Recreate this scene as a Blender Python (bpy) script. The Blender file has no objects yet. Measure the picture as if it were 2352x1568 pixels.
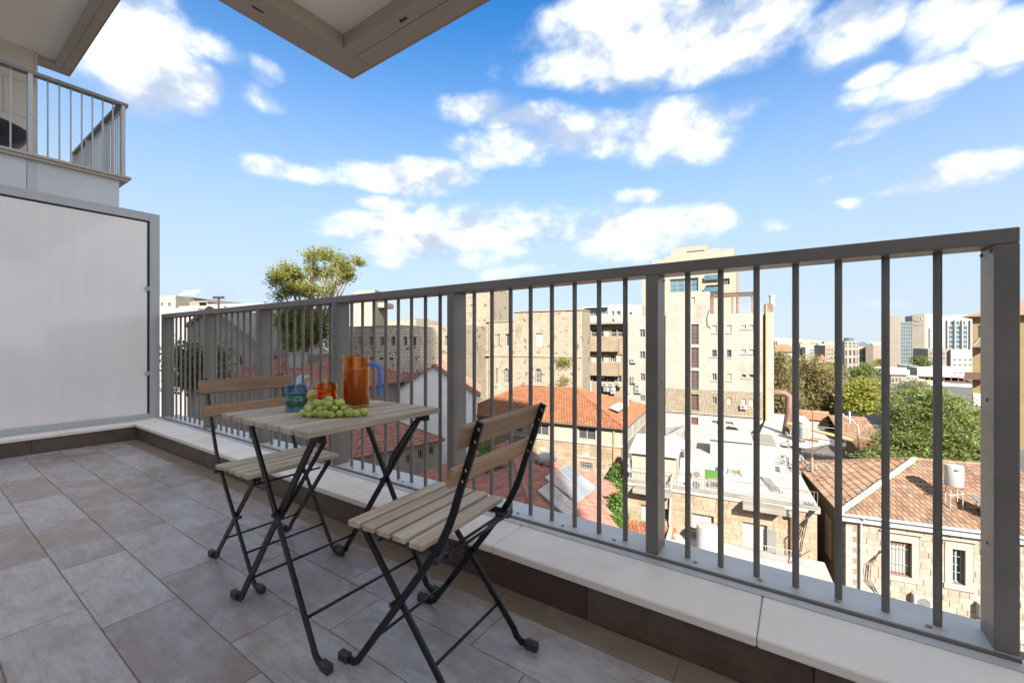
import bpy, math, random
import numpy as np
from mathutils import Vector, Matrix
random.seed(11)
rng = np.random.default_rng(11)
SC = bpy.context.scene
COL = SC.collection
# ---------------------------------------------------------------- camera
F, HX, HY, CAMZ, TH = 967.0, 1176.0, 784.0, 0.955, math.radians(34.27)   # focal length etc. in units of a 2352 x 1568 picture
cam = bpy.data.cameras.new('camera'); camo = bpy.data.objects.new('camera', cam); COL.objects.link(camo)
camo.location = (0, 0, CAMZ); camo.rotation_euler = (math.radians(90), 0, TH)
cam.sensor_width = 36; cam.lens = 36*F/2352; cam.clip_start = .02; cam.clip_end = 6000
SC.camera = camo
# ---------------------------------------------------------------- light
SUN = Vector((.516, -.661, .545)).normalized()
sl = bpy.data.lights.new('sun', 'SUN'); sl.energy = 2.0; sl.angle = math.radians(.53); sl.color = (1, .93, .82)
so = bpy.data.objects.new('sun', sl); COL.objects.link(so); so.rotation_euler = SUN.to_track_quat('Z', 'Y').to_euler()
so.location = (20, -20, 40)
SC.view_settings.view_transform = 'Standard'; SC.view_settings.look = 'None'
SC.view_settings.gamma = 1; SC.view_settings.exposure = 3.25
CT, ST = math.cos(TH), math.sin(TH)
def ray(x, y):
    t = (x-HX)/F
    return Vector((t*CT-ST, t*ST+CT, (HY-y)/F))      # world direction, forward component 1
def azel(x, y):
    r = ray(x, y); return math.atan2(r.x, r.y), math.atan2(r.z, math.hypot(r.x, r.y))
# ---------------------------------------------------------------- sky
def N(nt, t, **kw):
    n = nt.nodes.new(t)
    for k, v in kw.items():
        if k in ('operation', 'data_type', 'blend_type', 'interpolation_type', 'clamp', 'use_clamp', 'noise_dimensions', 'feature', 'distance', 'attribute_name', 'sky_type', 'gradient_type', 'wave_type', 'bands_direction', 'mode'): setattr(n, k, v)
    return n
def M(nt, op, a, b=None, c=None, clamp=False):
    n = nt.nodes.new('ShaderNodeMath'); n.operation = op; n.use_clamp = clamp
    for i, v in enumerate((a, b, c)):
        if v is None: continue
        if isinstance(v, (int, float)): n.inputs[i].default_value = v
        else: nt.links.new(v, n.inputs[i])
    return n.outputs[0]
def VM(nt, op, a, b=None, out=0):
    n = nt.nodes.new('ShaderNodeVectorMath'); n.operation = op
    for i, v in enumerate((a, b)):
        if v is None: continue
        if isinstance(v, (tuple, list)): n.inputs[i].default_value = v
        else: nt.links.new(v, n.inputs[i])
    return n.outputs[out]
def SS(nt, v, a, b, lo=0., hi=1.):
    n = nt.nodes.new('ShaderNodeMapRange'); n.interpolation_type = 'SMOOTHSTEP'
    nt.links.new(v, n.inputs[0])
    for i, q in enumerate((a, b, lo, hi)): n.inputs[i+1].default_value = q
    return n.outputs[0]
def MIX(nt, f, a, b, bt='MIX'):
    n = nt.nodes.new('ShaderNodeMix'); n.data_type = 'RGBA'; n.blend_type = bt
    for i, v in ((0, f), (6, a), (7, b)):
        if isinstance(v, (int, float)): n.inputs[i].default_value = v
        elif isinstance(v, (tuple, list)): n.inputs[i].default_value = tuple(v)+(1,)*(4-len(v))
        else: nt.links.new(v, n.inputs[i])
    return n.outputs[2]
world = bpy.data.worlds.new('World'); SC.world = world; world.use_nodes = True
wt = world.node_tree; wt.nodes.clear()
sky = wt.nodes.new('ShaderNodeTexSky'); sky.sky_type = 'NISHITA'; sky.sun_disc = False
sky.sun_elevation = math.asin(SUN.z); sky.sun_rotation = math.atan2(SUN.x, SUN.y)
sky.altitude = 700; sky.air_density = 1.0; sky.dust_density = .55; sky.ozone_density = 2.2
hs = wt.nodes.new('ShaderNodeHueSaturation'); hs.inputs['Saturation'].default_value = 1.36; hs.inputs['Value'].default_value = SKYV = .230
hs.inputs['Hue'].default_value = .500
wt.links.new(sky.outputs[0], hs.inputs['Color'])
tc = wt.nodes.new('ShaderNodeTexCoord')
nd = VM(wt, 'NORMALIZE', tc.outputs['Generated'])
sx = wt.nodes.new('ShaderNodeSeparateXYZ'); wt.links.new(nd, sx.inputs[0])
azs = M(wt, 'ARCTAN2', sx.outputs[0], sx.outputs[1]); els = M(wt, 'ARCSINE', sx.outputs[2])
cx = wt.nodes.new('ShaderNodeCombineXYZ'); wt.links.new(azs, cx.inputs[0]); wt.links.new(els, cx.inputs[1])
def noise(nt, vec, scale, detail=5, rough=.55, dim='3D', dist=0.):
    n = nt.nodes.new('ShaderNodeTexNoise'); n.noise_dimensions = dim
    if vec is not None: nt.links.new(vec, n.inputs['Vector'])
    n.inputs['Scale'].default_value = scale; n.inputs['Detail'].default_value = detail
    n.inputs['Roughness'].default_value = rough; n.inputs['Distortion'].default_value = dist
    return n
sqz = VM(wt, 'MULTIPLY', nd, (1, 1, 1.5))
n1 = noise(wt, sqz, 5.5, 7, .6); n2 = noise(wt, sqz, 21, 6, .6)
# cumulus patches: (picture x, y, half-width, half-height, density) turned into azimuth / elevation; a denser layer is added out of view further down
PATCH = [(290, 130, 150, 130, 1.0), (180, 60, 120, 120, 1), (400, 190, 90, 60, 1), (600, 155, 60, 34, .62), (590, 215, 65, 32, .6), (470, 105, 90, 40, .55),
 (700, 393, 130, 28, .85), (880, 408, 150, 36, 1), (1000, 400, 90, 30, .9), (870, 470, 80, 26, .75), (930, 380, 60, 26, .7),
 (1120, 255, 100, 40, .85), (1230, 290, 120, 34, .9), (1190, 350, 130, 44, .95), (1350, 320, 140, 50, 1), (1540, 300, 130, 66, 1.05), (1600, 330, 90, 46, .9),
 (960, 540, 190, 46, .95), (1180, 530, 200, 56, 1.05), (1420, 530, 190, 50, 1), (1600, 510, 100, 34, .85), (1000, 590, 190, 34, .7), (1400, 575, 160, 34, .7), (760, 545, 70, 18, .5),
 (1450, 450, 60, 20, .75), (1420, 40, 220, 66, 1), (1480, 120, 210, 80, 1.1), (1640, 130, 140, 66, 1), (1360, 160, 100, 60, .9), (1700, 30, 110, 50, .7), (1440, 205, 50, 30, .5),
 (1930, 95, 110, 60, .95), (1900, 140, 80, 50, .75), (2140, 70, 120, 60, 1.0), (2290, 100, 130, 60, 1.0), (2110, 120, 70, 40, .8), (2050, 10, 120, 30, .55),
 (2090, 205, 110, 46, .8), (1960, 205, 70, 22, .7), (1950, 240, 60, 24, .65), (2060, 265, 90, 28, .7), (2250, 190, 80, 24, .45), (2350, 215, 40, 24, .6),
 (2180, 410, 92, 42, 1.02), (2100, 440, 60, 20, .6), (2005, 393, 34, 14, .62), (1945, 408, 24, 12, .55), (2000, 470, 50, 18, .55), (1990, 315, 60, 14, .45),
 (1790, 530, 60, 30, .45), (560, 670, 120, 26, .55), (890, 620, 60, 18, .5), (1230, 630, 200, 22, .45), (700, 640, 200, 20, .35), (1900, 700, 300, 20, .25)]
blobs = []
for (x, y, w, h, s) in PATCH:
    a0, e0 = azel(x, y); a1, _ = azel(x+w, y); a2, _ = azel(x-w, y); _, e1 = azel(x, y-h); _, e2 = azel(x, y+h)
    blobs.append((a0, e0, max(.02, abs(a1-a2)/2), max(.012, abs(e1-e2)/2), s))
def VMA(nt, a, b, c):
    n = nt.nodes.new('ShaderNodeVectorMath'); n.operation = 'MULTIPLY_ADD'; nt.links.new(a, n.inputs[0]); n.inputs[1].default_value = b; n.inputs[2].default_value = c; return n.outputs[0]
n0 = noise(wt, sqz, 3.2, 3, .5)
wv = VM(wt, 'MULTIPLY', VM(wt, 'SUBTRACT', n0.outputs['Color'], (.5, .5, .5)), (.20, .085, 0))
wco = VM(wt, 'ADD', cx.outputs[0], wv)
dens = None
for (a, e, wa, we, s) in blobs:
    q = VMA(wt, wco, (1/wa, 1/we, 0), (-a/wa, -e/we, 0))
    v = M(wt, 'MULTIPLY_ADD', VM(wt, 'DOT_PRODUCT', q, q, out=1), -.50, s)
    dens = v if dens is None else M(wt, 'MAXIMUM', dens, v)
# denser cloud added out of view, overhead and behind, to brighten the terrace
fdot = VM(wt, 'DOT_PRODUCT', nd, (-ST, CT, 0), out=1)
mask = M(wt, 'MAXIMUM', SS(wt, els, .66, .86), SS(wt, fdot, .60, .42))
nb = noise(wt, nd, 2.1, 4, .5)
wide = M(wt, 'MULTIPLY_ADD', mask, 2.3, M(wt, 'MULTIPLY_ADD', nb.outputs[0], 4.5, -3.0))
dens = M(wt, 'MAXIMUM', dens, M(wt, 'MINIMUM', wide, 1.0))
dens = M(wt, 'MAXIMUM', dens, -.5)
d2 = M(wt, 'ADD', dens, M(wt, 'MULTIPLY', M(wt, 'SUBTRACT', n1.outputs[0], .5), 1.9))
d2 = M(wt, 'ADD', d2, M(wt, 'MULTIPLY', M(wt, 'SUBTRACT', n2.outputs[0], .5), .6))
alpha = SS(wt, d2, .10, 1.10, 0, .97)
nsh = noise(wt, VM(wt, 'ADD', sqz, (.02, -.03, .075)), 5.5, 4, .6)            # a little higher up: thinner there means a sunlit top
core = M(wt, 'MULTIPLY', SS(wt, M(wt, 'SUBTRACT', n1.outputs[0], nsh.outputs[0]), -.14, .12), SS(wt, d2, .2, .7, .6, 1.))
ccol = MIX(wt, core, (.50, .58, .70), (1.14, 1.145, 1.15))
hz = SS(wt, els, .72, .04, 0, .93)
skyc = MIX(wt, hz, hs.outputs[0], (.53, .62, .73))
lit = MIX(wt, alpha, skyc, ccol)
bg = wt.nodes.new('ShaderNodeBackground'); bg.inputs['Strength'].default_value = .13
wt.links.new(lit, bg.inputs['Color'])
wo = wt.nodes.new('ShaderNodeOutputWorld'); wt.links.new(bg.outputs[0], wo.inputs[0])
world.cycles.sampling_method = 'MANUAL'; world.cycles.sample_map_resolution = 1024
# ---------------------------------------------------------------- helpers
def W(x, d):                                     # ground position seen in picture column x at forward distance d
    r = ray(x, HY); return Vector((r.x*d, r.y*d, 0))
def zat(y, d): return CAMZ-(y-HY)/F*d
def P3(x, y, d): r = ray(x, y); return Vector((r.x*d, r.y*d, CAMZ+r.z*d))
class MB:                                        # collects shapes, links them as one mesh object
    def __init__(s): s.v = []; s.f = []; s.m = []
    def add(s, vs, fs, mi=0):
        o = len(s.v); s.v += [tuple(v) for v in vs]; s.f += [tuple(i+o for i in f) for f in fs]; s.m += [mi]*len(fs); return s
    def box(s, x0, x1, y0, y1, z0, z1, mi=0, c=0, xf=None):
        if x0 > x1: x0, x1 = x1, x0
        if y0 > y1: y0, y1 = y1, y0
        if z0 > z1: z0, z1 = z1, z0
        if c <= 0:
            vs = [(x, y, z) for z in (z0, z1) for y in (y0, y1) for x in (x0, x1)]
            fs = [(0, 2, 3, 1), (4, 5, 7, 6), (0, 1, 5, 4), (2, 6, 7, 3), (0, 4, 6, 2), (1, 3, 7, 5)]
        else:
            vs = []; idx = {}
            for i, x in enumerate((x0, x1)):
                for j, y in enumerate((y0, y1)):
                    for k, z in enumerate((z0, z1)):
                        sx_, sy_, sz_ = (1-2*i)*c, (1-2*j)*c, (1-2*k)*c
                        idx[i, j, k] = len(vs); vs += [(x, y+sy_, z+sz_), (x+sx_, y, z+sz_), (x+sx_, y+sy_, z)]
            fs = []
            R2 = (0, 1)
            def q(a): return a
            for i in R2: l = [idx[i, 0, 0], idx[i, 1, 0], idx[i, 1, 1], idx[i, 0, 1]]; fs.append(tuple(l if i else l[::-1]))
            for j in R2: l = [idx[0, j, 0]+1, idx[0, j, 1]+1, idx[1, j, 1]+1, idx[1, j, 0]+1]; fs.append(tuple(l if j else l[::-1]))
            for k in R2: l = [idx[0, 0, k]+2, idx[1, 0, k]+2, idx[1, 1, k]+2, idx[0, 1, k]+2]; fs.append(tuple(l if k else l[::-1]))
            for i in R2:
                for j in R2:
                    l = [idx[i, j, 0], idx[i, j, 1], idx[i, j, 1]+1, idx[i, j, 0]+1]; fs.append(tuple(l if (i+j) % 2 else l[::-1]))
                for k in R2:
                    l = [idx[i, 0, k], idx[i, 0, k]+2, idx[i, 1, k]+2, idx[i, 1, k]]; fs.append(tuple(l if (i+k) % 2 else l[::-1]))
            for j in R2:
                for k in R2:
                    l = [idx[0, j, k]+1, idx[1, j, k]+1, idx[1, j, k]+2, idx[0, j, k]+2]; fs.append(tuple(l if (j+k) % 2 else l[::-1]))
            for i in R2:
                for j in R2:
                    for k in R2:
                        b = idx[i, j, k]; l = (b, b+1, b+2); fs.append(l if (i+j+k) % 2 else l[::-1])
        if xf is not None: vs = [xf @ Vector(v) for v in vs]
        return s.add(vs, fs, mi)
    def bar(s, p, q, w, h, up=(0, 0, 1), mi=0, c=0):     # box of section w x h from p to q
        p, q = Vector(p), Vector(q); d = (q-p); L = d.length; d.normalize(); up = Vector(up)
        a = d.cross(up)
        if a.length < 1e-5: a = d.cross(Vector((1, 0, 0)))
        a.normalize(); b = a.cross(d)
        m = Matrix(((d.x, a.x, b.x, p.x), (d.y, a.y, b.y, p.y), (d.z, a.z, b.z, p.z), (0, 0, 0, 1)))
        return s.box(0, L, -w/2, w/2, -h/2, h/2, mi, c, m)
    def tube(s, pts, r, n=8, mi=0, cap=True):
        pts = [Vector(p) for p in pts]; rr = r if isinstance(r, (list, tuple)) else [r]*len(pts)
        o = []; a = None
        for i, p in enumerate(pts):
            t = (pts[min(i+1, len(pts)-1)]-pts[max(i-1, 0)]).normalized()
            if a is None:
                a = t.cross(Vector((0, 0, 1)));  a = a if a.length > 1e-4 else t.cross(Vector((1, 0, 0)))
            a = (a-t*a.dot(t)).normalized(); b = t.cross(a)
            o += [p+(a*math.cos(2*math.pi*k/n)+b*math.sin(2*math.pi*k/n))*rr[i] for k in range(n)]
        fs = [(i*n+k, i*n+(k+1) % n, (i+1)*n+(k+1) % n, (i+1)*n+k) for i in range(len(pts)-1) for k in range(n)]
        if cap: fs += [tuple(range(n))[::-1], tuple((len(pts)-1)*n+k for k in range(n))]
        return s.add(o, fs, mi)
    def lathe(s, prof, n=24, mi=0, c=(0, 0, 0), close=True):   # profile of (r, z)
        o = [(c[0]+r*math.cos(2*math.pi*k/n), c[1]+r*math.sin(2*math.pi*k/n), c[2]+z) for r, z in prof for k in range(n)]
        fs = [(i*n+k, i*n+(k+1) % n, (i+1)*n+(k+1) % n, (i+1)*n+k) for i in range(len(prof)-1) for k in range(n)]
        if close: fs += [tuple(range(n))[::-1], tuple((len(prof)-1)*n+k for k in range(n))]
        return s.add(o, fs, mi)
    def quad(s, *p, mi=0): return s.add(p, [tuple(range(len(p)))], mi)
    def prism(s, poly, z0, z1, mi=0, xf=None):               # 2-D outline (ccw) pulled up
        n = len(poly); vs = [(x, y, z0) for x, y in poly]+[(x, y, z1) for x, y in poly]
        fs = [tuple(range(n))[::-1], tuple(range(n, 2*n))]+[(i, (i+1) % n, n+(i+1) % n, n+i) for i in range(n)]
        if xf is not None: vs = [xf @ Vector(v) for v in vs]
        return s.add(vs, fs, mi)
    def mesh(s, name, mats, smooth=False):
        me = bpy.data.meshes.new(name); me.from_pydata(s.v, [], s.f)
        for m in (mats if isinstance(mats, (list, tuple)) else [mats]): me.materials.append(m)
        if any(s.m): me.polygons.foreach_set('material_index', s.m)
        if smooth: me.polygons.foreach_set('use_smooth', [True]*len(s.f))
        me.update(); return me
    def build(s, name, mats, parent=None, smooth=False, loc=None):
        return obj(name, s.mesh(name, mats, smooth), parent, loc)
def obj(name, me, parent=None, loc=None, rot=None, scale=None):
    o = bpy.data.objects.new(name, me); COL.objects.link(o)
    if parent is not None: o.parent = parent
    if loc is not None: o.location = loc
    if rot is not None: o.rotation_euler = rot
    if scale is not None: o.scale = scale
    return o
def tag(o, label, cat, group=None):
    o['label'] = label; o['category'] = cat
    if group: o['group'] = group
    return o
def thing(name, label, cat, loc=(0, 0, 0), rz=0, group=None):
    o = obj(name, None, None, loc, (0, 0, rz)); o.empty_display_size = .2
    return tag(o, label, cat, group)
def kind(o, k): o['kind'] = k; return o
def smooth_by_angle(o, deg=40):
    me = o.data; me.polygons.foreach_set('use_smooth', [True]*len(me.polygons)); me.set_sharp_from_angle(angle=math.radians(deg)); return o
# ---------------------------------------------------------------- materials
MATS = {}
def base(name):
    m = bpy.data.materials.new(name); m.use_nodes = True; nt = m.node_tree; nt.nodes.clear()
    b = nt.nodes.new('ShaderNodeBsdfPrincipled'); o = nt.nodes.new('ShaderNodeOutputMaterial'); nt.links.new(b.outputs[0], o.inputs[0])
    MATS[name] = m; return m, nt, b
def pos(nt, kind='w'):
    if kind == 'w': return nt.nodes.new('ShaderNodeNewGeometry').outputs['Position']
    return nt.nodes.new('ShaderNodeTexCoord').outputs['Object']
def rnd(nt):                                     # one random value for each piece, joined or not
    a = nt.nodes.new('ShaderNodeNewGeometry').outputs['Random Per Island']; b = nt.nodes.new('ShaderNodeObjectInfo').outputs['Random']
    return M(nt, 'FRACT', M(nt, 'ADD', a, M(nt, 'MULTIPLY', b, 7.31)))
def lnk(nt, v, s):
    if isinstance(v, (int, float)): s.default_value = v
    elif isinstance(v, tuple): s.default_value = v+(1,)*(4-len(v))
    else: nt.links.new(v, s)
def bump(nt, b, h, strength=.3, dist=.01):
    n = nt.nodes.new('ShaderNodeBump'); n.inputs['Strength'].default_value = strength; n.inputs['Distance'].default_value = dist
    nt.links.new(h, n.inputs['Height']); nt.links.new(n.outputs[0], b.inputs['Normal']); return n
def mk(name, c1, c2=None, scale=3., rough=.6, isl=0., bmp=0., bscale=40., metal=0., stain=None, stscale=.6, spec=.5, coord='w', stretch=(1, 1, 1), bdist=.01):
    m, nt, b = base(name); p = pos(nt, coord)
    if stretch != (1, 1, 1): p = VM(nt, 'MULTIPLY', p, stretch)
    col = None
    if c2 is not None:
        n = noise(nt, p, scale, 6, .62); col = MIX(nt, SS(nt, n.outputs[0], .3, .7), c1, c2)
    else: col = MIX(nt, 0., c1, c1)
    if stain is not None:
        n = noise(nt, p, stscale, 8, .68); col = MIX(nt, SS(nt, n.outputs[0], .52, .74, 0, stain[3] if len(stain) > 3 else .8), col, stain[:3])
    if isl: 
        r = rnd(nt); f = M(nt, 'ADD', M(nt, 'MULTIPLY', r, isl*2), 1-isl)
        cc = nt.nodes.new('ShaderNodeCombineColor'); [nt.links.new(f, cc.inputs[i]) for i in range(3)]
        col = MIX(nt, 1., col, cc.outputs[0], 'MULTIPLY')
    lnk(nt, col, b.inputs['Base Color']); b.inputs['Metallic'].default_value = metal; b.inputs['Specular IOR Level'].default_value = spec
    n = noise(nt, p, bscale*.3, 4, .6); lnk(nt, SS(nt, n.outputs[0], .2, .8, max(.03, rough-.1), min(1, rough+.1)), b.inputs['Roughness'])
    if bmp:
        n = noise(nt, p, bscale, 5, .6); bump(nt, b, n.outputs[0], bmp, bdist)
    return m
def ashlar(name, c1, c2, mort, bw=.5, bh=.25, bmp=.5, rough=.85, msize=.012, stain=None, stscale=.35, holes=None):
    # coursed stone too fine to be laid stone by stone; coordinates of the wall itself
    m, nt, b = base(name); p = pos(nt, 'o'); s = nt.nodes.new('ShaderNodeSeparateXYZ'); nt.links.new(p, s.inputs[0])
    c = nt.nodes.new('ShaderNodeCombineXYZ'); nt.links.new(M(nt, 'ADD', s.outputs[0], s.outputs[1]), c.inputs[0]); nt.links.new(s.outputs[2], c.inputs[1])
    br = nt.nodes.new('ShaderNodeTexBrick'); nt.links.new(c.outputs[0], br.inputs['Vector']); br.offset = .43; br.squash = .7; br.squash_frequency = 3
    for k, v in (('Color1', c1), ('Color2', c2), ('Mortar', mort)): br.inputs[k].default_value = v+(1,)
    for k, v in (('Scale', 1), ('Mortar Size', msize), ('Mortar Smooth', .3), ('Bias', 0.), ('Brick Width', bw), ('Row Height', bh)): br.inputs[k].default_value = v
    n = noise(nt, p, 1.3, 7, .65); col = MIX(nt, SS(nt, n.outputs[0], .3, .75, 0, .35), br.outputs[0], tuple(x*.72 for x in c1))
    if stain is not None:
        st = VM(nt, 'MULTIPLY', p, (1, 1, .35)); n = noise(nt, st, stscale, 8, .7); col = MIX(nt, SS(nt, n.outputs[0], .53, .72, 0, .75), col, stain)
    if holes is not None:
        n = noise(nt, p, holes[1], 3, .5); col = MIX(nt, SS(nt, n.outputs[0], .60, .66), col, holes[0])
    lnk(nt, col, b.inputs['Base Color']); b.inputs['Roughness'].default_value = rough; b.inputs['Specular IOR Level'].default_value = .2
    n = noise(nt, p, 9, 5, .6); h = M(nt, 'ADD', M(nt, 'MULTIPLY', br.outputs['Fac'], -1.), M(nt, 'MULTIPLY', n.outputs[0], .8)); bump(nt, b, h, bmp, .03)
    return m
def glassy(name, col, rough=.06, spec=.7):       # window glass seen from outside: dark room behind a glossy pane
    m, nt, b = base(name); n = noise(nt, pos(nt), .9, 3, .5)
    lnk(nt, MIX(nt, n.outputs[0], tuple(x*.45 for x in col), tuple(x*1.5 for x in col)), b.inputs['Base Color'])
    b.inputs['Roughness'].default_value = rough; b.inputs['Specular IOR Level'].default_value = spec; return m
# ---------------------------------------------------------------- terrace materials
m_paint = mk('taupe_paint', (.155, .142, .133), (.195, .178, .165), 5., .42, bmp=.03, bscale=400, spec=.5, stain=(.25, .23, .21, .45), stscale=3.5)
m_alu = mk('grey_aluminium', (.47, .48, .49), (.53, .54, .54), 3., .42, bmp=.02, bscale=200, stain=(.36, .35, .33, .5), stscale=3)
m_frame = mk('pale_grey_frame', (.40, .41, .43), (.44, .45, .46), 1.5, .38, bmp=.02, bscale=300)
m_dark = mk('dark_gasket', (.03, .028, .027), None, 1, .6)
m_bolt = mk('steel_bolt', (.30, .28, .27), None, 1, .35, metal=.6)
m_fascia = mk('taupe_fascia', (.40, .345, .29), (.44, .38, .32), 1.2, .5, bmp=.03, bscale=60, stain=(.33, .285, .235, .5), stscale=1.4)
m_soffit = mk('cream_soffit', (.88, .82, .74), (.90, .84, .77), .8, .85, bmp=.05, bscale=60)
m_ledge = mk('cream_ledge_stone', (.84, .765, .70), (.88, .81, .75), 5., .5, isl=.04, bmp=.06, bscale=80, stain=(.62, .50, .39, .6), stscale=2.6)
m_grout = mk('sandy_grout', (.22, .155, .105), (.33, .245, .17), 6., .9, bmp=.2, bscale=200, stain=(.10, .07, .05, .85), stscale=1.6)
def m_tile_(name, ca, cb, cc, lo):
    m, nt, b = base(name); oi = nt.nodes.new('ShaderNodeObjectInfo'); p = pos(nt, 'w')
    off = nt.nodes.new('ShaderNodeCombineXYZ'); [nt.links.new(M(nt, 'MULTIPLY', oi.outputs['Random'], k), off.inputs[i]) for i, k in enumerate((37., 11., 53.))]
    q = VM(nt, 'ADD', p, off.outputs[0])
    n1 = noise(nt, VM(nt, 'MULTIPLY', q, (1, 1.6, 1)), 4.6, 6, .6, dist=.9); n2 = noise(nt, VM(nt, 'MULTIPLY', q, (1, 7, 7)), 9., 8, .7, dist=1.2)
    hue_ = M(nt, 'MULTIPLY_ADD', oi.outputs['Random'], .46, -.23); col = MIX(nt, SS(nt, M(nt, 'ADD', n1.outputs[0], M(nt, 'MULTIPLY', hue_, .5)), .30, .70), ca, cb)
    col = MIX(nt, SS(nt, n2.outputs[0], .40, .70, 0, .55), col, cc)
    n3 = noise(nt, p, 6.5, 8, .75); col = MIX(nt, SS(nt, n3.outputs[0], .58, .82, 0, .22), col, (.50, .46, .44))
    # chalky smears and scuffs
    n4 = noise(nt, VM(nt, 'MULTIPLY', q, (1, 3., 1)), 2.4, 9, .8, dist=2.2); col = MIX(nt, SS(nt, n4.outputs[0], .66, .74, 0, .38), col, (.58, .54, .51))
    f = M(nt, 'ADD', M(nt, 'MULTIPLY', oi.outputs['Random'], .16), .90); cc_ = nt.nodes.new('ShaderNodeCombineColor'); [nt.links.new(f, cc_.inputs[i]) for i in range(3)]
    lnk(nt, MIX(nt, 1., col, cc_.outputs[0], 'MULTIPLY'), b.inputs['Base Color'])
    lnk(nt, SS(nt, n3.outputs[0], .3, .7, lo, lo+.16), b.inputs['Roughness']); b.inputs['Specular IOR Level'].default_value = .5
    bump(nt, b, M(nt, 'ADD', n2.outputs[0], M(nt, 'MULTIPLY', n1.outputs[0], .6)), .10, .004)
    return m
m_tile = m_tile_('wood_look_tile', (.31, .248, .228), (.415, .40, .405), (.205, .162, .146), .19)
m_ctile = m_tile_('curb_tile', (.095, .060, .045), (.14, .098, .076), (.055, .037, .028), .34)
m_stile = m_tile_('edge_tile', (.30, .24, .185), (.25, .195, .15), (.18, .135, .10), .28)
# ---------------------------------------------------------------- terrace floor
ZL = .152                                   # top of the stone ledge
XL, XR, YC, YR = -5.376, 3.4, 1.338, 1.59
YB = -7.0
fl = kind(MB().box(XL-.3, XR, YB, YC+.2, -.3, -.0035).build('terrace_floor', m_grout), 'structure')
PITX, PITY, G = .634, .2113, .0036
tcache = {}
def tile_mesh(w, d):
    k = (round(w, 3), round(d, 3))
    if k not in tcache: tcache[k] = MB().box(0, w, 0, d, -.012, 0, 0, .0012).mesh('tile', m_tile)
    return tcache[k]
for r in range(-18, 4):
    y0 = .388+PITY*r; y1 = y0+PITY
    ph = -1.919 if r % 2 == 0 else -2.123
    x = ph-PITX*8
    while x < XR:
        a, b_ = max(x, XL+.002), min(x+PITX, XR)
        if b_-a > .03:
            o = obj('tile', tile_mesh(b_-a-G, PITY-G), fl, (a+G/2, y0+G/2, random.uniform(-.0006, .0006)))
        x += PITX
y0 = .388+PITY*4
x = -6.0
k = 0
while x < XR:                                # cut strip of tiles along the curb
    a, b_ = max(x, XL+.002), min(x+PITX, XR)
    if b_-a > .03: MB().box(0, b_-a-G, 0, YC-.006-y0, -.012, 0, 0, .0012).build('tile', m_stile, fl, loc=(a+G/2, y0+G/2, 0))
    x += PITX
# curb with tiled face and stone ledge
cb = thing('terrace_curb', 'low curb with dark brown tiles and cream stone ledge under the railing', 'curb', (-2, YC, 0))
MB().box(XL-.24, XR, YC+.012, YR+.12, -.3, ZL-.031).build('core', m_grout, cb, loc=(2, -YC, 0))
CZ = ZL-.030
x = -5.37+.33
xs = [XL]
while x < XR: xs.append(x); x += PITX
xs.append(XR)
for a, b_ in zip(xs[:-1], xs[1:]): MB().box(a+G/2, b_-G/2, YC, YC+.011, .003, CZ-.001, 0, .001).build('tile', m_ctile, cb, loc=(2, -YC, 0))
xs = [XL-.19]
x = -4.62
while x < XR: xs.append(x); x += .905
xs.append(XR)
for a, b_ in zip(xs[:-1], xs[1:]): MB().box(a+.001, b_-.001, YC-.017, YR+.02, CZ, ZL, 0, .004).build('ledge_stone', m_ledge, cb, loc=(2, -YC, 0))
cl = thing('terrace_curb', 'low tiled curb with stone ledge running under the white privacy screen', 'curb', (XL, 0, 0))
MB().box(XL-.24, XL-.012, -3.2, YC+.011, -.3, ZL-.031).build('core', m_grout, cl, loc=(-XL, 0, 0))
ys = [-3.2, -1.89, -1.255, -.62, .02, .655, YC-.002]
for a, b_ in zip(ys[:-1], ys[1:]): MB().box(XL-.011, XL, a+G/2, b_-G/2, .003, CZ-.001, 0, .001).build('tile', m_ctile, cl, loc=(-XL, 0, 0))
ys = [-3.2, -1.6, -.75, .12, .82, YC-.0185]
for a, b_ in zip(ys[:-1], ys[1:]): MB().box(XL-.19, XL+.015, a+.001, b_-.001, CZ, ZL, 0, .004).build('ledge_stone', m_ledge, cl, loc=(-XL, 0, 0))
# ---------------------------------------------------------------- railing
rl = thing('balcony_railing', 'taupe metal balcony railing with round balusters in front of the city', 'railing', (-2.5, YR, ZL))
RO = (2.5, -YR, -ZL)
ZT = 1.243
MB().box(-5.57, .459, YR, YR+.10, ZT-.04, ZT, 0, .0025).build('top_rail', m_paint, rl, loc=RO)
b = MB(); b.box(-5.57, .459, YR-.002, YR+.10, ZL+.001, ZL+.012, 0, .001); b.box(-5.57, .459, YR+.104, YR+.15, ZL-.004, ZL+.010)
b.build('base_plate', m_alu, rl, loc=RO)
b = MB(); b.box(-5.57, .459, YR-.048, YR-.014, ZL, ZL+.004, 0, .001); b.build('front_trim', m_alu, rl, loc=RO)
b = MB(); b.box(-5.57, .459, YR-.014, YR-.002, ZL, ZL+.007); b.tube([(-5.57, YR-.008, ZL+.008), (.459, YR-.008, ZL+.008)], .0035, 8); b.build('channel', m_paint, rl, loc=RO)
MB().box(-5.57, .459, YR+.151, YR+.16, -.25, ZL+.006).build('outer_flashing', m_alu, rl, loc=RO)
postx = [-5.57, -4.503, -3.50, -2.4915, -1.4863, -.4762, .414]
pm = MB().box(0, .045, 0, .10, ZL+.012, ZT-.04, 0, .002).mesh('post', m_paint)
bolt = MB().lathe([(.0065, 0), (.0065, .003), (.004, .0045)], 8).mesh('bolt', m_bolt)
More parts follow.
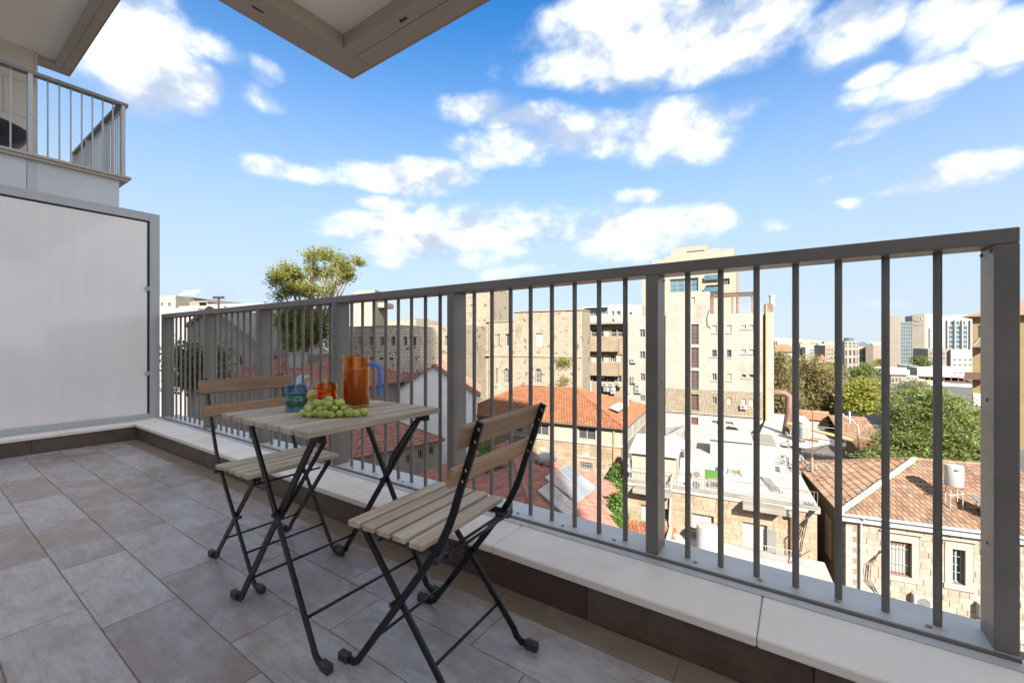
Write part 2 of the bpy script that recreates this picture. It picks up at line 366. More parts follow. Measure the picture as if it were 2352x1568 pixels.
for x in postx:
    p = obj('post', pm, rl, (x+2.5, 0, -ZL))
    for s in (0, 1):
        for zz, yy in ((.42, .05), (.80, .05), (1.19, .02), (1.19, .088)):
            obj('screw', bolt, p, ((.045 if s else 0), yy, zz), (0, math.radians(90 if s else -90), 0), (.8, .8, .8))
# round tube with fine flutes
def fluted(r, n=20):
    o = []
    for z in (ZL+.012, ZT-.04):
        for k in range(n*2):
            a = math.pi*k/n; q = r*(1 if k % 2 else .945)
            o.append((q*math.cos(a), q*math.sin(a), z))
    m_ = n*2
    return MB().add(o, [(k, (k+1) % m_, m_+(k+1) % m_, m_+k) for k in range(m_)])
bal = fluted(.0096).mesh('baluster', m_paint); bal.polygons.foreach_set('use_smooth', [True]*len(bal.polygons))
for i, (a, c) in enumerate(zip(postx[:-1], postx[1:])):
    n = 7 if c > .3 else 8
    x0, x1 = a+.045, c
    for k in range(n):
        st = (x1-x0)/(n+.72); xx = x0+st*(.86+k)
        obj('baluster', bal, rl, (xx+2.5, .05, -ZL))
    for k in range(4): obj('bolt', bolt, rl, (x0+(x1-x0)*(k+.62)/4.2+2.5, .028, .012), None, (1.1, 1.1, 1.1))
# ---------------------------------------------------------------- privacy screen
m, nt, bb = base('opal_glass'); n_ = noise(nt, pos(nt), .8, 3, .5)
sw = noise(nt, VM(nt, 'MULTIPLY', pos(nt), (1, 9, .35)), 2.2, 7, .7)
lnk(nt, MIX(nt, SS(nt, sw.outputs[0], .48, .70, 0, .38), MIX(nt, n_.outputs[0], (.80, .75, .75), (.86, .81, .80)), (.93, .88, .86)), bb.inputs['Base Color'])
lnk(nt, SS(nt, sw.outputs[0], .4, .7, .05, .16), bb.inputs['Roughness']); bb.inputs['Specular IOR Level'].default_value = .5; m_opal = m
XP = -5.56
ps = thing('privacy_screen', 'opaque white glass privacy screen in a pale grey metal frame', 'screen', (XP, 1.575, ZL))
PO = (-XP, -1.575, -ZL)
Y0s, Y1s, ZTs = -3.2, 1.575, 2.284
MB().box(XP-.05, XP, Y1s-.082, Y1s, ZL+.002, ZTs, 0, .002).build('side_frame', m_frame, ps, loc=PO)
MB().box(XP-.05, XP-.0004, Y0s, Y1s-.0825, ZTs-.082, ZTs, 0, .002).build('top_frame', m_frame, ps, loc=PO)
MB().box(XP-.05, XP+.012, Y0s, Y1s-.0825, ZL+.002, ZL+.058, 0, .004).build('bottom_frame', m_frame, ps, loc=PO)
b = MB(); b.box(XP-.03, XP-.021, Y1s-.118, Y1s-.083, ZL+.06, ZTs-.083); b.box(XP-.03, XP-.021, Y0s, Y1s-.1185, ZTs-.118, ZTs-.083); b.build('gasket', m_dark, ps, loc=PO)
MB().box(XP-.0135, XP-.012, Y0s, Y1s-.102, ZL+.06, ZTs-.10).build('pane', m_opal, ps, loc=PO)
cm = MB().box(-.004, .005, -.021, .021, -.021, .021, 0, .002).mesh('clip', m_frame)
for zz in (.625, 1.50): 
    o = obj('clip', cm, ps, (.0, 1.478-1.575, zz-ZL)); obj('screw', bolt, o, (.005, 0, 0), (0, math.radians(90), 0), (.8, .8, .8))
# ---------------------------------------------------------------- own building: wall behind, slabs overhead
m_wall = mk('pale_render_wall', (.78, .75, .71), (.82, .79, .75), .7, .85, bmp=.1, bscale=50)
m_door = glassy('door_glass', (.05, .055, .06), .03)
ob = thing('apartment_building', 'modern apartment building with taupe framed balcony slabs overhead', 'building', (0, YB, -14))
OB = (0, -YB, 14)
MB().box(-12.2, 6.0, YB-12, YB-.02, -14, 3.2).build('wall', m_wall, ob, loc=OB)
MB().box(16, 28.8, -45, -30, -14, 47.5).build('tower', m_wall, ob, loc=OB)                 # unseen masses added far back, sized to shade the terrace and near roofs
MB().box(-27, 6.99, -45, -30.01, -14, 51.5).build('tower', m_wall, ob, loc=OB)  # unseen shading mass, its height sets the shadow line on the eucalyptus
MB().box(7, 15.99, -45, -30.02, -14, 57.5).build('tower', m_wall, ob, loc=OB)  # taller unseen mass, added to put the rough stone building in shadow
MB().box(-5.6, XR, YB-.02, YR+.15, -14, -.301).build('storey_below', m_wall, ob, loc=OB)
d = MB().box(-4.6, 2.4, YB-.02, YB+.03, .02, 2.35, 0, .004).build('sliding_door', m_frame, ob, loc=OB)
for k in range(4): MB().box(-4.5+k*1.72, -2.9+k*1.72, YB+.025, YB+.036, .1, 2.28).build('pane', m_door, d)
def slab(x0, x1, z, y1, yb, fw=.24, rec=.10):
    # balcony slab: taupe frame round a recessed cream soffit
    MB().box(x0+fw, x1, yb, y1-fw, z+rec, z+rec+.12).build('slab', m_soffit, ob, loc=OB)
    MB().box(x0+fw+.002, x1, y1-fw*.60, y1-.022, z, z+.30, 0, .003).build('fascia', m_fascia, ob, loc=OB)      # along the front, two boards
    MB().box(x0+fw+.002, x1, y1-fw, y1-fw*.60-.003, z+.0015, z+.30, 0, .002).build('fascia', m_fascia, ob, loc=OB)
    MB().box(x0+.02, x0+fw-.001, yb, y1-.022, z-.001, z+.30, 0, .003).build('fascia', m_fascia, ob, loc=OB)
    MB().box(x0, x1, y1-.016, y1, z+.006, z+.32, 0, .002).build('drip_edge', m_fascia, ob, loc=OB); MB().box(x0, x0+.014, yb, y1-.017, z+.006, z+.32, 0, .002).build('drip_edge', m_fascia, ob, loc=OB)
    MB().box(x0+.02, x1, yb, y1-.03, z+.301, z+.36).build('deck', m_fascia, ob, loc=OB)
slab(-2.75, 5.2, 2.90, 1.926, .3)
MB().box(2.6, 5.2, YB, .28, 2.95, 3.25).build('slab', m_soffit, ob, loc=OB)
slab(-11.75, -8.1, 6.10, 1.93, -3.)
slot = MB().box(-.03, .03, -.006, .006, -.003, .001).mesh('drain_slot', m_dark)
obj('drain_slot', slot, ob, (-1.98, 1.926-.19-YB, 14+2.90)); obj('drain_slot', slot, ob, (-2.62, 1.20-YB, 14+2.899), (0, 0, math.radians(90)))
# projecting wing of the next flat
m_panel = mk('grey_cladding', (.50, .525, .55), (.55, .575, .60), .8, .6, stain=(.46, .475, .49, .6), stscale=1.1, bmp=.04, bscale=30)
m_clad = ashlar('beige_cladding', (.56, .52, .46), (.60, .56, .50), (.25, .22, .19), 1.1, .62, .1, .7, .006)
XW, YW = -8.45, 1.907
MB().box(-12.2, XW-.02, -4, YW-.02, -14, 3.29).build('wing_core', m_panel, ob, loc=OB)
for a, c in ((-1.0, .985), (1.075, YW)): MB().box(XW-.02, XW, a, c, -3, 3.40, 0, .002).build('cladding_panel', m_panel, ob, loc=OB)
MB().box(XW-.02, XW-.002, .993, 1.074, -3, 3.40).build('cladding_strip', m_frame, ob, loc=OB)
MB().box(-12.2, XW-.021, YW-.02, YW, -3, 3.40).build('cladding_panel', m_panel, ob, loc=OB)
b = MB(); b.box(XW-.16, XW+.09, -1.0, 2.03, 3.405, 3.44, 0, .004); b.box(XW-.04, XW+.06, -1.0, 2.0, 3.37, 3.404); b.box(-11.8, XW-.161, 1.85, 2.03, 3.405, 3.44, 0, .004); b.box(-11.8, XW-.05, 1.88, 1.99, 3.37, 3.404)
b.build('ledge', m_fascia, ob, loc=OB)
MB().box(-11.44-.3, -11.44, -4, 1.47, 3.29, 6.198).build('clad_wall', m_clad, ob, loc=OB)
# neighbour's railing
nr = thing('balcony_railing', "neighbour's taupe balcony railing one floor up behind the privacy screen", 'railing', (XW, 1.9, 3.44))
NO = (-XW, -1.9, -3.44)
b = MB(); b.box(XW-.05, XW+.055, -1.0, 2.0, 4.50, 4.545, 0, .003); b.box(-11.5, XW-.051, 1.895, 2.0, 4.50, 4.545, 0, .003); b.build('top_rail', m_paint, nr, loc=NO)
pm2 = MB().box(-.05, .05, -.0225, .0225, 3.44, 4.50, 0, .002).mesh('post', m_frame)
bm2 = MB().tube([(0, 0, 3.44), (0, 0, 4.50)], .0096, 10, cap=False).mesh('baluster', m_frame)
for yy in (1.945, .93+.085, .0, -.98): obj('post', pm2, nr, (0, yy-1.9, -3.44))
for i in range(26):
    yy = 1.835-.1095*i
    if min(abs(yy-q) for q in (1.015, .0)) > .06: obj('baluster', bm2, nr, (.0, yy-1.9, -3.44))
for i, xx in enumerate((-9.35, -10.35, -11.35)): obj('post', pm2, nr, (xx-XW, 1.945-1.9, -3.44), (0, 0, math.radians(90)))
for i in range(26):
    xx = XW-.12-.111*i
    if min(abs(xx-q) for q in (-9.35, -10.35, -11.35)) > .05: obj('baluster', bm2, nr, (xx-XW, 1.945-1.9, -3.44))
# dark round garden recliner folded against the neighbour's wall
m_black = mk('black_wicker', (.012, .011, .015), (.03, .028, .034), 8, .4, bmp=.4, bscale=120)
m_brass = mk('worn_brass', (.42, .30, .18), None, 1, .4, metal=.5)
rc = thing('lounge_seat', "black round lounge seat on the neighbour's balcony behind the railing", 'seat', (-10.2, .55, 3.44))
MB().lathe([(.05, .50), (.42, .52), (.60, .60), (.68, .74), (.70, .76), (.685, .77), (.58, .66), (.40, .57), (0.02, .55)], 36).build('shell', m_black, rc, True)
MB().lathe([(.02, .56), (.38, .58), (.52, .66), (.50, .72), (.2, .70), (.02, .70)], 30).build('cushion', m_black, rc, True)
b = MB(); b.tube([(.5*math.cos(t), .5*math.sin(t), .40) for t in [k*math.pi/8 for k in range(17)]], .012, 6)
for t in range(4): b.tube([(.5*math.cos(t*1.57+.6), .5*math.sin(t*1.57+.6), 0), (.42*math.cos(t*1.57+.6), .42*math.sin(t*1.57+.6), .53)], .014, 6)
b.build('leg_frame', m_brass, rc)
# ---------------------------------------------------------------- furniture
def m_wood_(name, a, b_, c):
    m, nt, b = base(name); p = pos(nt, 'o'); oi = nt.nodes.new('ShaderNodeObjectInfo')
    off = nt.nodes.new('ShaderNodeCombineXYZ'); [nt.links.new(M(nt, 'MULTIPLY', oi.outputs['Random'], k), off.inputs[i]) for i, k in enumerate((17., 29., 5.))]
    q = VM(nt, 'ADD', p, off.outputs[0])
    g = noise(nt, VM(nt, 'MULTIPLY', q, (60, 3.2, 60)), 1.4, 6, .65, dist=.6); w = noise(nt, VM(nt, 'MULTIPLY', q, (14, 2, 14)), 1.2, 4, .5)
    col = MIX(nt, SS(nt, g.outputs[0], .3, .7), a, b_); col = MIX(nt, SS(nt, w.outputs[0], .42, .72, 0, .75), col, c)
    f = M(nt, 'ADD', M(nt, 'MULTIPLY', oi.outputs['Random'], .34), .82); cc_ = nt.nodes.new('ShaderNodeCombineColor'); [nt.links.new(f, cc_.inputs[i]) for i in range(3)]
    lnk(nt, MIX(nt, 1., col, cc_.outputs[0], 'MULTIPLY'), b.inputs['Base Color'])
    lnk(nt, SS(nt, w.outputs[0], .3, .7, .48, .66), b.inputs['Roughness']); b.inputs['Specular IOR Level'].default_value = .35
    bump(nt, b, g.outputs[0], .25, .002); return m
m_wood = m_wood_('weathered_acacia', (.50, .41, .31), (.35, .265, .19), (.58, .52, .45))
m_wood2 = m_wood_('brown_acacia', (.34, .215, .125), (.23, .145, .083), (.40, .285, .19))
m_steel = mk('black_blue_steel', (.006, .0065, .010), (.010, .011, .016), 8, .34, bmp=.04, bscale=150, spec=.32)
m_cap = mk('black_plastic_foot', (.018, .018, .022), (.03, .03, .035), 20, .5, bmp=.1, bscale=200)
m_rivet = mk('zinc_rivet', (.42, .42, .40), None, 1, .35, metal=.7)
def sweep(b, pts, w, t, y, mi=0):                 # flat bar in an x-z plane: width w in the plane, thickness t across
    pts = [Vector((p[0], p[1] if len(p) > 2 else y, p[-1])) for p in pts]; n = len(pts); o = []
    for i, p in enumerate(pts):
        a = (pts[i]-pts[i-1]).normalized() if i else None; c = (pts[i+1]-pts[i]).normalized() if i < n-1 else None
        tg = ((a or c)+(c or a)).normalized(); s = 1.0
        if a and c: s = 1/max(.5, math.sqrt((1+a.dot(c))/2))
        pr = Vector((-tg.z, 0, tg.x))*(w/2*s); q = Vector((0, t/2, 0))
        o += [p+pr+q, p-pr+q, p-pr-q, p+pr-q]
    fs = [(i*4+k, i*4+(k+1) % 4, i*4+4+(k+1) % 4, i*4+4+k) for i in range(n-1) for k in range(4)]+[(3, 2, 1, 0), tuple((n-1)*4+k for k in range(4))]
    b.add(o, fs, mi); return b
def capfoot(parent, x, y, s):                     # plastic boot on the bent end of a leg, pointing along s
    b = MB(); b.box(min(0, s*.042), max(0, s*.042), -.0115, .0115, -.0135, .0135, 0, .004); return b.build('foot_cap', m_cap, parent, loc=(x, y, .0138))
rv = MB().lathe([(.0062, 0), (.0062, .0015), (.0035, .003), (.002, .0015)], 12).mesh('rivet', m_rivet)
seat_slat = MB().box(-.0233, .0233, -.195, .195, -.018, 0, 0, .003).mesh('seat_slat', m_wood)
back1 = MB().box(-.009, .009, -.205, .205, -.031, .031, 0, .004).mesh('back_slat', m_wood2)
back2 = MB().box(-.009, .009, -.203, .203, -.026, .026, 0, .004).mesh('back_slat', m_wood2)
def chair(label, loc, rz, bz=0., bx=0.):      # bz, bx: how far the top of the back sits lower and further forward
    c = thing('folding_chair', label, 'chair', loc, rz, 'folding bistro chairs'); SZ = .442
    for i in range(5): obj('seat_slat', seat_slat, c, (.118-.0595*i, random.uniform(-.001, .001), SZ-(.004 if i == 4 else 0)))
    for s in (-1, 1):
        y = s*.150
        b = MB(); sweep(b, [(-.165, SZ-.030), (.128, SZ-.026), (.142, SZ-.034)], .016, .009, y); b.build('seat_rail', m_steel, c)
        b = MB(); yl = s*.168                     # back upright that runs on down to the front foot
        pts = [(-.318+bx, .787-bz), (-.282+bx*.7, .69-bz), (-.248+bx*.4, .60-bz*.7), (-.226+bx*.2, .535-bz*.4), (-.205, .482), (-.182, .438), (-.158, .402), (-.12, .352), (.118, .040), (.132, .022), (.150, .0125), (.175, .0125)]
        sweep(b, pts, .0195, .0075, yl); u = b.build('back_leg', m_steel, c); capfoot(u, .168, yl, 1)
        yl = s*.158; b = MB()
        sweep(b, [(.118, SZ-.033), (-.205, .046), (-.216, .024), (-.234, .0125), (-.258, .0125)], .019, .0075, yl); u = b.build('front_leg', m_steel, c); capfoot(u, -.250, yl, -1)
        b = MB(); b.tube([(-.012, s*.150, .2335), (-.012, s*.176, .2335)], .007, 10); b.build('pivot', m_cap, c)
        b = MB(); b.box(-.20, -.150, s*.146-.012, s*.146+.012, .398, .408, 0, .002); b.tube([(-.178, s*.150, .40), (-.178, s*.186, .40)], .009, 10); b.build('hinge_bracket', m_cap, c)
        for zz, xx in ((.768, -.3065), (.738, -.296), (.664, -.269), (.636, -.258)): obj('rivet', rv, c, (xx-.006+bx*.85, s*.168, zz-bz), (0, math.radians(-70-5), 0))
    a = math.radians(-20)
    obj('back_slat', back1, c, (-.2835+bx*.85, 0, .752-bz), (0, a, 0)); obj('back_slat', back2, c, (-.249+bx*.7, 0, .650-bz), (0, a, 0))
    for (x, z, w) in ((-.168, .402, .150), (-.196, .409, .160), (.062, .112, .165), (-.152, .110, .155), (.072, .378, .145)):
        MB().tube([(x, -w, z), (x, w, z)], .0046, 8).build('cross_rod', m_steel, c, True)
    return c
chair('wooden slatted folding chair with black steel legs at the far left side of the table', (-1.885, .955, 0), 0)
chair('nearest folding chair, slatted wood on black steel, its back towards the viewer', (-.946, .940, 0), math.pi+math.radians(3.5), .024, .012)
# table
TX, TY, TZ = -1.435, .93, .697
t = thing('folding_table', 'small square folding table with grey weathered wood slats and black legs', 'table', (TX, TY, 0))
tsl = MB().box(-.0328, .0328, -.27, .27, -.020, 0, 0, .003).mesh('table_slat', m_wood)
for i in range(7): obj('table_slat', tsl, t, (.246-.082*i, random.uniform(-.0012, .0012), TZ))
for s in (-1, 1):
    y = s*.213
    b = MB(); sweep(b, [(-.262, TZ-.030), (.262, TZ-.030)], .019, .010, y); b.box(.215, .268, y-.012, y+.012, TZ-.044, TZ-.0205, 0, .003); b.build('under_rail', m_steel, t)
    l1 = sweep(MB(), [(-.155, TZ-.034), (.238, .042), (.247, .024), (.268, .0125), (.290, .0125)], .022, .008, y+s*.012).build('leg', m_steel, t); capfoot(l1, .282, y+s*.012, 1)
    l2 = sweep(MB(), [(.222, TZ-.036), (-.238, .042), (-.247, .024), (-.266, .0125), (-.288, .0125)], .022, .008, y).build('leg', m_steel, t); capfoot(l2, -.280, y, -1)
    b = MB(); sweep(b, [(.232, y-s*.03, TZ-.045), (.10, y-s*.03, .50), (.055, y-s*.016, .43), (.012, y-s*.010, .372)], .013, .006, y); b.build('stay', m_steel, t)
    MB().tube([(.013, y-s*.016, .386), (.013, y+s*.022, .386)], .008, 10).build('pivot', m_cap, t)
for x, z, w in ((-.192, .105, .213), (.190, .110, .224)): MB().tube([(x, -w, z), (x, w, z)], .0052, 8).build('cross_rod', m_steel, t, True)
# ---------------------------------------------------------------- glassware
def tint(name, col, ior=1.45, gl=.9):             # thin coloured glass
    m = bpy.data.materials.new(name); m.use_nodes = True; nt = m.node_tree; nt.nodes.clear(); MATS[name] = m
    tr = nt.nodes.new('ShaderNodeBsdfTransparent'); lw = nt.nodes.new('ShaderNodeLayerWeight'); lw.inputs['Blend'].default_value = .5
    cc_ = MIX(nt, M(nt, 'POWER', lw.outputs['Facing'], 2.5), col, tuple(c**2.4 for c in col)); nt.links.new(cc_, tr.inputs[0])
    g = nt.nodes.new('ShaderNodeBsdfGlossy'); g.inputs['Roughness'].default_value = .02; g.inputs['Color'].default_value = (gl, gl, gl, 1)
    sch = M(nt, 'MULTIPLY_ADD', M(nt, 'POWER', lw.outputs['Facing'], 4.), .75, .05)
    mx = nt.nodes.new('ShaderNodeMixShader'); nt.links.new(sch, mx.inputs[0]); nt.links.new(tr.outputs[0], mx.inputs[1]); nt.links.new(g.outputs[0], mx.inputs[2])
    o = nt.nodes.new('ShaderNodeOutputMaterial'); nt.links.new(mx.outputs[0], o.inputs[0]); return m
def juice(name, col, col2):
    return mk(name, col, col2, 25, .25, spec=.3)
g_amber = tint('amber_glass', (1.0, .76, .14)); g_blue = tint('blue_glass', (.62, .80, .98)); g_clear = tint('clear_glass', (.95, .97, .97)); g_orange = tint('orange_glass', (1.0, .64, .09))
j_brown = juice('orange_juice', (.34, .135, .022), (.38, .155, .028)); j_green = juice('green_juice', (.23, .30, .07), (.26, .33, .08)); j_yel = juice('yellow_juice', (.78, .52, .03), (.80, .56, .04)); j_or = juice('deep_orange_juice', (.48, .16, .02), (.54, .19, .025))
RIGHT = Vector((CT, ST, 0)); FWD = Vector((-ST, CT, 0))
pj = thing('pitcher', 'amber glass pitcher of juice with a blue glass handle', 'pitcher', (-1.437, 1.022, TZ+.0005), TH)
PR = .0492
def spoutring(r, z, k, n=48):
    o = []
    for i in range(n):
        a = 2*math.pi*i/n; da = (a+math.pi) % (2*math.pi)-math.pi; e = math.exp(-(da/.22)**2)*k
        o.append((-(r+e)*math.cos(a), (r+e*.15)*math.sin(a), z+e*.12))
    return o
b = MB(); n = 48; rings = [spoutring(.003, .002, 0), spoutring(PR-.006, .002, 0), spoutring(PR, .010, 0), spoutring(PR, .10, 0), spoutring(PR, .172, 0), spoutring(PR, .188, .004), spoutring(PR, .199, .017), spoutring(PR-.0003, .203, .024), spoutring(PR-.0032, .202, .023), spoutring(PR-.0032, .188, .003), spoutring(PR-.0032, .17, 0), spoutring(PR-.0032, .012, 0), spoutring(.003, .010, 0)]
vs = [v for r_ in rings for v in r_]; b.add(vs, [(i*n+k, i*n+(k+1) % n, (i+1)*n+(k+1) % n, (i+1)*n+k) for i in range(len(rings)-1) for k in range(n)]); b.build('glass_body', g_amber, pj, True)
b = MB(); b.lathe([(.002, .0112), (PR-.0038, .0135), (PR-.0038, .150), (PR-.006, .1515), (.002, .1512)], 40); b.build('juice', j_brown, pj, True)
b = MB(); pts = [(PR+.001, 0, .168), (PR+.012, 0, .168), (PR+.026, 0, .167), (PR+.037, 0, .161), (PR+.044, 0, .150), (PR+.0465, 0, .136), (PR+.046, 0, .10), (PR+.044, 0, .055), (PR+.043, 0, .049)]
b.tube(pts, [.0078]*len(pts), 16); m_rod, nt, bb = base('blue_rod_glass'); bb.inputs['Base Color'].default_value = (.06, .27, .86, 1); bb.inputs['Roughness'].default_value = .05; bb.inputs['Specular IOR Level'].default_value = .9
tr = nt.nodes.new('ShaderNodeBsdfTransparent'); tr.inputs[0].default_value = (.45, .70, 1, 1); mx = nt.nodes.new('ShaderNodeMixShader'); mx.inputs[0].default_value = .35; nt.links.new(bb.outputs[0], mx.inputs[1]); nt.links.new(tr.outputs[0], mx.inputs[2]); nt.links.new(mx.outputs[0], [q_ for q_ in nt.nodes if q_.type == 'OUTPUT_MATERIAL'][0].inputs[0])
smooth_by_angle(b.build('handle', m_rod, pj), 60)
def cup(name, label, loc, glass, liq, lev, h=.095, r=.0405):
    c = thing(name, label, 'cup', loc, random.uniform(0, 3), 'bulging glass cups on the table')
    def rad(z): u = z/h; return r*(1-.085*(1-math.cos(2*math.pi*(u*2.45+.05)))/2*1.25)+(.0025*max(0, u-.9)*10)
    zs = [h*i/40 for i in range(41)]
    prof = [(.002, 0), (rad(0)*.80, 0)]+[(rad(z)*(.86+.14*min(1, z/.006)) if z < .006 else rad(z), z+.001) for z in zs[1:]]+[(rad(z)-.0028, z) for z in zs[::-1] if z > .008]+[(.002, .008)]
    MB().lathe(prof, 40).build('glass_body', glass, c, True)
    zs2 = [z for z in zs if .009 < z < lev]+[lev]
    MB().lathe([(.002, .0085)]+[(rad(z)-.0034, z) for z in zs2]+[(.002, lev+.0003)], 36).build('juice', liq, c, True)
    return c
cup('glass_cup', 'blue glass cup of green juice at the left of the grapes', (-1.552, .846, TZ+.0005), g_blue, j_green, .066)
cup('glass_cup', 'orange glass cup behind the grapes, next to the pitcher', (-1.530, .955, TZ+.0005), g_orange, j_or, .058)
cup('glass_cup', 'clear glass cup of yellow juice between the blue and orange cups', (-1.648, .985, TZ+.0005), g_clear, j_yel, .056)
# grapes
m, nt, bb = base('green_grape'); r_ = rnd(nt); n_ = noise(nt, pos(nt, 'o'), 60, 3, .5)
lnk(nt, MIX(nt, n_.outputs[0], MIX(nt, r_, (.27, .36, .05), (.52, .56, .17)), (.40, .48, .12)), bb.inputs['Base Color']); bb.inputs['Roughness'].default_value = .30
bb.inputs['Subsurface Weight'].default_value = .35; bb.inputs['Subsurface Radius'].default_value = (.6, .8, .2); bb.inputs['Subsurface Scale'].default_value = .006; m_grape = m
m_stem = mk('grape_stem', (.22, .22, .06), (.30, .22, .09), 60, .6)
gb = thing('grape_bunch', 'bunch of green grapes lying on the wooden table', 'grapes', (-1.33, .86, TZ), TH)
gm = MB().lathe([(math.sin(math.pi*i/10)*.0118+.00005, -math.cos(math.pi*i/10)*.0138) for i in range(11)], 16).mesh('grape', m_grape, True)
grs = random.Random(3); placed = []
def tryg(x, y, z, tol=.019):
    if all((Vector((x, y, z))-q).length > tol for q in placed):
        placed.append(Vector((x, y, z))); return True
# local x = camera right, y = away
for lay, (cnt, sxx, syy, z) in enumerate(((34, .108, .046, .0120), (24, .088, .034, .0285), (10, .060, .022, .0450), (3, .022, .012, .058))):
    c_ = 0
    for _ in range(4000):
        u, v = grs.uniform(-1, 1), grs.uniform(-1, 1)
        if u*u+v*v > 1: continue
        x = u*sxx-(.012 if lay else 0); y = v*syy*(1-.45*max(0, u))
        if lay and u > .55: continue
        if tryg(x, y, z+grs.uniform(-.002, .002)): c_ += 1
        if c_ >= cnt: break
for p in placed:
    s = grs.uniform(.82, 1.20); obj('grape', gm, gb, p, (grs.uniform(.7, 2.4), grs.uniform(-.6, .6), grs.uniform(0, 6.3)), (s*.98, s*.98, s))
b = MB(); b.tube([(-.08, 0, .030), (-.03, .004, .047), (.02, -.002, .044), (.06, .004, .032), (.098, .0, .022)], [.0022, .0026, .0024, .002, .0012], 6)
for p in placed[::3]:
    q = Vector((p.x*.8, p.y*.2, .036)); b.tube([p+Vector((0, 0, .010)), (p+q)/2+Vector((0, 0, .010)), q], [.0009, .0011, .0014], 5)
b.tube([(.012, -.004, .052), (.020, -.006, .068), (.028, -.002, .077)], [.0022, .0017, .0012], 6); b.build('stem', m_stem, gb)
# ---------------------------------------------------------------- city toolkit
K = .784
def ZF(ox, oy, s): return lambda zx, zy: ((ox+zx*s)*K, (oy+zy*s)*K)
Z3 = ZF(450, 850, .28694); Z4 = ZF(1000, 800, .28694); Z5 = ZF(1350, 1050, .28694); Z6 = ZF(1650, 700, .3507); Z7 = ZF(1800, 1250, .28694)
Z8 = ZF(2300, 850, .3507); ZR = ZF(2300, 1300, .3507); ZL1 = ZF(460, 860, .2933); ZL3 = ZF(1000, 1060, .25502); ZH = ZF(2540, 900, .2232); ZM = ZF(2250, 950, .19136); ZC = ZF(1840, 1200, .2551)
GZ = -14.0
RV = Vector((CT, ST)); FV = Vector((-ST, CT))
m_stoneW = ashlar('pale_tower_stone', (.80, .74, .65), (.88, .83, .75), (.62, .56, .47), 1.15, .29, .35, .8, .014, stain=(.56, .47, .36))
m_stoneB = ashlar('beige_tower_stone', (.72, .64, .52), (.77, .70, .58), (.60, .53, .42), 1.3, .4, .2, .8, .012)
m_stoneO = ashlar('old_gold_stone', (.68, .59, .45), (.76, .68, .55), (.50, .43, .33), .62, .30, .6, .9, .012, stain=(.46, .37, .26), holes=((.34, .27, .19), 1.5))
m_stoneR = ashlar('rough_grey_stone', (.50, .46, .39), (.60, .56, .48), (.26, .23, .19), .55, .30, 1., .95, .03, stain=(.22, .20, .17), holes=((.07, .06, .05), 1.9))
m_stoneBelt = ashlar('rough_belt_stone', (.60, .50, .36), (.72, .63, .49), (.38, .31, .22), .5, .3, 1., .95, .03, stain=(.36, .28, .19), stscale=.8)
m_stoneG = ashlar('grey_gable_stone', (.42, .40, .38), (.50, .48, .45), (.27, .25, .23), .8, .36, .6, .9, .02)
m_tan = mk('tan_render', (.50, .38, .25), (.57, .45, .31), 1.2, .9, bmp=.1, bscale=20, stain=(.26, .19, .12, .8), stscale=.9)
m_white = mk('white_render', (.80, .77, .72), (.86, .84, .80), .7, .9, bmp=.08, bscale=20, stain=(.56, .52, .46, .6), stscale=.5)
m_cream = mk('cream_render', (.72, .64, .52), (.78, .71, .59), .8, .9, bmp=.08, bscale=20, stain=(.50, .42, .32, .6), stscale=.6)
m_roofw = mk('white_roof_coating', (.78, .76, .72), (.87, .86, .84), .5, .85, stain=(.42, .37, .30, .9), stscale=.8, bmp=.1, bscale=10)
m_conc = mk('weathered_concrete', (.46, .42, .36), (.56, .52, .46), .8, .9, stain=(.27, .24, .20, .7), stscale=.6, bmp=.15, bscale=15)
m_yel = mk('ochre_render', (.60, .44, .20), (.66, .50, .25), .6, .9, stain=(.42, .30, .15, .6), stscale=.5)
m_ochre = mk('ochre_plaster', (.46, .33, .18), (.54, .40, .24), .7, .9, stain=(.30, .20, .10, .7), stscale=.5, bmp=.1, bscale=14)
m_glass = glassy('window_glass', (.045, .05, .055)); m_gblue = glassy('curtain_glass', (.05, .10, .13), .04, .9)
m_wfr = mk('white_window_frame', (.72, .71, .69), None, 1, .5); m_gfr = mk('grey_window_frame', (.30, .29, .28), None, 1, .5); m_bfr = mk('blue_window_frame', (.02, .05, .20), None, 1, .5); m_rust = mk('rust_red_iron', (.30, .10, .05), (.20, .07, .04), 20, .7)
m_shut = mk('white_shutter', (.74, .73, .71), (.80, .79, .77), 2, .6); m_tshut = mk('tan_shutter', (.42, .32, .21), (.50, .40, .28), 2, .7); m_pale = mk('pale_green_shutter', (.50, .56, .50), None, 1, .6)
m_curt = mk('olive_blind', (.42, .40, .12), None, 1, .6)
m_tileR = mk('red_roof_tile', (.30, .115, .085), (.38, .165, .125), 2.2, .8, isl=.22, bmp=.2, bscale=40, stain=(.25, .12, .09, .5), stscale=1.6)
m_tileO = mk('orange_roof_tile', (.60, .22, .09), (.68, .27, .12), 2.0, .8, isl=.24, bmp=.2, bscale=40, stain=(.48, .24, .14, .7), stscale=.9)
m_tileW = mk('weathered_roof_tile', (.60, .33, .20), (.64, .42, .29), 1.4, .85, isl=.30, bmp=.3, bscale=30, stain=(.40, .32, .25, .85), stscale=1.1)
m_mortar = mk('roof_mortar', (.56, .46, .36), (.66, .58, .48), 3, .9, bmp=.4, bscale=20)
m_under = mk('roof_underlay', (.16, .09, .07), None, 1, .9)
m_acw = mk('air_conditioner_white', (.70, .68, .64), (.76, .74, .70), 2, .6); m_grille = mk('dark_grille', (.05, .05, .05), None, 1, .6)
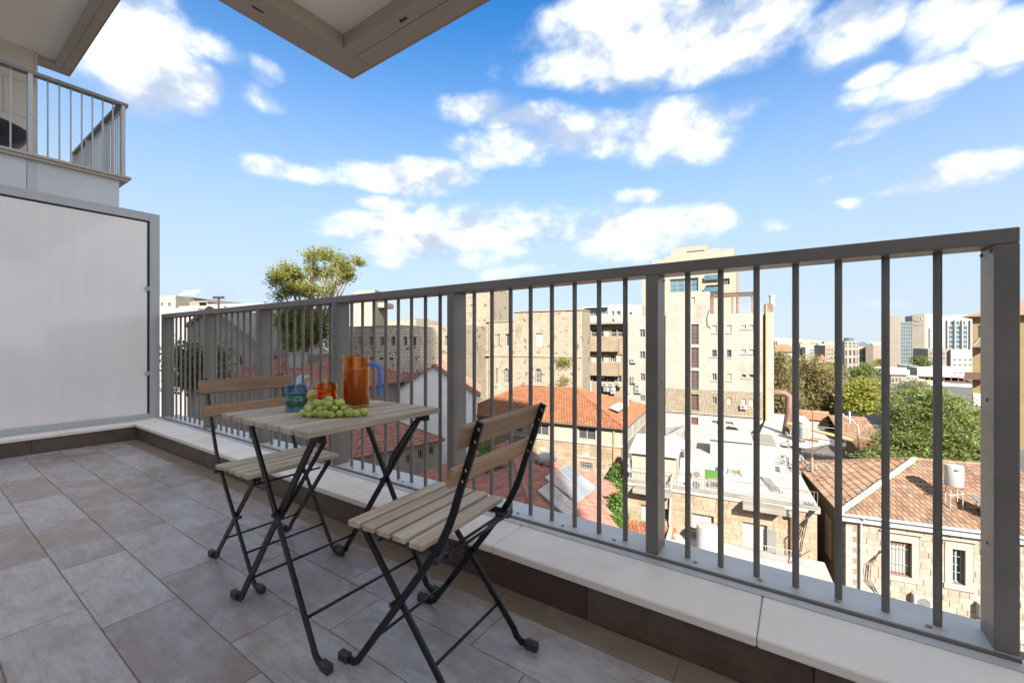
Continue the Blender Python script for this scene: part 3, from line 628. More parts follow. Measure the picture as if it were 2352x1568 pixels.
m_metal = mk('galvanised_metal', (.42, .43, .44), (.50, .51, .52), 3, .45, metal=.3); m_pipe = mk('brown_pipe', (.20, .11, .08), (.26, .15, .11), 5, .6); m_ypipe = mk('ochre_pipe', (.46, .34, .14), (.52, .40, .2), 4, .6)
m_tank = mk('white_enamel_tank', (.78, .77, .74), (.84, .83, .80), 2, .35); m_solar = mk('solar_collector', (.20, .25, .31), (.24, .29, .35), 1, .10, spec=.8)
m_blk = mk('black_cable', (.015, .015, .016), None, 1, .6); m_grn = mk('green_crate_plastic', (.07, .20, .025), None, 1, .6); m_tarp = mk('blue_grey_tarp', (.13, .17, .28), (.40, .44, .50), 3, .6); m_brick = mk('red_plastic_hose', (.55, .10, .05), None, 1, .5)
class B:
    def __init__(s, name, label, xl, dl, a=7.3, zb=GZ, cat='building', group=None, O=None):
        s.a = math.radians(a); p = W(xl, dl) if O is None else Vector((O[0], O[1], 0)); s.O = Vector((p.x, p.y)); s.zb = zb
        s.o = thing(name, label, cat, (p.x, p.y, zb), s.a, group)
        s.ex = Vector((math.cos(s.a), math.sin(s.a))); s.ey = Vector((-math.sin(s.a), math.cos(s.a)))
    def u(s, x, yl=0):                            # where column x meets the plane y = yl
        P = s.O+s.ey*yl; t = (x-HX)/F; return (t*P.dot(FV)-P.dot(RV))/(s.ex.dot(RV)-t*s.ex.dot(FV))
    def uz(s, x, y, yl=0):
        u = s.u(x, yl); d = (s.O+s.ey*yl+s.ex*u).dot(FV); return u, zat(y, d)
    def rect(s, zf, r, yl=0):
        (x0, y0), (x1, y1) = zf(r[0], r[1]), zf(r[2], r[3]); xm = (x0+x1)/2
        return s.u(x0, yl), s.u(x1, yl), s.uz(xm, y1, yl)[1], s.uz(xm, y0, yl)[1]
    def part(s, name, mb, mats, parent=None, smooth=False): return mb.build(name, mats, parent or s.o, smooth, None if parent else (0, 0, -s.zb))
    def world(s, u, v, z): p = s.O+s.ex*u+s.ey*v; return Vector((p.x, p.y, z))
def facade(b, name, u0, u1, y0, y1, z0, z1, holes, mat, rv=.16, top=None):
    m = MB(); us = sorted({u0, u1}|{min(max(h[i], u0), u1) for h in holes for i in (0, 1)}); zs = sorted({z0, z1}|{min(max(h[i], z0), z1) for h in holes for i in (2, 3)})
    for i in range(len(us)-1):
        for j in range(len(zs)-1):
            uc, zc = (us[i]+us[i+1])/2, (zs[j]+zs[j+1])/2
            if any(h[0] < uc < h[1] and h[2] < zc < h[3] for h in holes): continue
            m.quad((us[i], y0, zs[j]), (us[i+1], y0, zs[j]), (us[i+1], y0, zs[j+1]), (us[i], y0, zs[j+1]))
    for h in holes:
        a, c, e, f = h[:4]; y2 = y0+rv
        m.quad((a, y0, e), (a, y0, f), (a, y2, f), (a, y2, e)); m.quad((c, y0, e), (c, y2, e), (c, y2, f), (c, y0, f))
        m.quad((a, y0, f), (c, y0, f), (c, y2, f), (a, y2, f)); m.quad((a, y0, e), (a, y2, e), (c, y2, e), (c, y0, e))
        if len(h) > 4 and h[4] == 'arch':
            r = (c-a)/2; n = 8; cx_, cz = (a+c)/2, f-r
            arc = [(cx_-r*math.cos(math.pi*k/n), cz+r*math.sin(math.pi*k/n)) for k in range(n+1)]
            for k in range(n):
                (xa, za), (xb, zb_) = arc[k], arc[k+1]
                m.quad((xa, y0, za), (xb, y0, zb_), (xb, y0, f), (xa, y0, f)); m.quad((xa, y0, za), (xa, y2, za), (xb, y2, zb_), (xb, y0, zb_))
    m.quad((u0, y1, z0), (u0, y0, z0), (u0, y0, z1), (u0, y1, z1)); m.quad((u1, y0, z0), (u1, y1, z0), (u1, y1, z1), (u1, y0, z1))
    m.quad((u1, y1, z0), (u0, y1, z0), (u0, y1, z1), (u1, y1, z1)); m.quad((u0, y0, z1), (u1, y0, z1), (u1, y1, z1), (u0, y1, z1)); m.quad((u0, y0, z0), (u0, y1, z0), (u1, y1, z0), (u1, y0, z0))
    return b.part(name, m, mat)
wc = {}
def window(b, h, fr=None, pane=None, mull=1, trans=0, rv=.16, bars=False, sill=False, y0=0, name='window'):
    fr = fr or m_wfr; pane = pane or m_glass
    w, hh = h[1]-h[0], h[3]-h[2]; key = (round(w, 2), round(hh, 2), fr.name, pane.name, mull, trans)
    if key not in wc:
        f = MB(); t = min(.07, w*.12); f.box(0, w, .02, .06, 0, t); f.box(0, w, .02, .06, hh-t, hh); f.box(0, t, .02, .06, t, hh-t); f.box(w-t, w, .02, .06, t, hh-t)
        for k in range(mull): x = w*(k+1)/(mull+1); f.box(x-t*.4, x+t*.4, .022, .055, t, hh-t)
        for k in range(trans): z = hh*(k+1)/(trans+1); f.box(t, w-t, .024, .052, z-t*.4, z+t*.4)
        p = MB()
        if pane in (m_shut, m_tshut, m_pale, m_curt) and hh/ .11 < 40:
            n = max(3, int(hh/.11)); [p.box(t*.5, w-t*.5, .035, .075 if k % 2 else .06, hh*k/n, hh*(k+1)/n-.012) for k in range(n)]
        else: p.box(t*.5, w-t*.5, .062, .07, t*.5, hh-t*.5)
        wc[key] = (f.mesh('window', fr), p.mesh('pane', pane))
    loc = (h[0], y0+rv-.07, h[2]-b.zb)
    o = obj(name, wc[key][0], b.o, loc); obj('pane', wc[key][1], o)
    if sill: MB().box(-.08, w+.08, -rv-.03, .02, -.09, -.004).build('sill', m_cream, o)
    if bars:
        g = MB(); n = max(3, int(w/.14)); [g.tube([(w*(k+.5)/n, -.05, 0), (w*(k+.5)/n, -.05, hh)], .012, 5) for k in range(n)]; g.box(0, w, -.062, -.038, hh*.3-.012, hh*.3+.012); g.box(0, w, -.062, -.038, hh*.75-.012, hh*.75+.012); g.build('grille', m_wfr if bars == 'w' else m_gfr, o)
    return o
def air(pos3, a, label, w=.85, h=.6, dep=.34, fans=1, group='air conditioners on the facades', brk=True):
    c = thing('air_conditioner', label, 'air conditioner', pos3, a, group)
    MB().box(0, w, -dep, 0, 0, h, 0, .02).build('casing', m_acw, c)
    for k in range(fans):
        r = min(w*.26, h/fans*.40); cx_, cz = w*.38, h*(k+.5)/fans; f = MB()
        f.lathe([(.02, 0), (r, 0), (r, .012), (.02, .012)], 18); o = f.build('fan_grille', m_grille, c, loc=(cx_, -dep-.002, cz)); o.rotation_euler = (math.radians(90), 0, 0)
        g = MB(); [g.box(-r, r, -dep-.022, -dep-.016, z-.008, z+.008) for z in [cz+r*q for q in (-.75, -.45, -.15, .15, .45, .75)]]; g.build('guard', m_acw, c, loc=(cx_, 0, 0))
    if brk: b_ = MB(); [b_.box(q, q+.03, -dep, 0, -.05, -.003) for q in (w*.15, w*.8)]; b_.build('bracket', m_gfr, c)
    return c
# roof tiles laid in courses; the nearest are objects of their own, the rest one part
_px = [0, .14, .30, .44, .60, .80, 1.0]; _pz = [.02, .048, .048, .016, .004, .004, .02]
def tile_base(tw, tl, lift=.028):
    v = [(x*tw, -.03, z+lift) for x, z in zip(_px, _pz)]+[(x*tw, tl, z) for x, z in zip(_px, _pz)]+[(x*tw, -.03, z+lift-.022) for x, z in zip(_px, _pz)]
    n = len(_px); f = [(i, i+1, n+i+1, n+i) for i in range(n-1)]+[(2*n+i, 2*n+i+1, i+1, i) for i in range(n-1)]
    return np.array(v), f
def inpoly(x, y, poly):
    c = False; n = len(poly)
    for i in range(n):
        (x1, y1), (x2, y2) = poly[i], poly[i-1]
        if (y1 > y) != (y2 > y) and x < (x2-x1)*(y-y1)/(y2-y1)+x1: c = not c
    return c
tilemesh = {}
def tiles(b, parent, P0, U, V, poly, tw, tl, mat, nobj=0, under=True):
    P0, U, V = Vector(P0), Vector(U).normalized(), Vector(V); V = (V-U*V.dot(U)).normalized(); Nn = U.cross(V)
    R = Matrix(((U.x, V.x, Nn.x), (U.y, V.y, Nn.y), (U.z, V.z, Nn.z)))
    us = [p[0] for p in poly]; vs = [p[1] for p in poly]
    v, f = tile_base(tw, tl); cells = []
    j = 0; y = min(vs)
    while y < max(vs):
        x = min(us)+(tw*.5 if j % 2 else 0)
        while x < max(us):
            if inpoly(x+tw/2, y+tl/2, poly): cells.append((x, y))
            x += tw
        y += tl; j += 1
    if under:
        m = MB(); m.quad(*[tuple(P0+U*p[0]+V*p[1]-Nn*.012) for p in poly]); m.build('roof_deck', m_under, parent)
    zr = b.zb
    def wpos(c): p = P0+U*c[0]+V*c[1]; q = b.world(p.x, p.y, p.z+zr); return (q.xy.length_squared)
    if nobj:
        cells.sort(key=wpos); key = (tw, tl, mat.name)
        if key not in tilemesh: me = bpy.data.meshes.new('roof_tile'); me.from_pydata(v.tolist(), [], f); me.materials.append(mat); tilemesh[key] = me
        M4 = R.to_4x4()
        for c in cells[:nobj]:
            o = obj('roof_tile', tilemesh[key], parent); p = P0+U*c[0]+V*c[1]+Nn*random.uniform(-.004, .006); mm = M4.copy(); mm.translation = p; o.matrix_local = mm
        cells = cells[nobj:]
    if cells:
        Rn = np.array(R); allv = []; allf = []; n = len(v)
        for i, c in enumerate(cells):
            p = np.array(P0+U*c[0]+V*c[1]+Nn*random.uniform(-.004, .006)); allv.append(v @ Rn.T+p); allf += [tuple(q+i*n for q in ff) for ff in f]
        me = bpy.data.meshes.new('roof_tiles'); me.from_pydata(np.concatenate(allv).tolist(), [], allf); me.materials.append(mat); kind(obj('roof_tiles', me, parent), 'stuff')
capm = {}
def ridge(b, parent, p, q, r=.12, ln=.36, mat=None):
    mat = mat or m_mortar; p, q = Vector(p), Vector(q); d = q-p; n = max(1, int(d.length/ln)); key = (r, ln, mat.name)
    if key not in capm:
        m = MB(); k = 7; vs = [(x, r*s*math.cos(math.pi*i/(k-1)), r*s*math.sin(math.pi*i/(k-1))-.03) for x, s in ((0, 1), (ln*1.06, .86)) for i in range(k)]
        m.add(vs, [(i, i+1, k+i+1, k+i) for i in range(k-1)]+[tuple(range(k))[::-1]]); capm[key] = m.mesh('ridge_tile', mat)
    rot = d.to_track_quat('X', 'Z').to_euler()
    for i in range(n): obj('ridge_tile', capm[key], parent, p+d*(i/n)+Vector((0, 0, random.uniform(-.005, .012))), rot)
stm = {}
def stones(b, parent, u0, u1, z0, z1, holes, rowh, wmin, wmax, mats, nobj, y0=0, prj=.022, seed=1, par_is_part=True):
    rs_ = random.Random(seed); cells = []
    z = z1
    while z-rowh > z0-.01:
        x = u0
        while x < u1-.05:
            w = min(rs_.uniform(wmin, wmax), u1-x)
            if u1-x-w < wmin*.6: w = u1-x
            a, c = x, x+w; segs = [(a, c)]
            for h in holes:
                if h[2]-.02 < z-rowh/2 < h[3]+.02:
                    ns = []
                    for (p, q) in segs:
                        if q <= h[0] or p >= h[1]: ns.append((p, q))
                        else:
                            if h[0]-p > .06: ns.append((p, h[0]))
                            if q-h[1] > .06: ns.append((h[1], q))
                    segs = ns
            cells += [(p, q, z-rowh, z, rs_.uniform(.3, 1)) for p, q in segs]; x += w
        z -= rowh
    def box5(m, p, q, e, f, dp): g = .008; m.add([(p+g, y0, e+g), (q-g, y0, e+g), (q-g, y0, f-g), (p+g, y0, f-g), (p+g+.012, y0-dp, e+g+.012), (q-g-.012, y0-dp, e+g+.012), (q-g-.012, y0-dp, f-g-.012), (p+g+.012, y0-dp, f-g-.012)], [(4, 5, 6, 7), (0, 1, 5, 4), (1, 2, 6, 5), (2, 3, 7, 6), (3, 0, 4, 7)])
    cells.sort(key=lambda c: b.world((c[0]+c[1])/2, y0, 0).xy.length)
    for c in cells[:nobj]:
        dp = .35+.65*c[4]; key = (round(c[1]-c[0], 1), rowh)
        if key not in stm:
            m = MB(); g = .008; w_ = key[0] or .1; e = .015
            m.add([(0, 0, 0), (1, 0, 0), (1, 0, 1), (0, 0, 1), (e/w_, -1, .06), (1-e/w_, -1, .06), (1-e/w_, -1, .94), (e/w_, -1, .94)], [(4, 5, 6, 7), (0, 1, 5, 4), (1, 2, 6, 5), (2, 3, 7, 6), (3, 0, 4, 7)]); stm[key] = m.mesh('stone', mats)
        me = stm[key]
        if me.materials[0] is not mats:
            k2 = key+(mats.name,)
            if k2 not in stm: me = me.copy(); me.materials[0] = mats; stm[k2] = me
            me = stm[k2]
        obj('stone', me, parent, (c[0]+.008, y0, c[2]+.008+(0 if par_is_part else -b.zb)), None, (c[1]-c[0]-.016, prj*dp, rowh-.016))
    if cells[nobj:]:
        m = MB(); [box5(m, c[0], c[1], c[2], c[3], prj*(.35+.65*c[4])) for c in cells[nobj:]]; kind(m.build('stone_courses', mats, parent, loc=None if par_is_part else (0, 0, -b.zb)), 'stuff')
# trees: limbs plus thousands of leaf faces in clumps
def mleaf(name, c1, c2):
    m, nt, b = base(name); r = nt.nodes.new('ShaderNodeNewGeometry').outputs['Random Per Island']; n = noise(nt, pos(nt), .8, 3, .5)
    lnk(nt, MIX(nt, M(nt, 'FRACT', M(nt, 'ADD', r, n.outputs[0])), c1, c2), b.inputs['Base Color']); b.inputs['Roughness'].default_value = .6; b.inputs['Specular IOR Level'].default_value = .25
    tl = nt.nodes.new('ShaderNodeBsdfTranslucent'); tl.inputs[0].default_value = tuple(x*1.5 for x in c2)+(1,); mx = nt.nodes.new('ShaderNodeMixShader'); mx.inputs[0].default_value = .28
    o = [q for q in nt.nodes if q.type == 'OUTPUT_MATERIAL'][0]; nt.links.new(b.outputs[0], mx.inputs[1]); nt.links.new(tl.outputs[0], mx.inputs[2]); nt.links.new(mx.outputs[0], o.inputs[0]); return m
m_bark = mk('grey_brown_bark', (.16, .12, .09), (.26, .20, .15), 4, .9, bmp=.5, bscale=12)
m_lf = {'euc': mleaf('eucalyptus_leaf', (.15, .17, .035), (.32, .32, .09)), 'brown': mleaf('dry_casuarina_leaf', (.16, .14, .055), (.30, .26, .12)), 'green': mleaf('tree_of_heaven_leaf', (.09, .13, .03), (.22, .26, .085)), 'yel': mleaf('yellowing_leaf', (.15, .19, .035), (.36, .35, .08)), 'dark': mleaf('dark_leaf', (.05, .08, .025), (.12, .15, .05)), 'ivy': mleaf('ivy_leaf', (.05, .12, .02), (.14, .22, .05)), 'grey': mleaf('grey_green_leaf', (.14, .16, .09), (.25, .26, .16))}
def leaves(blobs, n, size, mat, name, parent, flat=.5, asp=2.2, shell=.55, droop=0., tight=1., layer=.62):
    vol = np.array([b_[1]*b_[2]*b_[3] if len(b_) > 3 else b_[1]**3 for b_ in blobs])**.72; pr = vol/vol.sum()
    # clumps inside each blob
    nc = max(12, n//26); bi = rng.choice(len(blobs), nc, p=pr); dirs = rng.normal(size=(nc, 3)); dirs /= np.linalg.norm(dirs, axis=1)[:, None]
    rad = shell+(1-shell)*rng.random(nc)**.5; rad *= 1+.16*rng.normal(size=nc)
    cen = np.array([np.array(blobs[i][0]) for i in bi]); ext = np.array([blobs[i][1:4] if len(blobs[i]) > 3 else (blobs[i][1],)*3 for i in bi])
    cc = cen+dirs*rad[:, None]*ext
    per = n//nc; cr = size*rng.uniform(1.5, 3.2, nc)*tight
    p = np.repeat(cc, per, 0)+rng.normal(size=(nc*per, 3))*np.repeat(cr, per)[:, None]*np.array([1, 1, layer])
    nn = rng.normal(size=p.shape); nn[:, 2] = np.abs(nn[:, 2])*(1+flat*2); nn /= np.linalg.norm(nn, axis=1)[:, None]
    t = rng.normal(size=p.shape); t[:, 2] -= droop; t -= nn*(t*nn).sum(1)[:, None]; t /= np.linalg.norm(t, axis=1)[:, None]; q = np.cross(nn, t)
    s = size*rng.uniform(.6, 1.25, len(p))[:, None]; t = t*s; q = q*s/asp
    v = np.stack([p-t, p+q*1.0, p+t, p-q*1.0], 1).reshape(-1, 3); f = np.arange(len(v)).reshape(-1, 4)
    me = bpy.data.meshes.new(name); me.from_pydata(v.tolist(), [], f.tolist()); me.materials.append(mat); return obj(name, me, parent)
def tree(name, label, x, d, zb, blobs, n, size, leaf, trunk_r=.25, group=None, limbs=True, **kw):
    # blobs as (picture x, picture y, depth offset, half-width px, half-height px)
    p = W(x, d); t = thing(name, label, 'tree', (p.x, p.y, zb), 0, group); bl = []
    for (bx, by, dd, rw, rh) in blobs:
        q = P3(bx, by, d+dd); s = (d+dd)/F; bl.append(((q.x-p.x, q.y-p.y, q.z-zb), rw*s, rw*s, rh*s))
    tr = MB(); top = max(b_[0][2] for b_ in bl); cxy = Vector((sum(b_[0][0] for b_ in bl)/len(bl), sum(b_[0][1] for b_ in bl)/len(bl), 0)); lo = min(b_[0][2]-b_[3]*.6 for b_ in bl); lo = max(1.0, lo)
    f = Vector((cxy.x*.35, cxy.y*.35, lo)); tr.tube([(0, 0, 0), (f.x*.3+.1, f.y*.3, lo*.5), tuple(f)], [trunk_r, trunk_r*.8, trunk_r*.62], 9)
    if limbs:
        for b_ in bl:
            c = Vector(b_[0]); mid = (f+c)/2+Vector((random.uniform(-.4, .4), random.uniform(-.4, .4), -.1*(c-f).length)); r0 = trunk_r*.42
            tr.tube([tuple(f), tuple(mid), tuple(c)], [r0, r0*.6, r0*.28], 6)
            for k in range(4):
                e = c+Vector((random.uniform(-1, 1)*b_[1], random.uniform(-1, 1)*b_[2], random.uniform(-.5, .9)*b_[3]))*.8; tr.tube([tuple(mid+(c-mid)*random.uniform(.3, 1)), tuple(e)], [r0*.26, r0*.06], 5)
    tr.build('trunk', m_bark, t, True)
    leaves(bl, n, size, m_lf[leaf], 'crown', t, **kw); return t
# ---------------------------------------------------------------- ground
m_asph = mk('asphalt', (.050, .049, .048), (.075, .072, .068), .25, .9, bmp=.2, bscale=20, stain=(.16, .14, .11, .7), stscale=.05)
gs = MB(); R_ = [0, 30, 90, 300, 900, 2500, 5200]
for i in range(len(R_)-1):
    for k in range(48):
        a0, a1 = 2*math.pi*k/48, 2*math.pi*(k+1)/48
        gs.quad((R_[i]*math.cos(a0), R_[i]*math.sin(a0), GZ), (R_[i+1]*math.cos(a0), R_[i+1]*math.sin(a0), GZ), (R_[i+1]*math.cos(a1), R_[i+1]*math.sin(a1), GZ), (R_[i]*math.cos(a1), R_[i]*math.sin(a1), GZ))
kind(gs.build('ground', m_asph), 'structure')
m_hill = mk('far_hillside', (.30, .28, .22), (.22, .23, .17), .01, 1., stain=(.46, .42, .36, .8), stscale=.02)
hb = MB(); n = 120
for k in range(n):
    a0, a1 = math.radians(-60+210*k/n), math.radians(-60+210*(k+1)/n)
    h = lambda a: 26+9*math.sin(a*5.1+1)+6*math.sin(a*13)+3*math.sin(a*31+2)
    p = lambda a, r, z: (r*math.sin(-a+math.pi/2-.6), r*math.cos(-a+math.pi/2-.6), z)
    hb.quad(p(a0, 1500, GZ), p(a1, 1500, GZ), p(a1, 2100, GZ+h(a1)), p(a0, 2100, GZ+h(a0))); hb.quad(p(a0, 2100, GZ+h(a0)), p(a1, 2100, GZ+h(a1)), p(a1, 2600, GZ), p(a0, 2600, GZ))
kind(hb.build('hills', m_hill, None, True), 'structure')
# ---------------------------------------------------------------- white stone tower
tw = B('stone_tower_block', 'tall pale stone apartment block with rusty stair windows and rooftop pergola', 1441, 59.0)
R6 = lambda *r: tw.rect(Z6, r)
uA, uB_, uC, uD = 0, tw.u(Z6(855, 0)[0]), tw.u(Z6(1225, 0)[0]), tw.u(Z6(1668, 0)[0])
uE, uF = tw.u(Z6(1700, 0)[0]), tw.u(Z6(1760, 0)[0])
zl_, zm_, zr_ = tw.uz(*Z6(600, 645))[1], tw.uz(*Z6(1000, 448))[1], tw.uz(*Z6(1450, 620))[1]
zb1, zb0 = tw.uz(*Z6(1300, 1268))[1], tw.uz(*Z6(1300, 1462))[1]
stair = [R6(1068, 712, 1132, 880), R6(1068, 906, 1132, 1076), R6(1068, 1100, 1132, 1270)]; stairb = [R6(1068, 1295, 1132, 1430)]; stairc = [R6(1068, 1490, 1128, 1550)]
small = [R6(1072, 487, 1100, 545)]
hs_ = lambda ys: [R6(x0, ys[i][0], x1, ys[i][1]) for i, (x0, x1) in enumerate(((1245, 1282), (1368, 1405), (1490, 1527), (1552, 1592)))]
r1, r2, r3, r4 = hs_([(722, 783), (720, 783), (718, 750), (718, 750)]), hs_([(925, 982), (925, 985), (924, 955), (924, 957)]), hs_([(1123, 1180), (1126, 1183), (1130, 1158), (1130, 1160)]), hs_([(1320, 1376), (1325, 1383), (1333, 1380), (1337, 1393)])
lowr = [R6(1240, 1517, 1293, 1545), R6(1353, 1527, 1418, 1550)]
lw_ = [R6(635, 755, 680, 820), R6(635, 938, 680, 1000), R6(640, 1125, 680, 1185)]; lwb = [R6(640, 1305, 680, 1355)]
facade(tw, 'wall', uA, uB_-.002, .35, 12, GZ, zl_, [tuple(h) for h in lw_+lwb], m_stoneW, .2)
facade(tw, 'wall', uB_, uC, 0, 14, zb1+.003, zm_, [tuple(h) for h in stair+small], m_stoneW, .22)
facade(tw, 'wall', uC+.002, uD, .003, 13, zb1+.003, zr_, [tuple(h) for h in r1+r2+r3], m_stoneW, .22)
facade(tw, 'stone_belt', uB_, uD, -.06, 13, zb0, zb1, [tuple(h) for h in stairb+r4], m_stoneBelt, .26)
facade(tw, 'base_wall', uB_, uD, -.02, 13, GZ, zb0-.003, [tuple(h) for h in stairc+lowr], m_white, .22)
tw.part('cornice', MB().box(uB_, uD, -.2, -.062, zb0-.16, zb0+.02), m_conc)
tw.part('recess', MB().box(uD+.002, uE-.002, .6, 12, GZ, zr_-.3), m_tan)
tw.part('wall', MB().box(uE, uF, -.1, 12, GZ, tw.uz(*Z6(1730, 610))[1]), m_stoneW)
for h in stair+stairb+stairc: window(tw, h, m_rust, m_glass, 1, 4, .22)
for h in small+r1: window(tw, h, m_wfr, m_tshut, 0, 1, .22)
for i, h in enumerate(r2): window(tw, h, m_bfr if i < 2 else m_wfr, m_glass if i < 2 else m_tshut, 0, 0, .22)
for i, h in enumerate(r3): window(tw, h, m_wfr, m_curt if i == 1 else m_glass, 1 if i < 2 else 0, 0, .22)
for i, h in enumerate(r4): window(tw, h, m_wfr, m_glass if i == 0 else m_tshut, 1, 0, .2, y0=-.06)
for h in lowr: window(tw, h, m_gfr, m_glass, 2, 0, .22)
for h in lw_: window(tw, h, m_wfr, m_glass, 1, 0, .2, y0=.35)
for h in lwb: window(tw, h, m_wfr, m_glass, 1, 0, .2, bars='w', y0=.35)
lintel = MB(); [lintel.box(h[0]-.12, h[1]+.12, -.10, -.002, h[2]-.14, h[2]-.03) for h in r1+r2+r3]; tw.part('sills', lintel, m_cream)
pg = B('rooftop_pergola', 'brown slatted pergola with thin railings on the stone tower roof', 0, 0, 7.3, zr_, 'pergola', O=tuple(tw.world(uC+.15, 1.2, 0).xy))
wP = uD-uC-1.0; hP = tw.uz(*Z6(1400, 455))[1]-zr_
m_pg = mk('brown_pergola_wood', (.17, .11, .075), (.24, .16, .11), 3, .8)
for u_ in (0.1, wP*.5, wP*.62, wP-.1):
    for v_ in (0, 3.6): pg.part('post', MB().box(u_-.06, u_+.06, v_-.06, v_+.06, zr_, zr_+hP), m_rust)
for v_ in (0, 3.6): pg.part('beam', MB().box(-.3, wP+.3, v_-.06, v_+.06, zr_+hP+.001, zr_+hP+.18), m_pg)
for k in range(26): pg.part('slat', MB().box(-.3+(wP+.6)*k/26, -.3+(wP+.6)*k/26+.10, -.5, 4.1, zr_+hP+.182, zr_+hP+.25), m_pg)
for k in range(4): pg.part('rail', MB().tube([(0, -.9, zr_+.25+.28*k), (wP+.8, -.9, zr_+.25+.28*k)], .02, 5), m_gfr)
MBp = MB(); MBp.tube([(uD+.35, -.05, GZ), (uD+.35, -.05, zr_+.9)], .11, 8); MBp.tube([(uD+.62, -.02, GZ), (uD+.62, -.02, zr_+.5)], .07, 8); tw.part('drain_pipe', MBp, m_ypipe)
ck = tw.rect(Z6, (1683, 540, 1752, 606), 2); tw.part('chimney', MB().box(ck[0], ck[1], 2, 3, ck[2]-.3, ck[3], 0, .03), m_pipe)
fl_ = tw.rect(Z6, (1736, 478, 1757, 545), 2.2); tw.part('flue', MB().lathe([(.32, fl_[2]-.3), (.32, fl_[3]), (.40, fl_[3]), (.40, fl_[3]+.12), (.05, fl_[3]+.2)], 14, c=((fl_[0]+fl_[1])/2, 2.4, 0)), m_metal)
cb_ = MB(); p0 = tw.uz(*Z6(1222, 590)); p1 = tw.uz(*Z6(1205, 720)); p2 = tw.uz(*Z6(1232, 745)); cb_.tube([(p0[0], -.08, p0[1]), (p0[0]-.3, -.1, (p0[1]+p1[1])/2), (p1[0], -.1, p1[1]), (p2[0], -.1, p2[1])], .035, 6); tw.part('cable', cb_, m_blk)
LAB = 'white air conditioner unit on the left flank of the pale stone tower'
def acpx(zf, r, b, yl, label, fans=1):
    q = b.rect(zf, r, yl); p = b.world(q[0], yl-.01, q[2]); return air(p, b.a, label, q[1]-q[0], q[3]-q[2], .36, fans)
for r, l in (((565, 993, 612, 1035), 'air conditioner highest on the left flank of the pale tower'), ((567, 1142, 612, 1170), 'upper of two stacked air conditioners on the left flank of the tower'), ((567, 1174, 612, 1203), 'lower of two stacked air conditioners on the left flank of the tower')): acpx(Z6, r, tw, .35, l)
acpx(Z6, (600, 1212, 655, 1285), tw, .35, 'large double fan air conditioner below the stacked pair on the tower flank', 2); acpx(Z6, (538, 1272, 573, 1340), tw, .35, 'narrow double fan air conditioner lowest on the tower flank', 2)
acpx(Z6, (1475, 1382, 1535, 1420), tw, -.06, 'single air conditioner on the rough stone belt of the tower')
# ---------------------------------------------------------------- beige high-rise behind it
hr = B('beige_high_rise', 'tall beige stepped high-rise rising behind the pale stone tower', Z6(657, 0)[0], 92, 4.0)
zz = lambda x, y, yl=0: hr.uz(*Z6(x, y), yl)[1]
uu = lambda x, yl=0: hr.u(Z6(x, 0)[0], yl)
hw = [hr.rect(Z6, (890, 330, 1128, 440)), hr.rect(Z6, (1190, 385, 1300, 440)), hr.rect(Z6, (1190, 312, 1300, 340)), hr.rect(Z6, (1330, 330, 1390, 380)), hr.rect(Z6, (690, 300, 790, 360))]
facade(hr, 'wall', 0, uu(1442), 0, 16, GZ, zz(1000, 200), [tuple(h) for h in hw], m_stoneB, .5)
for i, (a, c, y) in enumerate(((740, 850, 152), (846, 1425, 132), (900, 1200, 68), (1201, 1312, 104), (1313, 1420, 113))): hr.part('upper_storey', MB().box(uu(a), uu(c), .5+.01*i, 14-.02*i, zz(1000, 200)+.002, zz(1000, y)), m_stoneB)
hr.part('slot', MB().box(uu(1030), uu(1178), .46, .52, zz(1000, 112), zz(1000, 104)), m_dark)
window(hr, hw[0], m_wfr, m_gblue, 3, 2, .5)
for h in hw[1:]: window(hr, h, m_cream, m_glass, 2, 0, .5); 
for h in hw[1:3]: hr.part('balcony_front', MB().box(h[0]-.2, h[1]+.2, -.7, -.62, h[2]-.1, h[2]+.9), m_gblue)
# ---------------------------------------------------------------- modern block and brown building left of the tower
mo = B('roof_terrace_block', 'modern white block with set-back glazed penthouse behind the brown building', Z6(158, 0)[0], 78, 7.3)
ow = [mo.rect(Z6, (190, 585, 280, 645)), mo.rect(Z6, (318, 585, 370, 630)), mo.rect(Z6, (408, 603, 425, 640)), mo.rect(Z6, (447, 603, 478, 640)), mo.rect(Z6, (553, 612, 575, 632)), mo.rect(Z6, (408, 668, 426, 700))]
facade(mo, 'wall', 0, mo.u(Z6(660, 0)[0]), 0, 10, GZ, mo.uz(*Z6(400, 560))[1], [tuple(h) for h in ow], m_white, .4)
for i, h in enumerate(ow): window(mo, h, m_gfr, m_gblue if i < 2 else m_glass, 2 if i < 2 else 1, 0, .4)
mo.part('roof_canopy', MB().box(mo.u(Z6(185, 0)[0]), mo.u(Z6(376, 0)[0]), -.8, 3, mo.uz(*Z6(300, 575))[1], mo.uz(*Z6(300, 565))[1]), m_gfr)
mo.part('stair_head', MB().box(mo.u(Z6(376, 0)[0]), mo.u(Z6(550, 0)[0]), 1, 6, mo.uz(*Z6(400, 560))[1]+.002, mo.uz(*Z6(400, 544))[1]), m_white)
br_ = B('balcony_building', 'brown building with enclosed balconies and many air conditioners below', Z6(165, 0)[0], 62, 7.3)
uW = br_.u(Z6(533, 0)[0]); zz = lambda y: br_.uz(*Z6(330, y))[1]
ba = [br_.rect(Z6, (168+i*55, 750, 218+i*55, 815)) for i in range(6)]; bb_ = [br_.rect(Z6, (172+i*53, 966, 220+i*53, 1028)) for i in range(6)]; bc = [br_.rect(Z6, (175+i*62, 1143, 232+i*62, 1198)) for i in range(5)]
facade(br_, 'wall', 0, uW, .5, 9, GZ, zz(712), [tuple(h) for h in ba+bb_+bc], m_tan, .3)
for i, h in enumerate(ba): window(br_, h, m_wfr, m_tshut if i % 3 == 0 else m_glass, 0, 1, .3, y0=.5)
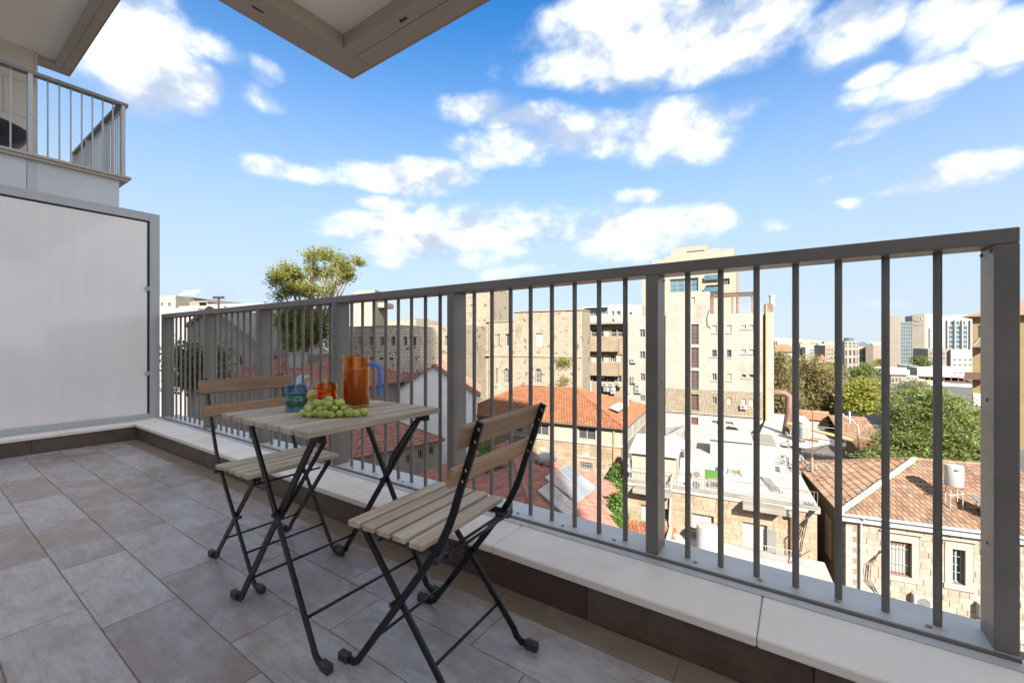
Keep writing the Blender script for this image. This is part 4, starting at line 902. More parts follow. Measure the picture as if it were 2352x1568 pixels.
for i, h in enumerate(bb_): window(br_, h, m_gfr, m_tshut if i % 2 else m_glass, 2, 0, .3, y0=.5)
for i, h in enumerate(bc): window(br_, h, m_wfr, m_glass, 1, 0, .3, y0=.5)
for (ya, yb) in ((832, 940), (1032, 1140)): br_.part('parapet', MB().box(-.05, uW-1.2, -.5, .49, zz(yb), zz(ya), 0, .03), m_tan)
br_.part('roof_edge', MB().box(-.2, uW, -.6, 9, zz(712)+.002, zz(695)), m_conc)
gp = MB(); gp.tube([(.05, -.62, GZ), (.05, -.62, zz(690))], .09, 7); br_.part('green_pipe', gp, mk('green_pipe', (.03, .16, .09), None, 1, .6))
for r, l in (((330, 1197, 378, 1230), 'leftmost air conditioner of the upper row under the brown building'), ((385, 1197, 430, 1232), 'middle air conditioner of the upper row under the brown building'), ((460, 1192, 490, 1230), 'rightmost air conditioner of the upper row under the brown building'), ((342, 1237, 388, 1270), 'flat air conditioner in the lower row under the brown building'), ((400, 1240, 440, 1290), 'tall air conditioner in the lower row under the brown building')): acpx(Z6, r, br_, -.2, l)
t_ = br_.rect(Z6, (178, 1180, 238, 1283), -2.5); p = br_.world((t_[0]+t_[1])/2, -2.5, t_[2]); o = tag(MB().lathe([(.02, 0), ((t_[1]-t_[0])/2, .02), ((t_[1]-t_[0])/2, (t_[3]-t_[2])*.94), ((t_[1]-t_[0])*.4, t_[3]-t_[2]), (.02, (t_[3]-t_[2])*1.02)], 20).build('water_tank', m_tank, None, False, p), 'tall white cylindrical water tank beside the brown building', 'water tank'); smooth_by_angle(o)
# ---------------------------------------------------------------- old stone institute
ol = B('stone_institute', 'large golden stone building with arched windows behind the orange roof', Z4(1480, 0)[0], 55, 7.3)
uR = ol.u(Z5(1238, 0)[0]); uM = ol.u(Z4(1762, 0)[0]); zt = ol.uz(*Z4(1900, 400))[1]; zt2 = ol.uz(*Z4(1600, 502))[1]; zs_ = ol.uz(*Z4(1900, 838))[1]
q4 = lambda *r: ol.rect(Z4, r)
H1 = [q4(1595, 620, 1616, 745), q4(1675, 620, 1712, 745)]; H2 = [q4(1985, 615, 2055, 745)]; L1 = [q4(1585, 970, 1600, 1120)]; L2 = [tuple(q4(1668, 970, 1712, 1120))+('arch',), tuple(q4(1985, 972, 2046, 1120))+('arch',)]
facade(ol, 'upper_wall', 0.6, uM, 0, 3, zs_, zt2, H1, m_stoneO, .3)
facade(ol, 'upper_wall', uM+.002, uR, 0.02, 3.2, zs_, zt, H2, m_stoneO, .25)
facade(ol, 'lower_wall', 0.6, uR+.05, -.12, 3.2, GZ, zs_-.002, [tuple(h) for h in L1]+L2, m_stoneO, .35)
rc_ = MB(); n = 8; pts = [(.6-.6*math.sin(math.pi/2*k/n), .6-.6*math.cos(math.pi/2*k/n)) for k in range(n+1)]; rc_.prism([(.6, .0)]+pts[1:]+[(0, 3), (.6, 3)], GZ, zt2-.002); ol.part('rounded_corner', rc_, m_stoneO)
ol.part('string_course', MB().box(-.1, uR+.1, -.22, -.001, zs_-.22, zs_+.02, 0, .05), m_stoneO)
ol.part('coping', MB().box(uM, uR+.05, -.12, 3.25, zt+.002, zt+.2, 0, .05), m_conc); ol.part('coping', MB().box(0, uM-.01, -.12, 3, zt2+.002, zt2+.2, 0, .05), m_conc)
for h in H1+L1: window(ol, h, m_gfr, m_glass, 0, 0, .3)
for h in H2: window(ol, h, m_wfr, m_pale, 0, 0, .25)
for h in L2: window(ol, h, m_wfr, m_glass, 1, 2, .35, bars=True, y0=-.12)
for (r, s) in (((1000, 0, 1115, 70), .9), ((980, 275, 1060, 335), .7), ((1050, 200, 1075, 240), .3)):
    q = ol.rect(Z5, r, -.3); p = ol.world((q[0]+q[1])/2, -.3, (q[2]+q[3])/2); t = thing('wall_shrub', 'large tuft of caper bush high on the golden stone wall' if s > .8 else 'rounded green bush growing just above the orange roof ridge' if s > .5 else 'small weed tuft on the golden stone wall', 'shrub', p, 0, 'shrubs growing on the stone wall')
    leaves([((0, 0, 0), (q[1]-q[0])*.4, .4, (q[3]-q[2])*.4)], int(900*s), .16, m_lf['euc'], 'foliage', t, droop=1.0, asp=4)
# quoined tower and stair building left of it
qt = B('square_stone_tower', 'narrow square tower of golden stone with quoins beside the large stone building', Z4(1225, 0)[0], 57, 7.3)
uq = qt.u(Z4(1532, 0)[0]); zq = zat(664, 56); facade(qt, 'wall', 0, uq, 0, 6, GZ, zq, [tuple(qt.rect(Z4, (1440, 640, 1478, 740)))], m_stoneO, .3); window(qt, qt.rect(Z4, (1440, 640, 1478, 740)), m_wfr, m_glass, 1, 1, .3)
qx = qt.u(Z4(1340, 0)[0])
for k in range(44):
    w_ = .5 if k % 2 else .85; z = GZ+.52*k
    if z+.5 < zq: qt.part('quoin', MB().box(qx-w_, qx+.2, -.05, .2, z, z+.47, 0, .03), m_stoneO)
sb = B('stair_building', 'sunlit old stone building with pointed arch and outside iron stair', Z4(800, 0)[0], 53, 7.3)
us_ = sb.u(Z4(1230, 0)[0]); zsb = sb.uz(*Z4(950, 533))[1]
q = lambda *r: tuple(sb.rect(Z4, r)); SW = [q(870, 640, 890, 740), q(925, 640, 952, 742), q(1058, 640, 1080, 742), q(808, 682, 838, 800)]; ar = q(880, 865, 992, 985)
facade(sb, 'wall', 0, us_, 0, 9, GZ, zsb, SW, m_stoneO, .3)
for h in SW[:3]: window(sb, h, m_wfr, m_glass, 0, 1, .3)
window(sb, SW[3], m_gfr, m_dark, 0, 0, .3, name='door')
cx_ = (ar[0]+ar[1])/2; r_ = (ar[1]-ar[0])/2; a_ = MB(); n = 9
arc = [(-r_+2*r_*0, 0)]; L_ = [(-r_+(1.3*r_-1.3*r_*math.cos(t)), 1.3*r_*math.sin(t)) for t in [k*1.35/n for k in range(n+1)]]; L_ = [(x, z) for x, z in L_ if x <= 0]; L_.append((0, L_[-1][1]*1.06)); poly = L_+[(-x, z) for x, z in L_[::-1][1:]]
zA = ar[2]+.9; out = [(x*1.14, z*1.12) for x, z in poly]
for (A, C, Dd, Ee) in zip(poly[:-1], poly[1:], out[1:], out[:-1]): a_.add([(cx_+A[0], -.12, zA+A[1]), (cx_+C[0], -.12, zA+C[1]), (cx_+Dd[0], -.12, zA+Dd[1]), (cx_+Ee[0], -.12, zA+Ee[1]), (cx_+A[0], .0, zA+A[1]), (cx_+C[0], .0, zA+C[1]), (cx_+Dd[0], .0, zA+Dd[1]), (cx_+Ee[0], .0, zA+Ee[1])], [(0, 1, 2, 3), (4, 0, 3, 7), (1, 0, 4, 5), (2, 6, 7, 3)])
sb.part('arch_ring', a_, m_conc); m = MB(); m.add([(cx_+x, -.012, zA+z) for x, z in poly], [tuple(range(len(poly)))[::-1]]); sb.part('arch_infill', m, m_stoneR)
st = MB(); p0 = q(735, 915, 745, 925); p1 = q(825, 810, 835, 820)
for k in range(12): f_ = k/11; x = p0[0]*(1-f_)+p1[0]*f_; z = p0[2]*(1-f_)+p1[2]*f_; st.box(x-.14, x+.14, -1.2, -.2, z-.02, z+.03)
st.bar((p0[0], -1.22, p0[2]-.1), (p1[0], -1.22, p1[2]-.1), .05, .2); st.bar((p0[0], -1.22, p0[2]+.9), (p1[0], -1.22, p1[2]+.9), .04, .05); sb.part('iron_stair', st, m_gfr)
up = B('roof_storey', 'low beige roof storey behind the old stone building', Z4(475, 0)[0], 66, 7.3); up.part('wall', MB().box(0, up.u(Z4(762, 0)[0]), 0, 6, GZ, up.uz(*Z4(600, 478))[1]), m_stoneB); up.part('stair_head', MB().box(1.2, 5, .5, 4, up.uz(*Z4(600, 478))[1]+.002, up.uz(*Z4(600, 462))[1]), m_conc)
# rough stone building
rb = B('rough_stone_building', 'weathered grey stone building with a row of dark white-framed windows', Z4(60, 0)[0], 52, 2.)
q = lambda *r: tuple(rb.rect(Z4, r)); RW = [q(180, 650, 207, 738), q(285, 650, 320, 738), q(398, 650, 434, 738), q(508, 645, 547, 738)]; RS = [q(388, 862, 430, 888), q(488, 862, 531, 888), q(285, 862, 318, 888)]
ur = rb.u(Z4(600, 0)[0]); zrb = rb.uz(*Z4(400, 548))[1]; facade(rb, 'wall', 0, ur, 0, 8, GZ, zrb, RW+RS, m_stoneR, .35)
for h in RW: window(rb, h, m_wfr, m_glass, 0, 1, .35)
for h in RS: window(rb, h, m_gfr, m_dark, 0, 0, .35)
rb.part('coping', MB().box(-.05, ur+.05, -.06, 8, zrb+.002, zrb+.12), m_conc)
P_ = rb.world(ur, 0, 0); r2b = B('rough_stone_wing', 'grey stone wing with two tall windows by the iron stair', 0, 0, 24., O=(P_.x+.02, P_.y+.02)); q = lambda *r: tuple(r2b.rect(Z4, r)); RW = [q(642, 648, 668, 738), q(733, 650, 762, 738)]
facade(r2b, 'wall', 0, r2b.u(Z4(806, 0)[0]), 0, 7, GZ, zrb-.05, RW, m_stoneR, .35)
for h in RW: window(r2b, h, m_wfr, m_glass, 0, 1, .35)
pb = B('plain_stone_block', 'blank beige stone stair tower above the weathered grey building', Z4(128, 0)[0], 66, 30.); q = lambda *r: tuple(pb.rect(Z4, r)); upb = pb.u(Z4(345, 0)[0]); zpb = zat(667, 64)
pb.part('wall', MB().box(0, upb, 0, 4.5, GZ, zpb), m_stoneB); pb.part('roof_cap', MB().box(.4, upb-.2, .4, 4, zpb+.002, zpb+.35), m_conc); pb.part('balcony', MB().box(upb+.002, upb+1.6, 1, 3.8, zpb-2.4, zpb-1.6, 0, .04), m_stoneB)
# ---------------------------------------------------------------- house with weathered hip roof, right
hh_ = B('stone_house', 'stone house with weathered hipped tile roof below the right end of the railing', 1943.5, 22.0, 11.8)
ZE = -7.9; zb = hh_.zb; L = lambda z: z-zb
HW, HD = 13.0, 9.0
q = lambda *r: tuple(hh_.rect(ZR, r))
w1, w2, w3 = q(876, 815, 1056, 1102), q(1395, 880, 1502, 1172), q(1780, 880, 1890, 1172)
m_mort = mk('lime_mortar', (.42, .34, .26), (.50, .42, .33), 4, .95, bmp=.3, bscale=30)
m_stP = mk('pink_cream_stone', (.66, .52, .40), (.76, .66, .55), 1.3, .9, isl=.16, bmp=.5, bscale=9, stain=(.56, .38, .26, .6), stscale=1.2, bdist=.03)
m_stC = mk('dressed_cream_stone', (.72, .64, .54), (.80, .73, .64), 1.5, .85, isl=.07, bmp=.15, bscale=15)
wl = facade(hh_, 'wall', 0, HW, 0, HD, GZ, ZE-.1, [w1, w2, w3], m_mort, .3)
dre = []
for h in (w1, w2, w3):
    fr = (h[0]-.28, h[1]+.28, h[2]-.25, h[3]+.32); dre.append(fr); m = MB(); m.box(fr[0], h[0], -.05, .02, h[2], h[3], 0, .01); m.box(h[1], fr[1], -.05, .02, h[2], h[3], 0, .01); m.box(fr[0], fr[1], -.06, .02, h[3]+.002, fr[3], 0, .01); m.box(fr[0]-.05, fr[1]+.05, -.09, .02, fr[2], h[2]-.002, 0, .01); hh_.part('stone_surround', m, m_stC)
    hh_.part('hood_mould', MB().box(fr[0]-.15, fr[1]+.15, -.13, .02, fr[3]+.10, fr[3]+.19, 0, .02), m_stC)
stones(hh_, wl, .5, HW-.2, -13.4, ZE-.45, dre, .275, .32, .75, m_stP, 300, 0, .03, 4)
for k in range(20): w_ = .42 if k % 2 else .26; hh_.part('quoin', MB().box(-.03, w_, -.045, w_, ZE-.74-.275*(k), ZE-.74-.275*(k+1)+.01+.27*0+.0, 0, .012), m_stC)
o = window(hh_, w1, m_rust, m_shut, 0, 0, .3, bars='w'); hw_ = w1[1]-w1[0]
MB().box(.02, hw_-.02, -.02, .02, w1[3]-w1[2]-.26, w1[3]-w1[2]-.02).build('roller_box', m_rust, o)
window(hh_, w2, m_wfr, m_gblue, 1, 1, .3, bars='w'); window(hh_, w3, m_wfr, m_glass, 1, 1, .3)
sw1 = MB(); hh_.part('side_shutter', MB().box(-.03, -.002, 2.4, 3.5, -11.6, -9.3), m_tshut); hh_.part('side_shutter', MB().box(-.03, -.002, 5.4, 6.3, -11.4, -9.3), m_tshut)
hh_.part('side_wall_face', MB().box(-.012, -.001, .3, HD, GZ, ZE-.12), m_ochre)
OV = .38
rf = MB(); rf.box(-OV, HW+OV, -OV, HD+OV, L(ZE)-.12, L(ZE)-.03); roof = rf.build('roof', m_ochre, hh_.o)
rise, run = 2.0, HD/2+OV; sl = math.hypot(rise, run)
tiles(hh_, roof, (-OV, -OV, L(ZE)), (1, 0, 0), (0, run, rise), [(0, 0), (HW+2*OV, 0), (HW+2*OV-run, sl), (run, sl)], .235, .36, m_tileW, 280)
tiles(hh_, roof, (-OV, HD+OV, L(ZE)), (0, -1, 0), (run, 0, rise), [(0, 0), (HD+2*OV, 0), (run, sl)], .235, .36, m_tileW, 0)
ap = (HD/2, HD/2, L(ZE)+rise); ap2 = (HW-HD/2, HD/2, L(ZE)+rise)
m = MB(); m.quad((HW+OV, HD+OV, L(ZE)), (-OV, HD+OV, L(ZE)), ap, ap2); m.quad((HW+OV, -OV, L(ZE)), (HW+OV, HD+OV, L(ZE)), ap2); m.build('rear_slope', m_tileW, roof)
ridge(hh_, roof, (-OV, -OV, L(ZE)+.05), (ap[0], ap[1], ap[2]+.05), .15, .33, m_mortar); ridge(hh_, roof, (ap[0], ap[1], ap[2]+.05), (ap2[0], ap2[1], ap2[2]+.05), .13, .36, m_tileW); ridge(hh_, roof, (-OV, HD+OV, L(ZE)+.05), (ap[0], ap[1], ap[2]+.05), .13, .36, m_tileW)
g = MB(); g.tube([(-OV, -OV-.06, ZE-.05), (HW+OV, -OV-.06, ZE-.05)], .075, 8); hh_.part('gutter', g, m_metal)
ud = hh_.u(ZR(640, 0)[0], -.2); g = MB(); g.tube([(ud, -OV-.06, ZE-.1), (ud, -.12, ZE-.5), (ud, -.12, GZ)], .06, 8); hh_.part('downpipe', g, m_metal)
hh_.part('eaves_board', MB().box(-OV+.1, HW, -OV+.06, -.05, ZE-.42, ZE-.122), m_metal)
for k in range(3):
    c = MB(); x0_ = hh_.u(ZR(800, 0)[0]); c.tube([(x0_, -.1, -9.6-.05*k), (x0_-.45-.08*k, -.16, -10.4), (x0_-.5-.1*k, -.18, -11.2), (x0_-.1, -.14, -11.9)], .014, 5); hh_.part('cable', c, m_blk)
# water heater on that roof
ft = hh_.u(ZR(1362, 0)[0], 1.0); zf_ = ZE+(1.0+OV)/run*rise
wt_ = thing('solar_water_tank', 'white upright solar water tank on a tall stand over the weathered tile roof', 'water tank', hh_.world(ft+.22, 1.0, zf_+.02), hh_.a)
r_ = .36; smooth_by_angle(MB().lathe([(.02, 1.05), (r_*.96, 1.05), (r_, 1.09), (r_, 2.02), (r_*.93, 2.08), (.02, 2.12)], 28).build('tank', m_tank, wt_))
MB().box(-.12, .02, -r_-.012, -r_+.05, 1.84, 1.93).build('maker_plate', m_bfr, wt_)
for (x, y) in ((-.24, -.24), (.24, -.24), (-.24, .24), (.24, .24)): MB().tube([(x, y, .02+(y)*.41), (x*.9, y*.9, 1.04)], .022, 6).build('leg', m_metal, wt_)
MB().tube([(-.28, -.26, .6), (.28, -.26, .75)], .014, 5).build('brace', m_metal, wt_); MB().box(-.42, .42, -.36, -.30, 1.0, 1.045).build('shelf', m_rust, wt_)
sp_ = thing('solar_collector', 'tilted solar collector panel beside the upright white water tank', 'solar panel', hh_.world(ft+.85, .55, zf_), hh_.a)
mx = Matrix.Translation((0, 0, .55)) @ Matrix.Rotation(math.radians(48), 4, 'Y') @ Matrix.Rotation(math.radians(8), 4, 'X'); MB().box(-.1, 1.7, -.5, .5, 0, .08, 0, .01, mx).build('panel', m_solar, sp_); MB().box(-.13, 1.73, -.53, .53, -.03, -.002, 0, 0, mx).build('frame', m_metal, sp_)
for x, y in ((.2, -.45), (.2, .45), (1.0, .45), (1.0, -.45)): MB().tube([(x, y, -.1+.4*(y-.0)), (x, y, .55-x*.74)], .02, 5).build('leg', m_metal, sp_)
# white balcony and garden level below the house
bc_ = B('garden_terrace', 'sunlit white terrace with railing and air conditioners below the stone house', 0, 0, 11.8, GZ, 'terrace', O=tuple(hh_.world(1.2, -2.6, 0).xy))
bc_.part('slab', MB().box(0, 11, 0, 2.58, -12.6, -12.35), m_roofw); bc_.part('wall', MB().box(.1, 11, .1, 2.5, GZ, -12.602), m_white)
for k in range(40): bc_.part('baluster', MB().box(3.2+.14*k, 3.23+.14*k, .04, .07, -12.35, -11.5), m_wfr)
bc_.part('handrail', MB().box(3.1, 9, .02, .10, -11.5, -11.45), m_wfr)
air(hh_.world(2.6, -.05, -12.1), hh_.a, 'white air conditioner on the ground floor wall of the stone house, left one', 1.0, .62); air(hh_.world(5.0, -.05, -12.0), hh_.a, 'white air conditioner behind the white terrace railing of the stone house', .95, .62)
# ---------------------------------------------------------------- flat-roofed stone house in the middle
fh = B('flat_roofed_house', 'stone house with cluttered flat roof, canopies and white shutters', 1440, 26.4)
FW = fh.u(1877); ZT_ = -7.75; q = lambda *r: tuple(fh.rect(Z7, r))
fw1, fd, fw0, fwx = q(790, 888, 1012, 1068), q(1308, 985, 1558, 1345), q(268, 798, 345, 970), q(505, 838, 545, 960)
m_stY = mk('honey_stone', (.62, .45, .29), (.74, .58, .42), 1.2, .9, isl=.17, bmp=.5, bscale=9, stain=(.58, .34, .20, .65), stscale=1.3, bdist=.03)
wl = facade(fh, 'wall', 0, FW, 0, 12, GZ, ZT_-.25, [fw1, fd, fw0, fwx], m_mort, .25)
stones(fh, wl, .02, FW-.02, -12.2, ZT_-.27, [fw1, fd, fw0, fwx], .27, .35, .85, m_stY, 300, 0, .028, 9)
fh.part('roof_slab', MB().box(-.08, FW+.12, -.14, 12, ZT_-.248, ZT_, 0, .03), m_roofw); fh.part('coping', MB().box(-.08, FW+.12, -.2, .12, ZT_+.002, ZT_+.09, 0, .02), m_conc)
window(fh, fw1, m_wfr, m_shut, 0, 0, .25, sill=True); window(fh, fd, m_wfr, m_shut, 0, 0, .25, name='door'); window(fh, fw0, m_wfr, m_shut, 0, 0, .25); window(fh, fwx, m_wfr, m_glass, 0, 0, .25)
m = MB(); sq = q(1558, 1025, 1642, 1382); mx = Matrix.Translation((fd[1]+.02, -.02, 0)) @ Matrix.Rotation(math.radians(-28), 4, 'Z'); [m.box(0, sq[1]-sq[0]+.1, -.05 if k % 2 else -.04, 0, fd[2]-.1+(fd[3]-fd[2])*k/16, fd[2]-.1+(fd[3]-fd[2])*(k+1)/16-.015, 0, 0, mx) for k in range(16)]; fh.part('open_shutter', m, m_wfr)
for r in ((1262, 745, 1690, 880), (180, 590, 560, 672)):
    c = q(*r); fh.part('canopy', MB().box(c[0]+.2, c[1]+.2, -.95, -.03, c[3]-.35, c[3]-.08, 0, .02), m_conc)
hd = q(1758, 842, 1826, 905); fh.part('hood', MB().box(hd[0], hd[1], -.45, -.03, hd[2], hd[3], 0, .08), m_conc); g = MB(); g.tube([(hd[1]-.1, -.12, hd[2]), (hd[1]-.1, -.12, hd[2]-1.9)], .07, 7); fh.part('vent_pipe', g, m_pipe)
for k in range(5):
    x0_, z0 = FW-.55+.06*k, ZT_-.1; c = MB(); c.tube([(FW-.5+.1*k, .6, ZT_+.1), (x0_+.2, -.2, z0), (x0_-.25*k-.1, -.12, -9.6), (x0_-.18*k-.3, -.1, -11.2), (x0_-.1*k-.2, -.1, -12.6)], .02, 5); fh.part('cable', c, m_blk)
wp = MB(); x0_ = fh.u(Z7(575, 0)[0]); wp.tube([(x0_+.1, .3, ZT_+.75), (x0_+.05, -.16, ZT_+.35), (x0_, -.18, -8.6), (x0_-.05, -.14, -9.8), (x0_+.1, -.14, -10.9)], .07, 7); fh.part('waste_pipe', wp, m_white)
# annex roof in front, painted white
an = B('white_annex', 'white painted lower annex roof in front of the honey stone wall', 0, 0, 7.3, GZ, 'building', O=tuple(fh.world(2.6, -4.2, 0).xy)); AW = FW-2.4
an.part('wall', MB().box(0, AW, 0, 4.14, GZ, -10.6), m_white); an.part('roof_slab', MB().box(-.1, AW+.1, -.1, 4.15, -10.598, -10.45, 0, .03), m_roofw); an.part('parapet', MB().box(-.1, .12, -.1, 4.1, -10.448, -10.1, 0, .03), m_roofw)
rq = MB(); ra = [fh.u(Z7(1500, 0)[0], -.6), fh.u(Z7(1730, 0)[0], -.6)]
g = B('small_iron_railing', 'short thin iron railing by the white shuttered door', 0, 0, 7.3, -10.45, 'railing', O=tuple(fh.world(ra[0], -1.1, 0).xy)); [g.part('bar', MB().tube([(k*.16, 0, -10.45), (k*.16, 0, -9.75)], .012, 5), m_wfr) for k in range(14)]; g.part('handrail', MB().tube([(-.6, 0, -9.75), (2.2, 0, -9.75)], .018, 5), m_wfr); g.part('brace', MB().bar((1.2, 0, -10.4), (2.1, -.1, -9.5), .04, .04), m_rust)
tq = q(872, 1062, 1030, 1270); rr = .55; p = fh.world(fh.u(Z7(950, 0)[0], -1.6), -1.6, -10.445); t = thing('water_tank', 'white cylindrical water tank with dark lettering on the white annex roof', 'water tank', p, fh.a)
smooth_by_angle(MB().lathe([(.02, 0), (rr, .01), (rr, 1.32), (rr*.95, 1.40), (.02, 1.46)], 32).build('tank', m_tank, t)); 
for k in range(7): MB().box(rr*math.sin(-.9)-.02+.0, rr*math.sin(-.9)+.05, -rr*math.cos(-.9)-.02, -rr*math.cos(-.9)+.03, .35+.11*k, .35+.11*k+.07-(k % 3)*.015).build('letter', m_bfr, t)
# red tile stub roof at the left foot
sr = B('lean_to', 'small red tiled lean-to roof at the foot of the honey stone house', 0, 0, 7.3, GZ, 'shed', O=tuple(fh.world(-.2, -1.9, 0).xy)); sr.part('wall', MB().box(.1, 2.9, .1, 1.85, GZ, -10.9), m_cream); rp = sr.part('roof', MB().box(0, 3, 0, .1, -10.92, -10.85), m_ochre); tiles(sr, sr.o, (0, -.1, -10.9-sr.zb), (1, 0, 0), (0, 1.9, .75), [(0, 0), (3, 0), (3, 2.1), (0, 2.1)], .23, .34, m_tileO, 0)
# roof clutter, each its own thing
ROOF = ZT_+.003
def rp_(zx, zy): x, y = ZC(zx, zy); d = F*(CAMZ-ROOF)/(y-HY); w_ = W(x, d); return Vector((w_.x, w_.y, ROOF)), d
def onroof(name, label, cat, zx, zy, rz=fh.a): p, d = rp_(zx, zy); return thing(name, label, cat, p, rz), d
t, d = onroof('roof_room', 'white box-shaped roof room with flat grey lid on the cluttered roof', 'roof room', 640, 668); pxm = d/F*.2*1.05
MB().box(0, 850*pxm, 0, 3.2, 0, 1.15, 0, .02).build('wall', m_white, t); MB().box(260*pxm, 850*pxm, .02, 3.0, 1.152, 2.15, 0, .02).build('upper_wall', m_white, t); MB().box(250*pxm, 660*pxm, -.15, 3.3, 2.152, 2.3, 0, .02).build('lid', m_metal, t); MB().box(670*pxm, 860*pxm, -.05, 3.1, 2.152, 2.22).build('lid', m_conc, t)
t, d = onroof('roof_shed', 'beige roof shed with grey sloping metal lid at the left of the roof', 'shed', 45, 790); pxm = d/F*.2
MB().box(0, 2.6, 0, 2.2, 0, 1.75).build('wall', m_cream, t); m = MB(); m.add([(-.15, -.3, 1.7), (2.8, -.3, 1.7), (2.8, 2.4, 2.35), (-.15, 2.4, 2.35), (-.15, -.3, 1.76), (2.8, -.3, 1.76), (2.8, 2.4, 2.41), (-.15, 2.4, 2.41)], [(3, 2, 1, 0), (4, 5, 6, 7), (0, 1, 5, 4), (1, 2, 6, 5), (2, 3, 7, 6), (3, 0, 4, 7)]); m.build('lid', m_metal, t)
t, d = onroof('satellite_dish', 'white round satellite dish on a short mast by the beige roof shed', 'satellite dish', 22, 770); 
mx = Matrix.Translation((0, -.1, .75)) @ Matrix.Rotation(math.radians(75), 4, 'X') @ Matrix.Rotation(math.radians(-25), 4, 'Y'); m = MB(); m.lathe([(.02, -.10), (.2, -.08), (.36, -.02), (.45, .05), (.46, .06), (.36, 0), (.2, -.06), (.02, -.085)], 24); m.v = [tuple(mx @ Vector(v)) for v in m.v]; m.build('dish', m_tank, t, True); MB().tube([(0, 0, 0), (0, 0, .75)], .03, 7).build('mast', m_metal, t); MB().tube([tuple(mx @ Vector((0, 0, -.05))), tuple(mx @ Vector((.0, .25, .42)))], .012, 5).build('feed_arm', m_metal, t); MB().box(-.06, .02, -.58, -.54, .8, .95).build('emblem', m_grn, t)
t, d = onroof('plastic_crate', 'bright green plastic crate on the flat roof', 'crate', 862, 795); m = MB(); m.box(0, .95, 0, .6, 0, .05); [m.box(0, .95, yy, yy+.03, .051, .48) for yy in (0, .57)]; [m.box(xx, xx+.03, .031, .569, .051, .48) for xx in (0, .92)]; m.build('shell', m_grn, t); [MB().box(.15*k+.05, .15*k+.10, -.012, -.001, .1, .42).build('rib', m_grn, t) for k in range(6)]
def rag(name, label, cat, zx, zy, wx, wy, h, mat, seed):
    t, d = onroof(name, label, cat, zx, zy); r = np.random.default_rng(seed); n = 22; vs = []
    for j in range(n):
        for i in range(n):
            u, v = i/(n-1)*2-1, j/(n-1)*2-1; e = max(0, 1-(u*u)**1.2-(v*v)**1.2); hgt = h*e*(.55+.45*math.sin(u*9+seed)*math.cos(v*7)+.35*r.normal())
            k = 1+.12*math.sin(5*math.atan2(v, u)+seed); vs.append((u*wx*k, v*wy*k, max(.01, hgt)))
    m = MB(); m.add(vs, [(j*n+i, j*n+i+1, (j+1)*n+i+1, (j+1)*n+i) for j in range(n-1) for i in range(n-1)]); m.build('sheet', mat, t); return t
rag('tarpaulin', 'crumpled blue grey tarpaulin heaped next to the green crate', 'tarpaulin', 1060, 770, .9, .75, .55, m_tarp, 3); rag('tarpaulin', 'flat pale blue plastic sheet spread right of the tarpaulin heap', 'tarpaulin', 1260, 790, .8, .5, .22, m_tarp, 8)
t, d = onroof('wooden_box', 'small tan wooden box behind the blue plastic sheet', 'box', 1150, 745); m = MB(); [m.box(0, .7, y_, y_+.04, .02+.12*k, .10+.12*k) for k in range(3) for y_ in (0, .4)]; [m.box(x_, x_+.04, .041, .399, 0, .36) for x_ in (0, .66)]; m.build('boards', m_ochre, t)
air(rp_(722, 890)[0], fh.a, 'dark faced air conditioner standing at the roof edge', .8, .62, brk=False); air(rp_(735, 770)[0], fh.a, 'white air conditioner against the white roof room', .75, .6, brk=False)
for i, (zx, zy, l) in enumerate(((910, 890, 'grey concrete block near the roof edge'), (1770, 720, 'pinkish bucket beside the white barrel'),)):
    t, d = onroof('concrete_block' if i == 0 else 'bucket', l, 'block' if i == 0 else 'bucket', zx, zy); (MB().box(0, .75, 0, .4, 0, .5, 0, .03) if i == 0 else MB().lathe([(.16, 0), (.22, .4), (.24, .4), (.24, .43), (.2, .43), (.15, .03)], 16)).build('body', m_conc if i == 0 else mk('pink_bucket', (.62, .40, .36), None, 1, .6), t); (MB().box(.2, .55, -.012, -.001, .14, .36) if i == 0 else MB().tube([(-.23, 0, .4), (-.12, -.2, .36), (.12, -.2, .36), (.23, 0, .4)], .01, 5)).build('panel' if i == 0 else 'handle', m_grille if i == 0 else m_metal, t)
t, d = onroof('water_barrel', 'white plastic barrel under the grey metal sheet', 'barrel', 1598, 695); smooth_by_angle(MB().lathe([(.02, 0), (.26, .01), (.28, .08), (.28, .75), (.26, .85), (.2, .9), (.02, .92)], 20).build('body', m_tank, t)); MB().lathe([(.02, .92), (.09, .92), (.09, .98), (.02, .985)], 12).build('cap', m_acw, t)
t, d = onroof('metal_sheet', 'bent grey metal sheet leaning on poles over the barrel', 'sheet metal', 1600, 700); m = MB(); pts = [rp_(1545, 470)[0], rp_(1800, 660)[0]]
a0 = Vector((-.1, .9, 2.0)); m.add([(-.2, 1.0, 2.15), (1.6, -.6, .9), (1.65, -.1, .98), (-.1, 1.5, 2.25), (-.2, 1.0, 2.12), (1.6, -.6, .87), (1.65, -.1, .95), (-.1, 1.5, 2.22)], [(0, 1, 2, 3), (7, 6, 5, 4), (0, 4, 5, 1), (1, 5, 6, 2), (2, 6, 7, 3), (3, 7, 4, 0)]); m.build('sheet', m_metal, t); MB().tube([(-.15, 1.2, 0), (-.15, 1.2, 2.15)], .03, 6).build('pole', m_metal, t); MB().tube([(1.5, -.3, 0), (1.5, -.3, .93)], .03, 6).build('pole', m_metal, t)
pl = thing('pole_bundle', 'bundle of dark metal poles lying on the flat roof', 'poles', rp_(1640, 860)[0]); p0, p1 = rp_(1560, 770)[0]-Vector(pl.location), rp_(1720, 960)[0]-Vector(pl.location)
